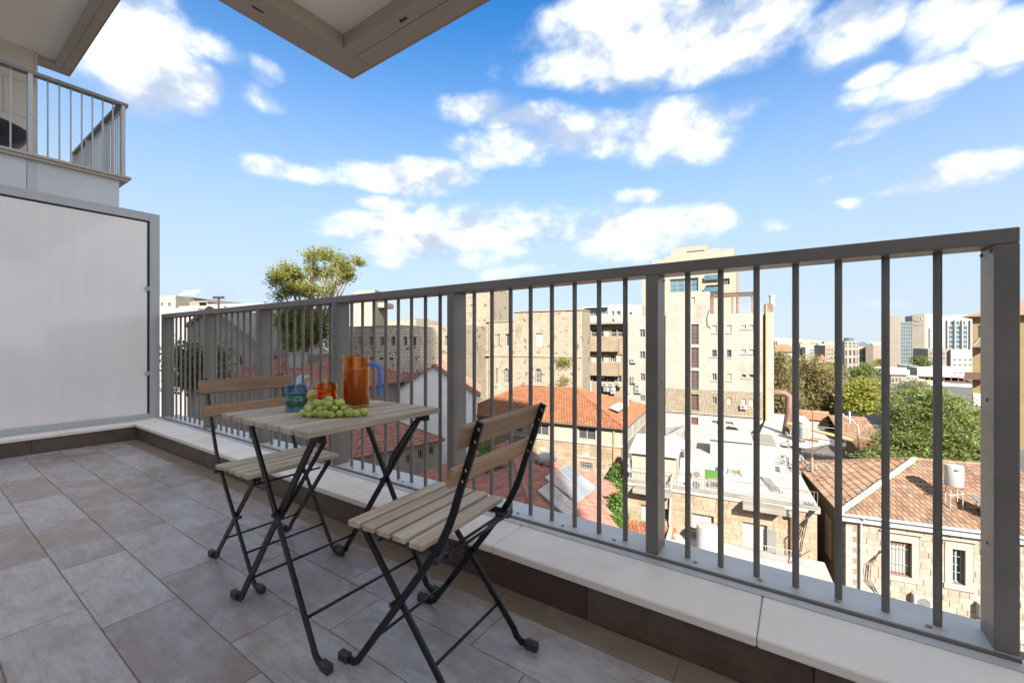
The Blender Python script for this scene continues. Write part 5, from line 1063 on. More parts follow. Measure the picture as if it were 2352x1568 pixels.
for k in range(9): o_ = Vector((.10*(k % 5)-.2, .05*(k % 3), .04+.04*(k//5))); MB().tube([p0+o_+Vector((random.uniform(-.15, .15), 0, 0)), p1+o_*1.4], .022, 6).build('pole', m_gfr, pl)
wc_ = thing('cable_tangle', 'tangle of grey cables and hoses at the right roof corner', 'cables', rp_(1850, 640)[0]); r0 = random.Random(4)
for k in range(16):
    pts = []; x, y, z = r0.uniform(-.8, .8), r0.uniform(-.4, 1.2), r0.uniform(.4, 1.3)
    for s in range(7): pts.append((x, y, max(.03, z))); x += r0.uniform(-.1, .45); y -= r0.uniform(.05, .55); z += r0.uniform(-.5, .32)
    MB().tube(pts, .022, 5).build('cable', m_gfr if k % 3 else m_blk, wc_)
c2 = thing('cable_arch', 'arched black cables rising from the roof room to the left', 'cables', rp_(560, 480)[0])
for k in range(6): MB().tube([(-1.6+.1*k, .2, .1), (-.9, .1, 1.1+.12*k), (-.2+.15*k, 0, 1.6+.1*k), (.6, -.1, 1.1+.1*k), (1.0+.12*k, -.1, .25)], .02, 5).build('cable', m_blk, c2)
rl2 = B('roof_railing', 'thin rust-red wire railing along the front edge of the flat roof', 0, 0, 7.3, ROOF+.09, 'railing', O=tuple(fh.world(0, -.05, 0).xy))
for k in range(66): rl2.part('wire_post', MB().tube([(FW*k/65, 0, ROOF+.09), (FW*k/65+.01, 0, ROOF+.85)], .009, 4), m_metal)
rl2.part('top_wire', MB().tube([(0, 0, ROOF+.86), (FW, 0, ROOF+.86)], .016, 5), m_rust)
for i, (zx, zy, w_, h_, l) in enumerate(((450, 600, .9, .8, 'grey tilted panel leaning left of the roof room'), (590, 720, 1.1, .9, 'dark grey folded board beside the tilted panel'), (530, 590, .9, .4, 'brown grey board lying in front of the roof room'))):
    t, d = onroof('leaning_panel', l, 'panel', zx, zy); mx = Matrix.Rotation(math.radians(-48 if i < 2 else -75), 4, 'X'); MB().box(0, w_, 0, .04, 0, h_*1.3, 0, .008, mx).build('sheet', m_metal if i != 1 else m_gfr, t); MB().tube([(w_*.5, .1, 0), tuple(mx @ Vector((w_*.5, .05, h_)))], .02, 5).build('prop', m_pipe, t)
# ---------------------------------------------------------------- white roofs and pipes right of the flat roof
wr = B('white_roofed_building', 'low building with dazzling white flat roof and brown ducts', Z6(1668, 0)[0], 45, 0., GZ); zw = zat(ZC(0, 250)[1], 45)
x_ = wr.u(ZC(2352, 0)[0]); wr.part('wall', MB().box(0, x_-2.6, 0, 14, GZ, zw-.3), m_white); wr.part('roof_slab', MB().prism([(-.2, -4.5), (x_-2.2, -4.5), (x_-.2, -1), (x_-2.2, 14), (-.2, 14)], zw-.298, zw), m_roofw)
wr.part('lower_wall', MB().box(.3, x_-2.8, -4.2, -.01, GZ, zw-.3), m_white)
dk = MB(); p_ = wr.uz(*ZC(1715, 90), -1); pz = zw; dk.tube([(p_[0]-.3, .2, pz+4.2), (p_[0]+.6, .2, pz+4.2), (p_[0]+1.0, .2, pz+3.9), (p_[0]+1.0, .1, pz+2.2), (p_[0]+.7, 0, pz+.05)], .36, 12); smooth_by_angle(wr.part('duct', dk, m_pipe), 60)
dk = MB(); dk.tube([(p_[0]+.9, -1.0, pz+1.3), (p_[0]+2.6, -1.4, pz+1.0), (p_[0]+6, -2.0, pz+.4)], .16, 8); dk.tube([(p_[0]+1.3, -1.4, pz+1.2), (p_[0]+1.3, -1.4, pz+.3), (p_[0]+3.4, -2.6, pz+.15)], .15, 8); wr.part('pipe', dk, m_ypipe)
t_ = wr.uz(*ZC(2028, 480), -3.5); p = wr.world(t_[0], -3.5, zw+.45); t = thing('rusty_water_tank', 'grey cylindrical tank with a rust streak on the white roof', 'water tank', p, 0); smooth_by_angle(MB().lathe([(.02, 0), (.48, .01), (.48, 1.5), (.4, 1.56), (.02, 1.6)], 20).build('tank', m_metal, t)); MB().box(.1, .28, -.50, -.44, .05, 1.0).build('rust_streak', mk('rust_streak', (.55, .26, .08), None, 1, .8), t)
for x, y in ((-.35, -.35), (.35, -.35), (0, .4)): MB().tube([(x, y, -.45), (x, y, 0)], .03, 6).build('leg', m_rust, t)
mp = thing('antenna_mast', 'thin rusty antenna mast with crossbars above the white roofs', 'antenna', W(ZC(2112, 0)[0], 28)+Vector((0, 0, -9.5)), 0); pz = zat(ZC(0, -20)[1], 28)+9.5
MB().tube([(0, 0, 0), (0, 0, pz*.45)], .10, 8).build('lower_pole', m_conc, mp); MB().tube([(0, 0, pz*.45), (.05, 0, pz)], .035, 7).build('mast', m_rust, mp)
for k, (z, w_) in enumerate(((.97, .9), (.80, 1.4), (.78, .7))): MB().tube([(-w_, 0, pz*z), (w_, .3, pz*z-.05)], .014, 5).build('crossbar', m_metal, mp)
# ---------------------------------------------------------------- house with orange roof
oh = B('orange_roofed_house', 'stone and cream house with bright orange hipped roof in the middle distance', 0, 0, 7.5, O=(0, 0))
pc = W(1427.4, 33.0); OWd = 14.6; oh.O = Vector((pc.x, pc.y))-oh.ex*OWd; oh.o.location = (oh.O.x, oh.O.y, GZ); OE = -5.76; ODp = 11.5
q = lambda *r: tuple(oh.rect(Z5, r)); ow1 = [q(1195, 705, 1375, 830), q(742, 670, 895, 785), q(480, 655, 622, 745), q(165, 612, 260, 690)]; ow2 = [q(1213, 1058, 1340, 1140)]
zbelt = oh.uz(*Z5(1300, 862))[1]
facade(oh, 'upper_wall', 0, OWd, 0, ODp, zbelt, OE-.05, ow1, m_cream, .2); wl = facade(oh, 'lower_wall', .05, OWd-.05, .06, ODp-.05, GZ, zbelt-.002, ow2, m_mort, .2)
oh.part('belt_course', MB().box(-.06, OWd+.06, -.06, ODp+.06, zbelt-.10, zbelt+.04, 0, .02), m_stC)
stones(oh, wl, .1, OWd-.08, -12.6, zbelt-.12, ow2+[q(800, 900, 872, 950), q(1232, 952, 1312, 1004)], .30, .4, .85, m_stY, 0, .06, .03, 12)
for r in ((800, 900, 872, 950), (1232, 952, 1312, 1004)):
    h = q(*r); o = oh.part('carved_plaque', MB().box(h[0], h[1], .0, .09, h[2], h[3], 0, .015), m_stC)
for h in ow1: window(oh, h, m_stC, m_glass, 1, 0, .2)
for h in ow2: window(oh, h, m_stC, m_glass, 0, 0, .2, bars=True, y0=.06)
oh.part('lintel', MB().box(ow2[0][0]-.5, ow2[0][1]+.5, -.02, .05, ow2[0][3]+.35, ow2[0][3]+.5, 0, .02), m_stC)
for (v0, v1) in ((1.5, 2.4), (4.2, 5.1), (7.2, 8.2)): oh.part('side_shutter', MB().box(OWd+.002, OWd+.05, v0, v1, OE-1.7, OE-.5, 0, .01), m_shut)
dp = oh.u(Z5(1563, 0)[0], -.1); g = MB(); g.tube([(dp, -.12, OE-.1), (dp, -.12, GZ)], .06, 7); oh.part('downpipe', g, mk('terracotta_pipe', (.42, .16, .09), None, 1, .6))
g = MB(); g.tube([(-.3, -.42, OE-.06), (OWd+.3, -.42, OE-.06)], .07, 7); oh.part('gutter', g, m_pipe)
ov = .35; run = ODp/2+ov; rise = 2.15; sl = math.hypot(run, rise); z0 = OE-oh.zb; lh = 3.4
roof = MB().box(-ov, OWd+ov, -ov, ODp+ov, z0-.1, z0-.03).build('roof', m_cream, oh.o)
tiles(oh, roof, (-ov, -ov, z0), (1, 0, 0), (0, run, rise), [(0, 0), (OWd+2*ov, 0), (OWd+2*ov-run, sl), (lh, sl)], .24, .35, m_tileO, 0)
tiles(oh, roof, (OWd+ov, -ov, z0), (0, 1, 0), (-run, 0, rise), [(0, 0), (ODp+2*ov, 0), (run, sl)], .24, .35, m_tileO, 0)
A1 = (OWd+ov-run, ODp/2, z0+rise); A0 = (lh-ov, ODp/2, z0+rise); m = MB(); m.quad((OWd+ov, ODp+ov, z0), (-ov, ODp+ov, z0), A0, A1); m.quad((-ov, ODp+ov, z0), (-ov, -ov, z0), A0); m.build('rear_slope', m_tileO, roof)
up_ = lambda p, dz=.04: (p[0], p[1], p[2]+dz)
ridge(oh, roof, (OWd+ov, -ov, z0+.04), up_(A1), .13, .36, m_tileO); ridge(oh, roof, up_(A1), up_(A0), .13, .36, m_tileO); ridge(oh, roof, (-ov, -ov, z0+.04), up_(A0), .13, .36, m_tileO); ridge(oh, roof, (OWd+ov, ODp+ov, z0+.04), up_(A1), .13, .36, m_tileO)
sky_ = thing('roof_panel', 'long grey corrugated panel lying on the side of the orange roof', 'panel', oh.world(OWd-1.6, 2.8, OE+.95), oh.a); mx = Matrix.Rotation(math.radians(rise/run*50), 4, 'Y'); [MB().box(-.1, .8, .42*k, .42*k+.40, .02, .07, 0, .01, mx).build('sheet', m_metal, sky_) for k in range(9)]
vp = thing('vent_pipe', 'short white vent pipe on the orange roof side slope', 'pipe', oh.world(OWd-1.0, 7.6, OE+.35), 0); MB().tube([(0, 0, -.2), (0, 0, .95)], .07, 8).build('pipe', m_white, vp); MB().lathe([(.11, .95), (.11, 1.03), (.02, 1.08)], 10).build('cap', m_white, vp)
# ---------------------------------------------------------------- near red roof with solar heaters
nh = B('solar_roof_house', 'red tiled roof with solar water heaters right below the railing', 1176, 26.5, 34.27, GZ, 'house')   # local x runs to the right of the picture, y away
RZ, EZ = -5.6, -8.0
rdg0, rdg1 = (-.3, 1.0), (.9, -11.0)
def locz(zx, zy, z):
    x, y = Z5(zx, zy); d = F*(CAMZ-z)/(y-HY); w_ = W(x, d).xy-nh.O; return (w_.dot(nh.ex), w_.dot(nh.ey))
roof = MB().box(.2, 1.6, -9, -.5, RZ-nh.zb-1.6, RZ-nh.zb-1.2).build('roof', m_tan, nh.o)
dv = Vector((rdg1[0]-rdg0[0], rdg1[1]-rdg0[1], 0)).normalized(); rt = Vector((-dv.y, dv.x, 0)); rt = rt if rt.x > 0 else -rt; slp = .40
zR = RZ-nh.zb
P0 = Vector((rdg0[0], rdg0[1], zR))       # right slope measured from the ridge: u along the ridge away from the far end, v upslope
def toR(p): w_ = Vector((p[0]-rdg0[0], p[1]-rdg0[1], 0)); return w_.dot(dv), -w_.dot(rt)*math.hypot(1, slp)
Vr = Vector((-rt.x, -rt.y, slp)); Ur = dv if dv.cross(Vr).z > 0 else -dv
su = 1 if Ur.dot(dv) > 0 else -1
corner = [locz(1612, 1222, -8.05), locz(1585, 1345, -8.15), locz(1440, 1535, -8.1), locz(1330, 1700, -8.0)]
poly = [(su*0, 0), (su*toR(corner[0])[0], toR(corner[0])[1]), (su*toR(corner[1])[0], toR(corner[1])[1]), (su*toR(corner[2])[0], toR(corner[2])[1]), (su*12, toR(corner[3])[1]), (su*12, 0)]
tiles(nh, roof, P0, Ur, Vr, poly, .24, .36, m_tileR, 300)
Vl = Vector((rt.x, rt.y, slp)); Ul = -Ur
tiles(nh, roof, P0, Ul, Vl, [(0, 0), (-su*12, 0), (-su*12, -6.6), (su*1.4, -6.6)], .24, .36, m_tileR, 0)
ridge(nh, roof, P0+Vector((0, 0, .03)), P0+dv*12+Vector((0, 0, .03)), .13, .38, m_tileR)
nh.part('wall', MB().prism([tuple(Vector((rdg0[0], rdg0[1]))-rt.xy*5.5), tuple(Vector((rdg0[0], rdg0[1]))-rt.xy*5.5+dv.xy*11), (corner[3][0]-.4, corner[3][1]), (corner[2][0]-.5, corner[2][1]+.2), (corner[1][0]-.6, corner[1][1]), (corner[0][0]-.5, corner[0][1]-.3), (rdg0[0], rdg0[1]-.3)], GZ, -8.35), m_cream)
def onR(p, lift=.09): u_, v_ = toR(p); return P0+Ur*(su*u_)+Vr.normalized()*v_+Ur.cross(Vr.normalized())*lift
def zslope(p, side=1): w_ = Vector((p[0]-rdg0[0], p[1]-rdg0[1], 0)); return RZ-abs(w_.dot(rt))*slp
def heater(label, p, ang, lift=.42):
    w_ = nh.world(p[0], p[1], zslope(p)+lift); t = thing('solar_water_heater', label, 'water heater', w_, nh.a+ang); r = .29; Lg = 1.25
    m = MB(); mx = Matrix.Rotation(math.radians(90), 4, 'Y'); m.lathe([(.02, -Lg/2-.04), (r*.86, -Lg/2-.03), (r, -Lg/2), (r, Lg/2), (r*.86, Lg/2+.03), (.02, Lg/2+.04)], 28); m.v = [tuple(mx @ Vector(v)) for v in m.v]; smooth_by_angle(m.build('tank', m_tank, t))
    m = MB(); m.lathe([(.02, 0), (.11, 0), (.11, .03), (.05, .05), (.02, .05)], 14); m.v = [tuple(Matrix.Translation((Lg/2+.04, 0, 0)) @ mx @ Vector(v)) for v in m.v]; m.build('flange', m_gfr, t)
    for s in (-.4, .4): MB().box(s-.02, s+.02, -.22, .22, -.62, -r*.72).build('cradle', m_blk, t)
    m = MB(); m.tube([(Lg/2+.08, 0, 0), (Lg/2+.25, .05, -.1), (Lg/2+.32, .15, -.35), (Lg/2+.2, .5, -.5), (Lg/2-.1, .9, -.48)], .02, 6); m.build('hose', m_brick, t)
    return t
h1 = locz(345, 1250, -6.6); heater('long white solar boiler lying left of the ridge, its dark cap facing right', h1, math.radians(-8), .5)
h2 = locz(870, 1090, -6.3); heater('white solar boiler beside the blue collector panels on the red roof', h2, math.radians(208), .55)
def collector(label, pa, pb, pc_, pd):
    P = [onR(locz(*p, zslope(locz(*p, -6.8))), .14) for p in (pa, pb, pc_, pd)]; c = sum(P, Vector())/4
    Nn = Ur.cross(Vr.normalized()); t = thing('solar_collector', label, 'solar panel', nh.world(c.x, c.y, c.z+nh.zb), nh.a, 'solar collectors on the red roof'); Q = [p-c for p in P]
    def slabp(k, lo, hi, name, mat): m = MB(); V_ = [p*k+Nn*lo for p in Q]+[p*k+Nn*hi for p in Q]; m.add(V_, [(3, 2, 1, 0), (4, 5, 6, 7)]+[(i, (i+1) % 4, 4+(i+1) % 4, 4+i) for i in range(4)]); return m.build(name, mat, t)
    slabp(1, -.06, .02, 'frame', m_metal); slabp(.95, .021, .026, 'glass', m_solar); m = MB(); a_, b_ = (Q[0]+Q[1])/2*.95+Nn*.03, (Q[2]+Q[3])/2*.95+Nn*.03; m.bar(a_, b_, .04, .012, tuple(Nn)); m.build('mullion', m_metal, t)
collector('upper right pair of blue solar collectors on the red roof', (985, 1165), (1085, 1092), (1382, 1312), (1295, 1408))
collector('middle pair of blue solar collectors on the red roof', (845, 1262), (950, 1172), (1282, 1412), (1190, 1512))
collector('lower left pair of blue solar collectors on the red roof', (775, 1412), (895, 1312), (1200, 1568), (1090, 1690))
iv = thing('ivy', 'green ivy hanging over the right end of the solar roof', 'ivy', nh.world(corner[1][0]+.3, corner[1][1], -11), 0)
bl_ = []
for (zx, zy) in ((1590, 1260), (1600, 1330), (1580, 1400), (1560, 1470), (1530, 1540), (1600, 1450), (1580, 1600)): l_ = locz(zx, zy, -8.4); w_ = nh.world(l_[0], l_[1], -8.2-(zy-1260)/150)-Vector(iv.location); bl_.append((tuple(w_), .45, .45, .75))
leaves(bl_, 6500, .085, m_lf['ivy'], 'foliage', iv, asp=1.4)
iv2 = thing('ivy', 'green creeper growing along the edge beside the left solar boiler', 'ivy', nh.world(*locz(170, 1200, -8), -8), 0); bl_ = []
for (zx, zy) in ((280, 1090), (220, 1160), (180, 1220), (110, 1290)): l_ = locz(zx, zy, -7.0); bl_.append((tuple(nh.world(l_[0], l_[1], zslope(l_)+.15)-Vector(iv2.location)), .42, .42, .25))
leaves(bl_, 2600, .08, m_lf['ivy'], 'foliage', iv2, asp=1.4)
# ---------------------------------------------------------------- left: white gable house, red roofs, stone gable, apartment block
def gable(b, u0, u1, y0, y1, ze, zr, wallm, tilem, ov=.3, nobj=0, zb=GZ):
    # gable end faces the viewer; ridge runs away
    um = (u0+u1)/2; m = MB(); m.add([(u0, y0, zb), (u1, y0, zb), (u1, y0, ze), (um, y0, zr), (u0, y0, ze), (u0, y1, zb), (u1, y1, zb), (u1, y1, ze), (um, y1, zr), (u0, y1, ze)], [(0, 1, 2, 3, 4), (9, 8, 7, 6, 5), (5, 0, 4, 9), (1, 6, 7, 2)]); b.part('wall', m, wallm)
    zz0 = ze-b.zb; rn = um-u0+ov; rs = (zr-ze)/(um-u0)*rn; sl = math.hypot(rn, rs); ln = y1-y0+2*ov
    rf = MB(); rf.bar((um, y0-ov, zr-b.zb-.05), (um, y1+ov, zr-b.zb-.05), .12, .12); roof = rf.build('roof', m_tan, b.o)
    e0 = zr-b.zb-rs
    tiles(b, roof, (u0-ov, y1+ov, e0+.05), (0, -1, 0), (rn, 0, rs), [(0, 0), (ln, 0), (ln, sl), (0, sl)], .25, .36, tilem, nobj)
    tiles(b, roof, (u1+ov, y0-ov, e0+.05), (0, 1, 0), (-rn, 0, rs), [(0, 0), (ln, 0), (ln, sl), (0, sl)], .25, .36, tilem, 0)
    ridge(b, roof, (um, y0-ov, zr-b.zb+.08), (um, y1+ov, zr-b.zb+.08), .13, .4, tilem)
    for s, uu_ in ((1, u0), (-1, u1)): m = MB(); m.bar((uu_-s*ov, y0-ov*.6, ze-(zr-ze)/(um-u0)*ov+.03), (um, y0-ov*.6, zr+.03), .16, .16); b.part('verge', m, m_white)
def hip(b, u0, u1, y0, y1, ze, rise, wallm, tilem, ov=.3, zb=GZ, holes=(), win=None):
    facade(b, 'wall', u0, u1, y0, y1, zb, ze-.03, list(holes), wallm, .2)
    for h in holes: window(b, h, m_gfr, m_glass, 1, 0, .2, y0=y0)
    W_, D_ = u1-u0+2*ov, y1-y0+2*ov; run = min(W_, D_)/2; sl = math.hypot(run, rise); z0 = ze-b.zb
    roof = MB().box(u0-ov, u1+ov, y0-ov, y1+ov, z0-.12, z0-.03).build('roof', m_under, b.o)
    tiles(b, roof, (u0-ov, y0-ov, z0), (1, 0, 0), (0, run, rise), [(0, 0), (W_, 0), (W_-run, sl), (run, sl)] if W_ > D_ else [(0, 0), (W_, 0), (run, sl)], .25, .36, tilem)
    tiles(b, roof, (u1+ov, y0-ov, z0), (0, 1, 0), (-run, 0, rise), [(0, 0), (D_, 0), (run, sl)] if W_ > D_ else [(0, 0), (D_, 0), (D_-run, sl), (run, sl)], .25, .36, tilem)
    tiles(b, roof, (u0-ov, y1+ov, z0), (0, -1, 0), (run, 0, rise), [(0, 0), (D_, 0), (run, sl)] if W_ > D_ else [(0, 0), (D_, 0), (D_-run, sl), (run, sl)], .25, .36, tilem)
    A = (u0-ov+run, y0-ov+run, z0+rise+.04); C = (u1+ov-run, y1+ov-run, z0+rise+.04); m = MB(); m.quad((u1+ov, y1+ov, z0), (u0-ov, y1+ov, z0), (A[0], C[1], z0+rise), (C[0], C[1], z0+rise)); m.build('rear_slope', tilem, roof)
    ridge(b, roof, A, C, .12, .4, tilem)
    for p in ((u0-ov, y0-ov), (u0-ov, y1+ov)): ridge(b, roof, (p[0], p[1], z0+.04), A, .12, .4, tilem)
    for p in ((u1+ov, y0-ov), (u1+ov, y1+ov)): ridge(b, roof, (p[0], p[1], z0+.04), C, .12, .4, tilem)
    return roof
wg = B('white_gable_house', 'house with blank white gable wall and red tiled roof behind the table', ZL3(545, 0)[0], 38, 38.)
u1_ = wg.u(ZL3(1560, 0)[0]); gable(wg, 0, u1_, 0, 9, zat(ZL3(0, 390)[1], 38), zat(ZL3(0, 72)[1], 35.5), mk('white_gable_paint', (.74, .74, .73), (.80, .80, .79), .6, .9, stain=(.62, .61, .58, .5), stscale=.4, bmp=.05, bscale=10), m_tileR, .25)
lr = B('low_red_roof_house', 'low house with red hipped roof and three small windows under the table top', ZL3(140, 0)[0], 27.0, 80.)
zE_ = zat(ZL3(0, 1090)[1], 27); hw3 = [tuple(lr.rect(ZL3, r, 0)) for r in ((745, 1065, 795, 1165), (882, 1005, 940, 1110), (1008, 968, 1062, 1068))]
hip(lr, 0, lr.u(ZL3(1125, 0)[0]), 0, 7.5, zE_, 1.9, m_cream, m_tileR, .3, GZ, hw3)
for i, (x, y, d, a, wd, dp_, rs_, l) in enumerate(((Z4(150, 0)[0], 905, 43, 12., 9, 7, 2.0, 'red hipped roof with dark wooden side right behind the pitcher'), (Z3(1180, 0)[0], 882, 36, 10., 8.6, 8, 2.5, 'red hipped roof behind the clear and orange cups'), (Z3(700, 0)[0], 872, 44, 4., 9, 7, 2.3, 'shaded red roof in front of the grey stone gable'))):
    b = B('red_roof_house', l, x, d, a, GZ, 'house', 'red roofed houses on the left'); hip(b, 0, wd, 0, dp_, zat(y, d), rs_, m_conc if i else m_gfr, m_tileR, .35)
vp = thing('vent_pipe', 'small white vent pipe on the red slope left of the white gable', 'pipe', P3(*ZL3(738, 232), 38.5), 0); MB().tube([(0, 0, -.4), (0, 0, .5)], .10, 8).build('pipe', m_white, vp); MB().lathe([(.15, .5), (.15, .6), (.03, .65)], 10).build('cap', m_white, vp)
wb = thing('white_cistern', 'white box-shaped cistern standing on the red roofs left of the railing post', 'cistern', P3(*Z3(1478, 790), 38), math.radians(20)); MB().box(-.6, .6, -.5, .5, 0, 1.25, 0, .04).build('tank', m_tank, wb); MB().box(-.65, .65, -.55, .55, 1.252, 1.32, 0, .02).build('lid', m_tank, wb); [MB().box(x, x+.08, -.04, .04, -.9, -.002).build('leg', m_metal, wb) for x in (-.5, .42)]
for i, (zx, zy) in enumerate(((1495, 935), (1660, 945))):
    t = thing('skylight', 'left roof skylight on the red tiles behind the cups' if i == 0 else 'right roof skylight on the red tiles behind the cups', 'skylight', P3(*Z3(zx, zy), 35), math.radians(10)); mx = Matrix.Rotation(math.radians(30), 4, 'X'); MB().box(-.55, .55, -.7, .7, .1, .24, 0, .02, mx).build('frame', m_metal, t); MB().box(-.46, .46, -.6, .6, .241, .25, 0, 0, mx).build('pane', m_solar, t)
gg = B('stone_gable_building', 'grey stone building with steep gable and small arched window on the left', ZL1(300, 0)[0], 46, 30.)
gp_ = ZL1(545, 130); pk = zat(gp_[1], 44); ue = gg.u(ZL1(1180, 0)[0]); um = gg.u(gp_[0]); zs0 = zat(ZL1(0, 640)[1], 42)
m = MB(); zl0 = pk-(um-0)*(pk-zs0)/(ue-um); m.add([(0, 0, GZ), (ue, 0, GZ), (ue, 0, zs0), (um, 0, pk), (0, 0, zl0), (0, 12, GZ), (ue, 12, GZ), (ue, 12, zs0), (um, 12, pk), (0, 12, zl0)], [(0, 1, 2, 3, 4), (9, 8, 7, 6, 5), (5, 0, 4, 9), (1, 6, 7, 2), (2, 7, 8, 3), (3, 8, 9, 4)]); gg.part('wall', m, m_stoneG)
m = MB(); m.bar((um, -.25, pk+.06), (ue+.2, -.25, zs0-.02), .3, .28); gg.part('coping', m, m_conc); m = MB(); m.bar((0, -.25, zl0+.06), (um, -.25, pk+.06), .3, .28); gg.part('coping', m, m_conc)
h = gg.rect(ZL1, (828, 610, 850, 710)); gg.part('arched_window', MB().prism([(h[0], h[2]), (h[1], h[2]), (h[1], h[3]-.4), ((h[0]+h[1])/2, h[3]), (h[0], h[3]-.4)], .0, .04, 0, Matrix(((1, 0, 0, 0), (0, 0, -1, .02), (0, 1, 0, 0), (0, 0, 0, 1)))), m_dark)
ch = MB(); ch.tube([(um, 1, pk-.3), (um, 1, pk+1.2)], .10, 8); ch.tube([(um-.6, 1, pk+1.25), (um+.6, 1, pk+1.25)], .15, 10); gg.part('chimney_cowl', ch, m_gfr)
ab = B('apartment_block', 'white stepped apartment block with rooftop solar panels at the far left', 330, 74, 24.)
q = lambda *r: tuple(ab.rect(ZL1, r)); ua = ab.u(ZL1(420, 0)[0]); ue = ab.u(ZL1(1120, 0)[0]); zq_ = lambda y, x=300: ab.uz(*ZL1(x, y))[1]
AW_ = [q(40, 92, 62, 125), q(110, 92, 138, 128), q(655, 122, 676, 142), q(50, 195, 62, 212)]+[q(760+i*75, 225, 790+i*75, 258) for i in range(5)]+[q(760+i*75, 330, 790+i*75, 370) for i in range(5)]+[q(760+i*75, 430, 790+i*75, 468) for i in range(5)]
facade(ab, 'wall', 0, ab.u(ZL1(185, 0)[0]), 0, 14, GZ, zq_(22, 100), [h for h in AW_[:2]], m_stoneW, .3)
facade(ab, 'wall', ab.u(ZL1(185, 0)[0])+.002, ab.u(ZL1(480, 0)[0]), .6, 13, GZ, zq_(120, 330), [], m_white, .3); facade(ab, 'wall', ab.u(ZL1(480, 0)[0])+.002, ue, .3, 13, GZ, zq_(103, 600), [h for h in AW_[2:3]+AW_[4:]], m_white, .3)
for h in AW_[:2]: window(ab, h, m_wfr, m_glass, 1, 0, .3)
for h in AW_[2:3]+AW_[4:]: window(ab, h, m_wfr, m_glass, 1, 0, .3, y0=.3)
ab.part('roof_storey', MB().box(ab.u(ZL1(215, 0)[0]), ab.u(ZL1(320, 0)[0]), 2, 6, zq_(120, 330)+.002, zq_(70, 260)), m_tan); ab.part('white_wall', MB().box(-.1, ab.u(ZL1(470, 0)[0]), -1.2, -.1, GZ, zq_(150, 250)), m_white)
pr = MB(); ppx = [ab.u(ZL1(x, 0)[0]) for x in (370, 375, 455)]; zp = zq_(80, 400)
for u_ in (ppx[0], ppx[2]): pr.box(u_-.06, u_+.06, .9, 1.0, zq_(120, 330), zp)
pr.box(ab.u(ZL1(318, 0)[0]), ppx[2]+.3, .7, 3, zp+.002, zp+.15); ab.part('pergola', pr, m_wfr)
for k in range(5): t = MB(); x0_ = ab.u(ZL1(75+k*32, 0)[0]); mx = Matrix.Translation((x0_, 2.5, zq_(22, 100)+.25)) @ Matrix.Rotation(math.radians(40), 4, 'X'); t.box(0, .95, 0, 1.7, 0, .08, 0, 0, mx); ab.part('solar_panel', t, m_solar)
# ---------------------------------------------------------------- right: far street, hotels
def block(name, label, zf, x0, x1, yt, d, a=7.3, dep=12, mat=None, grid=(), rv=.25, fr=None, pane=None, zb=GZ, mull=1, group=None):
    b = B(name, label, zf(x0, 0)[0], d, a, zb, 'building', group); u1_ = b.u(zf(x1, 0)[0]); H = []
    for (gx0, gx1, nx, gy0, gy1, ny, fw_, fh_) in grid:
        for i in range(nx):
            for j in range(ny):
                cw, chh = (gx1-gx0)/nx, (gy1-gy0)/ny; H.append(tuple(b.rect(zf, (gx0+cw*(i+.5-fw_/2), gy0+chh*(j+.5-fh_/2), gx0+cw*(i+.5+fw_/2), gy0+chh*(j+.5+fh_/2)))))
    facade(b, 'wall', 0, u1_, 0, dep, zb, b.uz(*zf((x0+x1)/2, yt))[1], H, mat or m_stoneB, rv)
    for h in H: window(b, h, fr or m_gfr, pane or m_glass, mull, 0, rv)
    b.w = u1_; return b
m_far = ashlar('pale_office_stone', (.66, .60, .52), (.72, .66, .58), (.56, .50, .43), 2., .8, .1, .8, .02); m_far2 = mk('brown_grey_stone', (.50, .42, .33), (.56, .48, .39), .3, .9); m_rfar = mk('far_red_roof', (.62, .27, .15), (.70, .34, .2), .4, .9)
b = block('grand_hotel_tower', 'hotel slab with circular emblem and small lettering high on its wall', ZH, 595, 752, 92, 250, -20., 30, m_far)
ce = b.rect(ZH, (640, 125, 718, 195)); cu, cz, r_ = (ce[0]+ce[1])/2, (ce[2]+ce[3])/2, (ce[3]-ce[2])/2; rx = Matrix(((1, 0, 0, cu), (0, 0, -1, -.15), (0, 1, 0, cz), (0, 0, 0, 1)))
def ring(r0, r1, mat, nm): m = MB(); n = 24; vs = [(r*math.cos(2*math.pi*k/n), r*math.sin(2*math.pi*k/n), z) for z in (0, .2) for r in (r0, r1) for k in range(n)]; m.add([rx @ Vector(v) for v in vs], [(2*n+k, 3*n+k, 3*n+(k+1) % n, 2*n+(k+1) % n) for k in range(n)]+[(n+k, n+(k+1) % n, 3*n+(k+1) % n, 3*n+k) for k in range(n)]); b.part(nm, m, mat)
ring(r_*.72, r_*.92, m_gfr, 'emblem_ring'); ring(r_*.1, r_*.42, m_gfr, 'emblem_centre')
for s in (-1, 1): m = MB(); m.prism([(s*r_*1.02, -r_*.25), (s*r_*1.35, 0), (s*r_*1.02, r_*.25)] if s > 0 else [(s*r_*1.02, r_*.25), (s*r_*1.35, 0), (s*r_*1.02, -r_*.25)], 0, .2, 0, rx); b.part('emblem_point', m, m_gfr)
for (xa, xb, ya, yb) in ((605, 735, 215, 226), (640, 700, 234, 241)):
    lq = b.rect(ZH, (xa, ya, xb, yb)); n = int((xb-xa)/9)
    for k in range(n): b.part('letter', MB().box(lq[0]+(lq[1]-lq[0])*k/n, lq[0]+(lq[1]-lq[0])*(k+.7)/n, -.2, -.02, lq[2], lq[3]), m_gfr)
block('grand_hotel_lit_side', 'bright sunlit flank of the hotel with one long vertical slot', ZH, 753, 905, 88, 249, 10., 26, m_white, ((800, 830, 1, 280, 535, 1, 1., 1.),), .3, m_gfr, m_gblue)
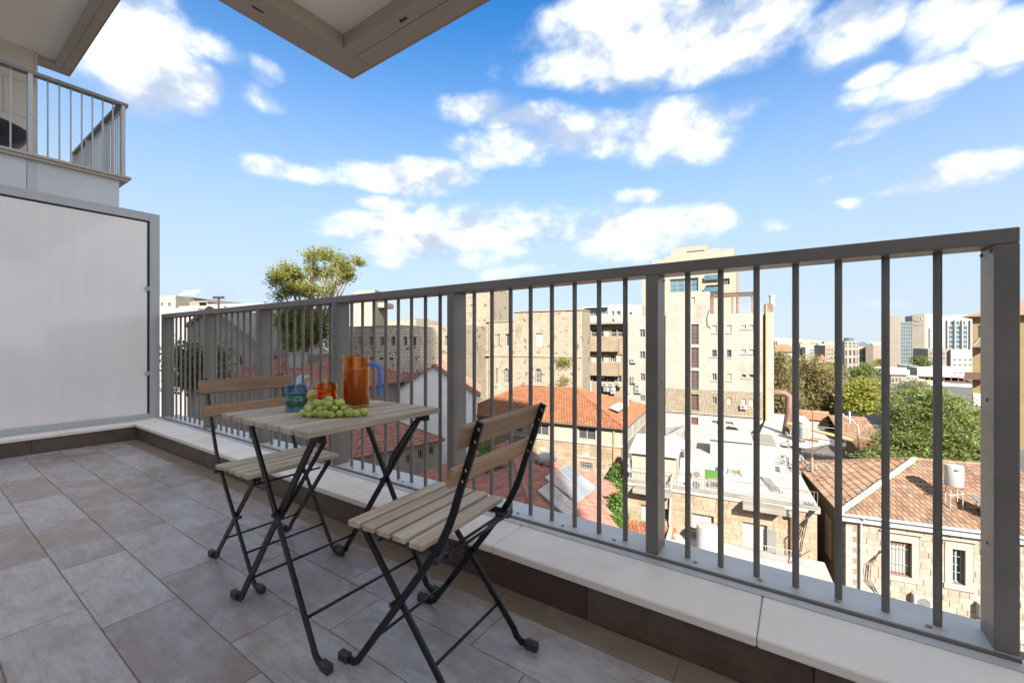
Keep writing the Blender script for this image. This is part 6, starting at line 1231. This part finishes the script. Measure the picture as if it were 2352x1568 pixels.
block('grand_hotel_glass', 'blue glass curtain wall of the hotel between two stone slabs', ZH, 430, 594, 190, 253, -2., 20, m_far, ((437, 592, 7, 195, 785, 12, .9, .92),), .15, m_gfr, m_gblue, mull=0)
block('grand_hotel_slab', 'narrow beige slab at the left end of the glass hotel', ZH, 300, 429, 108, 251, -12., 20, m_far)
hb_ = block('grand_hotel_wing', 'hotel wing with tall white fins between columns of windows', ZH, 906, 1380, 105, 262, 0., 20, m_metal, ((1060, 1130, 1, 240, 545, 5, .75, .85), (1160, 1230, 1, 240, 545, 5, .75, .85), (1255, 1320, 1, 240, 545, 5, .75, .85), (1070, 1310, 3, 185, 235, 1, .5, .95)), .3, m_wfr, m_gblue)
for x in (1050, 1145, 1240, 1350): f_ = hb_.rect(ZH, (x, 165, x+16, 560)); hb_.part('fin', MB().box(f_[0], f_[1], -1.0, -.01, f_[2], f_[3]), m_white)
block('grey_terrace_block', 'grey concrete terraced block in front of the finned hotel wing', ZH, 800, 1100, 545, 205, 6., 20, m_conc, ((810, 1090, 5, 580, 700, 2, .4, .4),), .25)
block('white_terrace_block', 'white stepped apartment block right of the grey terraces', ZH, 1101, 1400, 555, 200, 6., 18, m_white, ((1110, 1390, 4, 655, 790, 2, .5, .3),), .25)
block('low_white_roof_house', 'low building with broad white roof in front of the terraces', ZH, 660, 1340, 800, 180, 4., 30, m_roofw, ((1120, 1330, 3, 850, 880, 1, .4, .6),), .2)
fo = block('row_window_house', 'long low building with a close row of tall windows on the street', ZM, 1500, 1890, 700, 165, -24., 14, m_far2, ((1560, 1760, 10, 745, 850, 1, .5, .9),), .25)
fo.part('roof', MB().box(-.6, fo.w+.6, -.8, 14, fo.uz(*ZM(1700, 700))[1]+.002, fo.uz(*ZM(1700, 668))[1], 0, .1), m_roofw)
f2 = block('corner_shop_house', 'two storey stone corner building beside the billboard hoarding', ZM, 1880, 2120, 772, 150, 16., 14, m_far2, ((1885, 2040, 3, 815, 890, 1, .6, .85), (1885, 2040, 3, 945, 1015, 1, .6, .85)), .25); f2.part('roof', MB().box(-.6, f2.w+.6, -.8, 14, f2.uz(*ZM(2000, 772))[1]+.002, f2.uz(*ZM(2000, 690))[1], 0, .1), m_roofw)
# hoarding with printed facade
hd_ = B('hoarding', 'long printed construction hoarding with a hotel name across the street', ZH(448, 0)[0], 150, -12., GZ, 'hoarding'); zt_ = hd_.uz(*ZH(550, 890))[1]
m_h1 = mk('hoarding_grey', (.46, .46, .46), (.56, .55, .54), .6, .7); m_hc = [mk('hoarding_'+n_, c, None, 1, .7) for n_, c in (('ochre', (.62, .44, .20)), ('teal', (.36, .52, .50)), ('brick', (.52, .28, .18)), ('sage', (.50, .58, .46)))]
segs = [448, 668, 700, 730, 765, 795, 830, 900, 1012, 1075, 1380]; ms_ = [m_h1, m_hc[0], m_hc[1], m_hc[1], m_hc[2], m_hc[0], m_hc[3], m_hc[1], m_hc[3], m_h1]
for a_, c_, mt in zip(segs[:-1], segs[1:], ms_): zt2_ = hd_.uz(*ZH((a_+c_)/2, 892+(a_-448)*.18))[1]; hd_.part('printed_panel', MB().box(hd_.u(ZH(a_, 0)[0])+.01, hd_.u(ZH(c_, 0)[0]), 0, .2, GZ, zt2_), mt)
cu_ = bpy.data.curves.new('hotel_name', 'FONT'); cu_.body = 'LEGRAND HÔTEL'; cu_.size = 1; cu_.extrude = .03; to = obj('lettering', cu_); dg = bpy.context.evaluated_depsgraph_get(); me = bpy.data.meshes.new_from_object(to.evaluated_get(dg)); bpy.data.objects.remove(to); bpy.data.curves.remove(cu_)
lq = hd_.rect(ZH, (455, 905, 662, 965)); xs_ = [v.co.x for v in me.vertices]; ys_ = [v.co.y for v in me.vertices]; sx_ = (lq[1]-lq[0])/(max(xs_)-min(xs_)); sz_ = (lq[3]-lq[2])*.7/(max(ys_)-min(ys_)); me.materials.append(m_dark); obj('lettering', me, hd_.o, (lq[0], -.05, lq[2]+.5-GZ), (math.radians(90), 0, 0), (sx_, sz_, 1))
for k in range(4): fq = hd_.rect(ZH, (1222+k*40, 1030, 1250+k*40, 1330)); [hd_.part('printed_window', MB().box(fq[0], fq[1], -.03, -.002, fq[2]+(fq[3]-fq[2])*(j+.2)/4, fq[2]+(fq[3]-fq[2])*(j+.8)/4), m_gfr) for j in range(4)]
bq = hd_.rect(ZH, (1085, 1080, 1200, 1200)); hd_.part('printed_scene', MB().box(bq[0], bq[1], -.03, -.002, bq[2], bq[3]), m_solar); bq = hd_.rect(ZH, (470, 985, 650, 1080)); hd_.part('printed_scene', MB().box(bq[0], bq[1], -.03, -.002, bq[2], bq[3]), m_metal)
fc = B('roof_fence', 'red-brown post and rail fence on the white roof behind the hoarding', ZH(560, 0)[0], 165, -4., GZ, 'fence'); zf0, zf1 = fc.uz(*ZH(900, 990))[1], fc.uz(*ZH(900, 895))[1]
fc.part('roof_block', MB().box(-1, fc.u(ZH(1390, 0)[0]), .3, 26, GZ, fc.uz(*ZH(900, 985))[1]), m_roofw)
for k, x in enumerate((675, 762, 830, 905, 1010, 1103, 1200, 1275)): u_ = fc.u(ZH(x, 0)[0]); fc.part('post', MB().box(u_-.12, u_+.12, -.12, .12, zf0-1, zf1), m_rust)
for z in (.35, .8): fc.part('rail', MB().box(0, fc.u(ZH(1300, 0)[0]), -.05, .05, zf0+(zf1-zf0)*z, zf0+(zf1-zf0)*z+.12), m_rust)
block('blue_roof_office', 'office building with slate blue hipped roof corner and square windows', ZM, 1600, 1775, 300, 235, 30., 20, m_far, ((1605, 1765, 2, 395, 610, 2, .55, .6),), .3)
o_ = B('slate_roof', 'slate blue hipped roof of the office building', ZM(1540, 0)[0], 236, 30., GZ, 'roof'); ur_ = o_.u(ZM(1790, 0)[0]); zr0, zr1 = o_.uz(*ZM(1650, 322))[1], o_.uz(*ZM(1650, 280))[1]; m = MB(); m.add([(0, -1, zr0), (ur_, -1, zr0), (ur_, 20, zr0), (0, 20, zr0), (ur_*.42, 9, zr1+.6), (ur_*.6, 9, zr1+.6)], [(0, 1, 5, 4), (1, 2, 5), (2, 3, 4, 5), (3, 0, 4), (3, 2, 1, 0)]); o_.part('slope', m, mk('slate_blue', (.12, .17, .24), None, 1, .7)); [o_.part('ridge', MB().bar((ur_*.42, 9, zr1+.62), (0, -1, zr0+.05), .3, .2), m_gfr)]
block('pale_flank_block', 'plain pale flank beside the slate roofed office', ZM, 1495, 1612, 318, 232, -25., 16, m_far2)
block('glass_stair_block', 'narrow glazed stair block between the offices', ZM, 1385, 1498, 330, 236, 7., 12, m_far, ((1390, 1496, 2, 375, 680, 3, .9, .75),), .2, m_gfr, m_gblue)
rt_ = B('rotunda_office', 'pale round-cornered office tower with dark tall windows', ZM(1175, 0)[0], 225, 2., GZ, 'building'); u1_ = rt_.u(ZM(1385, 0)[0]); cxr = u1_*.42; H = []
for gy0, gy1, hf in ((283, 308, 1), (330, 352, 1), (395, 478, 1), (515, 600, 1), (638, 722, 1), (760, 840, 1)): H += [tuple(rt_.rect(ZM, (x0, gy0, x1, gy1))) for x0, x1 in ((1180, 1208), (1238, 1274), (1302, 1335), (1358, 1372))]
facade(rt_, 'wall', 0, u1_, 0, 14, GZ, rt_.uz(*ZM(1280, 255))[1], H, m_far, .3); [window(rt_, h, m_gfr, m_glass, 0, 0, .3) for h in H]
rt_.part('drum', MB().lathe([(u1_*.38, rt_.uz(*ZM(1280, 255))[1]+.002), (u1_*.38, rt_.uz(*ZM(1280, 205))[1]), (.1, rt_.uz(*ZM(1280, 205))[1]+.1)], 24, c=(cxr, 6, 0)), m_gblue)
block('balcony_apartments', 'brown grey apartment house with rows of dark balconies', ZM, 875, 1060, 322, 200, 14., 16, m_far2, ((885, 1000, 3, 360, 620, 4, .4, .45), (1005, 1045, 2, 385, 640, 3, .4, .5)), .3)
for j in range(4): bq = bpy.data.objects.get('balcony_apartments'); 
block('white_balcony_block', 'white stepped apartment building beyond the brown trees', ZM, 575, 775, 350, 260, 10., 16, m_white, ((640, 700, 1, 380, 500, 3, 1., .5),), .5)
block('white_side_block', 'plain white block with small square windows left of the brown grey apartments', ZM, 776, 872, 348, 262, 10., 16, m_white, ((785, 866, 4, 375, 495, 4, .4, .3),), .3)
block('grey_back_block', 'grey concrete building with small windows left of the white stepped one', ZM, 495, 574, 350, 270, 7., 16, m_conc, ((500, 570, 3, 375, 500, 3, .5, .35),), .3)
block('far_roof_block', 'far beige roof storey above the white stepped building', ZM, 495, 740, 302, 330, 7., 20, m_stoneB); block('far_frame_block', 'far grey roof frame with thin posts at the skyline', ZM, 775, 912, 298, 340, 7., 20, m_metal)
block('far_white_house', 'small white house with dark side window at the skyline beside the tower', ZM, 108, 315, 255, 300, 7., 18, m_white, ((112, 145, 1, 255, 330, 1, .9, .8),), .3)
b = block('far_orange_roof_house', 'far house with wide pale orange roof beside the tower', ZM, 95, 390, 415, 260, 4., 14, m_cream); m = MB(); z0_, z1_ = b.uz(*ZM(240, 418))[1], b.uz(*ZM(240, 345))[1]+1.5; m.add([(-1, -1, z0_), (b.w+1, -1, z0_), (b.w+1, 15, z0_), (-1, 15, z0_), (b.w*.25, 7, z1_), (b.w*.75, 7, z1_)], [(0, 1, 5, 4), (1, 2, 5), (2, 3, 4, 5), (3, 0, 4), (3, 2, 1, 0)]); b.part('roof', m, m_rfar)
block('long_flat_house', 'long low flat roofed house under the far orange roof', ZM, 240, 560, 520, 225, 4., 14, m_conc)
sh = block('small_gable_house', 'small cream house among the trees by the brown grey apartments', ZM, 770, 880, 545, 185, 10., 9, m_cream); m = MB(); z0_ = sh.uz(*ZM(820, 545))[1]; m.add([(-.5, -.5, z0_), (sh.w+.5, -.5, z0_), (sh.w+.5, 9, z0_), (-.5, 9, z0_), (sh.w*.5, -.5, z0_+2.6), (sh.w*.5, 9, z0_+2.6)], [(0, 1, 4), (1, 2, 5, 4), (2, 3, 5), (3, 0, 4, 5)]); sh.part('roof', m, m_rfar)
rs_ = random.Random(9)
for i in range(40):                                # far town along the skyline
    x = 1100+i*33+rs_.uniform(-12, 12); d = rs_.uniform(420, 700); p = W(x, d); hgt = rs_.uniform(7, 15.5); w_ = rs_.uniform(12, 26)
    t = thing('far_house', 'small pale block of the distant town on the skyline', 'building', (p.x, p.y, GZ), rs_.uniform(-.5, .5), 'distant town blocks'); MB().box(0, w_, 0, 14, 0, hgt).build('wall', rs_.choice([m_white, m_stoneB, m_far, m_cream]), t); MB().box(w_*.2, w_*.5, 3, 8, hgt+.01, hgt+rs_.uniform(1, 2.6)).build('stair_head', m_conc, t)
# ochre building at the right edge and its neighbour
ob2 = B('ochre_building', 'tall ochre rendered building with eaves beside the right railing post', ZH(1383, 0)[0], 62, -20.); q = lambda *r: tuple(ob2.rect(ZH, r)); HH = [q(1452, 240, 1492, 395)]
facade(ob2, 'wall', 0, 9, 0, 10, GZ, ob2.uz(*ZH(1430, 130))[1], HH, m_yel, .25); [window(ob2, h, m_gfr, m_tshut, 1, 3, .25) for h in HH]
ob2.part('eaves', MB().box(-.9, 9.5, -.8, 10.5, ob2.uz(*ZH(1430, 130))[1]+.002, ob2.uz(*ZH(1430, 118))[1]), m_pipe); m = MB(); z0_ = ob2.uz(*ZH(1430, 118))[1]; m.add([(-.9, -.8, z0_), (9.5, -.8, z0_), (9.5, 10.5, z0_), (-.9, 10.5, z0_), (4.3, 4.8, z0_+2.2)], [(0, 1, 4), (1, 2, 4), (2, 3, 4), (3, 0, 4)]); ob2.part('roof', m, m_tileW)
for r in ((1400, 505, 1500, 525), (1300, 850, 1500, 940)): h = q(*r); ob2.part('balcony_slab', MB().box(h[0], h[1]+1, -1.3, -.01, h[2], h[3]), m_conc if r[0] == 1400 else m_pipe)
aw = MB(); h = q(1410, 395, 1495, 520); aw.bar((h[0], -.9, h[2]), (h[0]+.6, -.05, h[3]), .05, .05); ob2.part('awning_arm', aw, m_gfr); ob2.part('green_gate', MB().box(q(1398, 1130, 1500, 1290)[0], q(1398, 1130, 1500, 1290)[1]+1, -.1, -.01, q(1398, 1130, 1500, 1290)[2], q(1398, 1130, 1500, 1290)[3]), m_pale)
# orange tiled barn roofs between the trees
for (x0, x1, y0, y1, d, a, l) in ((Z8(492, 0)[0], Z8(835, 0)[0], Z8(0, 1250)[1], Z8(0, 1050)[1], 62, 14., 'wide faded orange tile roof between the trees on the right'), (Z8(610, 0)[0], Z8(830, 0)[0], Z8(0, 1325)[1], Z8(0, 1250)[1], 52, 8., 'small bright orange metal roof below the wide faded roof')):
    b = B('orange_roof_barn', l, x0, d, a, GZ, 'house'); u1_ = b.u(x1); ze = zat(y0, d); run = 6.5 if d > 60 else 3.5; rise = zat(y1, d+run*.85)-ze; b.part('wall', MB().box(.3, u1_-.3, .3, run*2, GZ, ze-.1), m_ochre); rf = b.part('roof', MB().box(0, u1_, 0, run*2, ze-.12, ze-.05), m_ochre)
    tiles(b, b.o, (0, 0, ze-b.zb), (1, 0, 0), (0, run, rise), [(0, 0), (u1_, 0), (u1_, math.hypot(run, rise)), (0, math.hypot(run, rise))], .3, .42, m_tileW if d > 60 else m_tileO, 0); m = MB(); m.quad((u1_, run*2, ze), (0, run*2, ze), (0, run, ze+rise), (u1_, run, ze+rise)); b.part('rear_slope', m, m_tileO)
sl_ = thing('street_lamp', 'grey curved street lamp arm with a sign plate over the orange roof', 'street lamp', W(Z8(612, 0)[0], 50)+Vector((0, 0, GZ)), TH); zt_ = zat(Z8(0, 1130)[1], 50)-GZ
MB().tube([(0, 0, 0), (0, 0, zt_-.6), (-.1, 0, zt_), (-.7, 0, zt_+.6), (-1.6, 0, zt_+1.1), (-1.9, 0, zt_+1.4)], [.12, .10, .09, .08, .07, .06], 8).build('pole', m_metal, sl_, True); MB().box(-1.15, -.95, -.08, .08, zt_+.3, zt_+1.7, 0, .03).build('signal_box', m_gfr, sl_)
def car(label, x, y, a, col):
    d = F*(CAMZ-GZ)/(y-HY); p = W(x, d); t = thing('parked_car', label, 'car', (p.x, p.y, GZ), a, 'cars parked on the street'); m_c = mk('car_paint', col, None, 1, .25, spec=.6)
    def loft(prof, mat, nm, w0=.86): m = MB(); n = len(prof); vs = [(px, s*w*.5, pz) for s in (-1, 1) for (px, pz, w) in prof]; m.add(vs, [tuple(range(n))[::-1], tuple(range(n, 2*n))]+[(i, (i+1) % n, n+(i+1) % n, n+i) for i in range(n)]); return m.build(nm, mat, t)
    loft([(-2.1, .35, 1.7), (2.1, .35, 1.7), (2.15, .62, 1.68), (1.9, .85, 1.66), (1.1, .95, 1.62), (-1.5, .98, 1.62), (-2.1, .9, 1.66)], m_c, 'body'); loft([(1.1, .96, 1.55), (.35, 1.42, 1.25), (-.9, 1.45, 1.25), (-1.6, .99, 1.55)], m_glass, 'cabin_glass'); loft([(.3, 1.44, 1.24), (.2, 1.48, 1.2), (-.8, 1.50, 1.2), (-.9, 1.46, 1.24)], m_c, 'car_roof')
    for wx in (-1.35, 1.3):
        for wy in (-.8, .8): MB().tube([(wx, wy-.1, .33), (wx, wy+.1, .33)], .33, 14).build('wheel', m_blk, t)
car('dark parked car seen between the brown trees', ZM(590, 0)[0], ZM(0, 1478)[1], .2, (.03, .035, .045)); car('pale parked car behind the dark one between the brown trees', ZM(540, 0)[0], ZM(0, 1275)[1], .4, (.5, .52, .55)); car('white car farther along the street below the window row', ZM(1660, 0)[0], ZM(0, 1040)[1], .8, (.6, .6, .6))
rp2 = thing('red_shed_roof', 'small pale red shed between the brown tree and the antenna mast', 'shed', W(ZM(700, 0)[0], 70)+Vector((0, 0, GZ)), .1); zt_ = zat(ZM(0, 1400)[1], 70)-GZ; MB().box(-2, 2, 0, 4, 0, zt_-.6).build('wall', m_cream, rp2); m = MB(); m.add([(-2.3, -.4, zt_-.6), (2.3, -.4, zt_-.6), (2.3, 2, zt_+.6), (-2.3, 2, zt_+.6), (2.3, 4.4, zt_-.6), (-2.3, 4.4, zt_-.6)], [(0, 1, 2, 3), (3, 2, 4, 5)]); m.build('roof', m_rfar, rp2)
# ---------------------------------------------------------------- trees
TT = lambda zf, l: [(zf(a, 0)[0], zf(0, b_)[1], dd, w_*zs_, h_*zs_) for (a, b_, dd, w_, h_) in l]
ZT2 = ZF(760, 720, .22957)
zs_ = .22957*K
tree('eucalyptus_tree', 'tall open-crowned eucalyptus rising above the railing on the left', ZT2(560, 0)[0], 46, GZ, TT(ZT2, [(380, 330, 0, 110, 95), (240, 400, 0, 95, 100), (480, 420, 1, 100, 90), (690, 130, 0, 90, 75), (850, 110, 1, 105, 70), (1040, 230, 0, 90, 90), (1110, 360, 0, 75, 90), (700, 360, 1, 100, 80), (880, 330, 1, 80, 65), (880, 590, 0, 85, 70), (640, 560, 0, 95, 90), (430, 560, 0, 100, 80), (230, 640, 0, 80, 80), (1240, 195, 0, 80, 30), (330, 950, 0, 130, 160), (560, 900, 1, 160, 150), (760, 960, 0, 130, 150), (420, 1200, 0, 130, 150), (640, 1130, 0, 130, 150), (830, 1150, 0, 70, 150), (640, 240, 0, 45, 60), (950, 480, 0, 50, 60)]), 34000, .15, 'euc', .42, asp=2.4, droop=.4, shell=.35, tight=1.15, layer=.7)
zs_ = .19136*K
tree('casuarina_tree', 'tall brownish drooping tree right beside the stone tower', ZM(220, 0)[0], 72, GZ, TT(ZM, [(150, 560, 0, 110, 130), (160, 760, 0, 130, 150), (230, 900, 1, 150, 160), (180, 1080, 0, 170, 170), (260, 1250, 0, 160, 160), (200, 1420, 0, 180, 150), (130, 470, 0, 60, 70), (330, 1100, 0, 90, 150)]), 13000, .30, 'brown', .4, 'trees of the street', asp=3.2, droop=1.2, shell=.35, tight=.9)
tree('casuarina_tree', 'broad brown-green drooping tree between two balusters, left of the yellow tree', ZM(800, 0)[0], 78, GZ, TT(ZM, [(640, 590, 0, 140, 110), (760, 740, 0, 260, 110), (720, 900, 0, 220, 130), (900, 880, 1, 170, 160), (800, 1080, 0, 240, 160), (960, 1050, 0, 120, 160), (720, 1220, 0, 200, 130), (900, 1280, 0, 170, 150), (940, 1450, 0, 160, 150), (1000, 1560, 0, 120, 120), (560, 1100, 0, 60, 110)]), 17000, .32, 'brown', .45, 'trees of the street', asp=3.2, droop=1.2, shell=.35, tight=.9)
tree('dark_tree', 'dark green tree behind the brown-green drooping one', ZM(560, 0)[0], 92, GZ, TT(ZM, [(560, 980, 0, 120, 130), (600, 1160, 0, 150, 140), (340, 640, 0, 90, 110), (980, 700, 0, 150, 90)]), 4500, .34, 'dark', .3, 'trees of the street')
tree('yellowing_tree', 'yellow-green rounded tree in the middle right', ZM(1430, 0)[0], 72, GZ, TT(ZM, [(1430, 960, 0, 190, 100), (1280, 1080, 0, 160, 140), (1500, 1100, 0, 210, 150), (1640, 1200, 0, 120, 120), (1320, 1240, 0, 190, 110), (1520, 1270, 0, 180, 80), (1240, 1180, 0, 110, 120)]), 13000, .26, 'yel', .3, 'trees of the street', asp=2.2, shell=.4, layer=.4)
tree('palm_like_tree', 'tall thin grey-green tree in front of the round-cornered office', ZM(1380, 0)[0], 120, GZ, TT(ZM, [(1340, 740, 0, 90, 80), (1470, 790, 0, 90, 110), (1400, 840, 0, 90, 80), (1540, 680, 0, 80, 70)]), 3200, .36, 'green', .25, 'trees of the street')
tree('street_tree', 'round grey-green tree below the long row of windows', ZM(1640, 0)[0], 120, GZ, TT(ZM, [(1600, 890, 0, 150, 80), (1700, 930, 0, 120, 90), (1480, 890, 0, 130, 60)]), 3600, .36, 'grey', .25, 'trees of the street')
zs_ = .2232*K
tree('street_tree', 'grey-green round tree in front of the hoarding lettering', ZH(590, 0)[0], 118, GZ, TT(ZH, [(560, 1060, 0, 110, 60), (660, 1030, 0, 110, 60), (540, 1130, 0, 80, 60)]), 3200, .34, 'grey', .25, 'trees of the street')
tree('pine_tree', 'small dark pine at the foot of the emblem hotel', ZH(700, 0)[0], 190, GZ, TT(ZH, [(690, 710, 0, 60, 45), (760, 735, 0, 55, 30)]), 1400, .45, 'dark', .25, 'trees of the street'); tree('pine_tree', 'small bright conifer in front of the slate roofed office', ZM(1715, 0)[0], 190, GZ, TT(ZH, [(165, 740, 0, 38, 50), (180, 700, 0, 18, 30)]), 1000, .4, 'yel', .2, 'trees of the street')
zs_ = .3507*K
tree('tree_of_heaven', 'large leafy green tree behind the weathered roof on the right', Z8(1200, 0)[0], 40, GZ, TT(Z8, [(980, 960, 0, 130, 70), (1150, 880, 0, 140, 70), (1040, 1080, 1, 180, 90), (1250, 1010, 0, 150, 90), (1400, 950, 0, 110, 60), (1150, 1180, 0, 200, 100), (980, 1250, 0, 170, 90), (1330, 1200, 0, 170, 110), (850, 1360, 0, 160, 60), (1060, 1360, 0, 180, 60), (1480, 1120, 0, 140, 90), (1560, 1060, 1, 120, 60), (1500, 1280, 0, 160, 100), (1300, 1360, 0, 200, 70), (1580, 1370, 0, 120, 80), (720, 1390, 0, 90, 30)]), 30000, .19, 'green', .32, asp=3.0, shell=.45, tight=1.1, layer=.30, droop=.5)
zs_ = .2933*K
tree('broadleaf_tree', 'dark leafy tree against the grey stone gable behind the first bay', ZL1(330, 0)[0], 30, GZ, TT(ZL1, [(240, 560, 0, 80, 120), (350, 640, 0, 90, 90), (300, 760, 0, 110, 130), (440, 700, 0, 80, 110), (620, 640, 0, 50, 100), (620, 800, 0, 60, 110), (230, 880, 0, 80, 80), (380, 860, 0, 90, 80)]), 5200, .17, 'dark', .25)

def dim(m, f):
    nt = m.node_tree; b = [n for n in nt.nodes if n.type == 'BSDF_PRINCIPLED'][0]; s = b.inputs['Base Color'].links[0].from_socket; nt.links.new(MIX(nt, 1., s, (f, f, f), 'MULTIPLY'), b.inputs['Base Color'])
for n_ in ('pale_tower_stone', 'beige_tower_stone', 'old_gold_stone', 'rough_belt_stone', 'tan_render', 'white_render', 'cream_render', 'white_roof_coating', 'weathered_concrete', 'ochre_render', 'ochre_plaster', 'pink_cream_stone', 'dressed_cream_stone', 'honey_stone', 'lime_mortar', 'pale_office_stone', 'brown_grey_stone', 'far_red_roof', 'weathered_roof_tile', 'orange_roof_tile', 'white_shutter', 'white_enamel_tank', 'air_conditioner_white', 'white_window_frame'): dim(MATS[n_], .285 if n_ in ('pale_tower_stone', 'white_render') else .34 if n_ == 'white_roof_coating' else .315 if 'tile' not in n_ else .28)
for n_ in ('rough_grey_stone', 'grey_gable_stone', 'red_roof_tile'): dim(MATS[n_], 1.05 if 'rough' in n_ else .55 if 'grey' in n_ else .72)
for n_, f_ in (('brown_pipe', .45), ('ochre_pipe', .5), ('rust_red_iron', .6), ('green_crate_plastic', .6), ('galvanised_metal', .7), ('eucalyptus_leaf', .62), ('dry_casuarina_leaf', .62), ('tree_of_heaven_leaf', .68), ('yellowing_leaf', .62), ('grey_green_leaf', .65), ('ivy_leaf', .75)): dim(MATS[n_], f_)
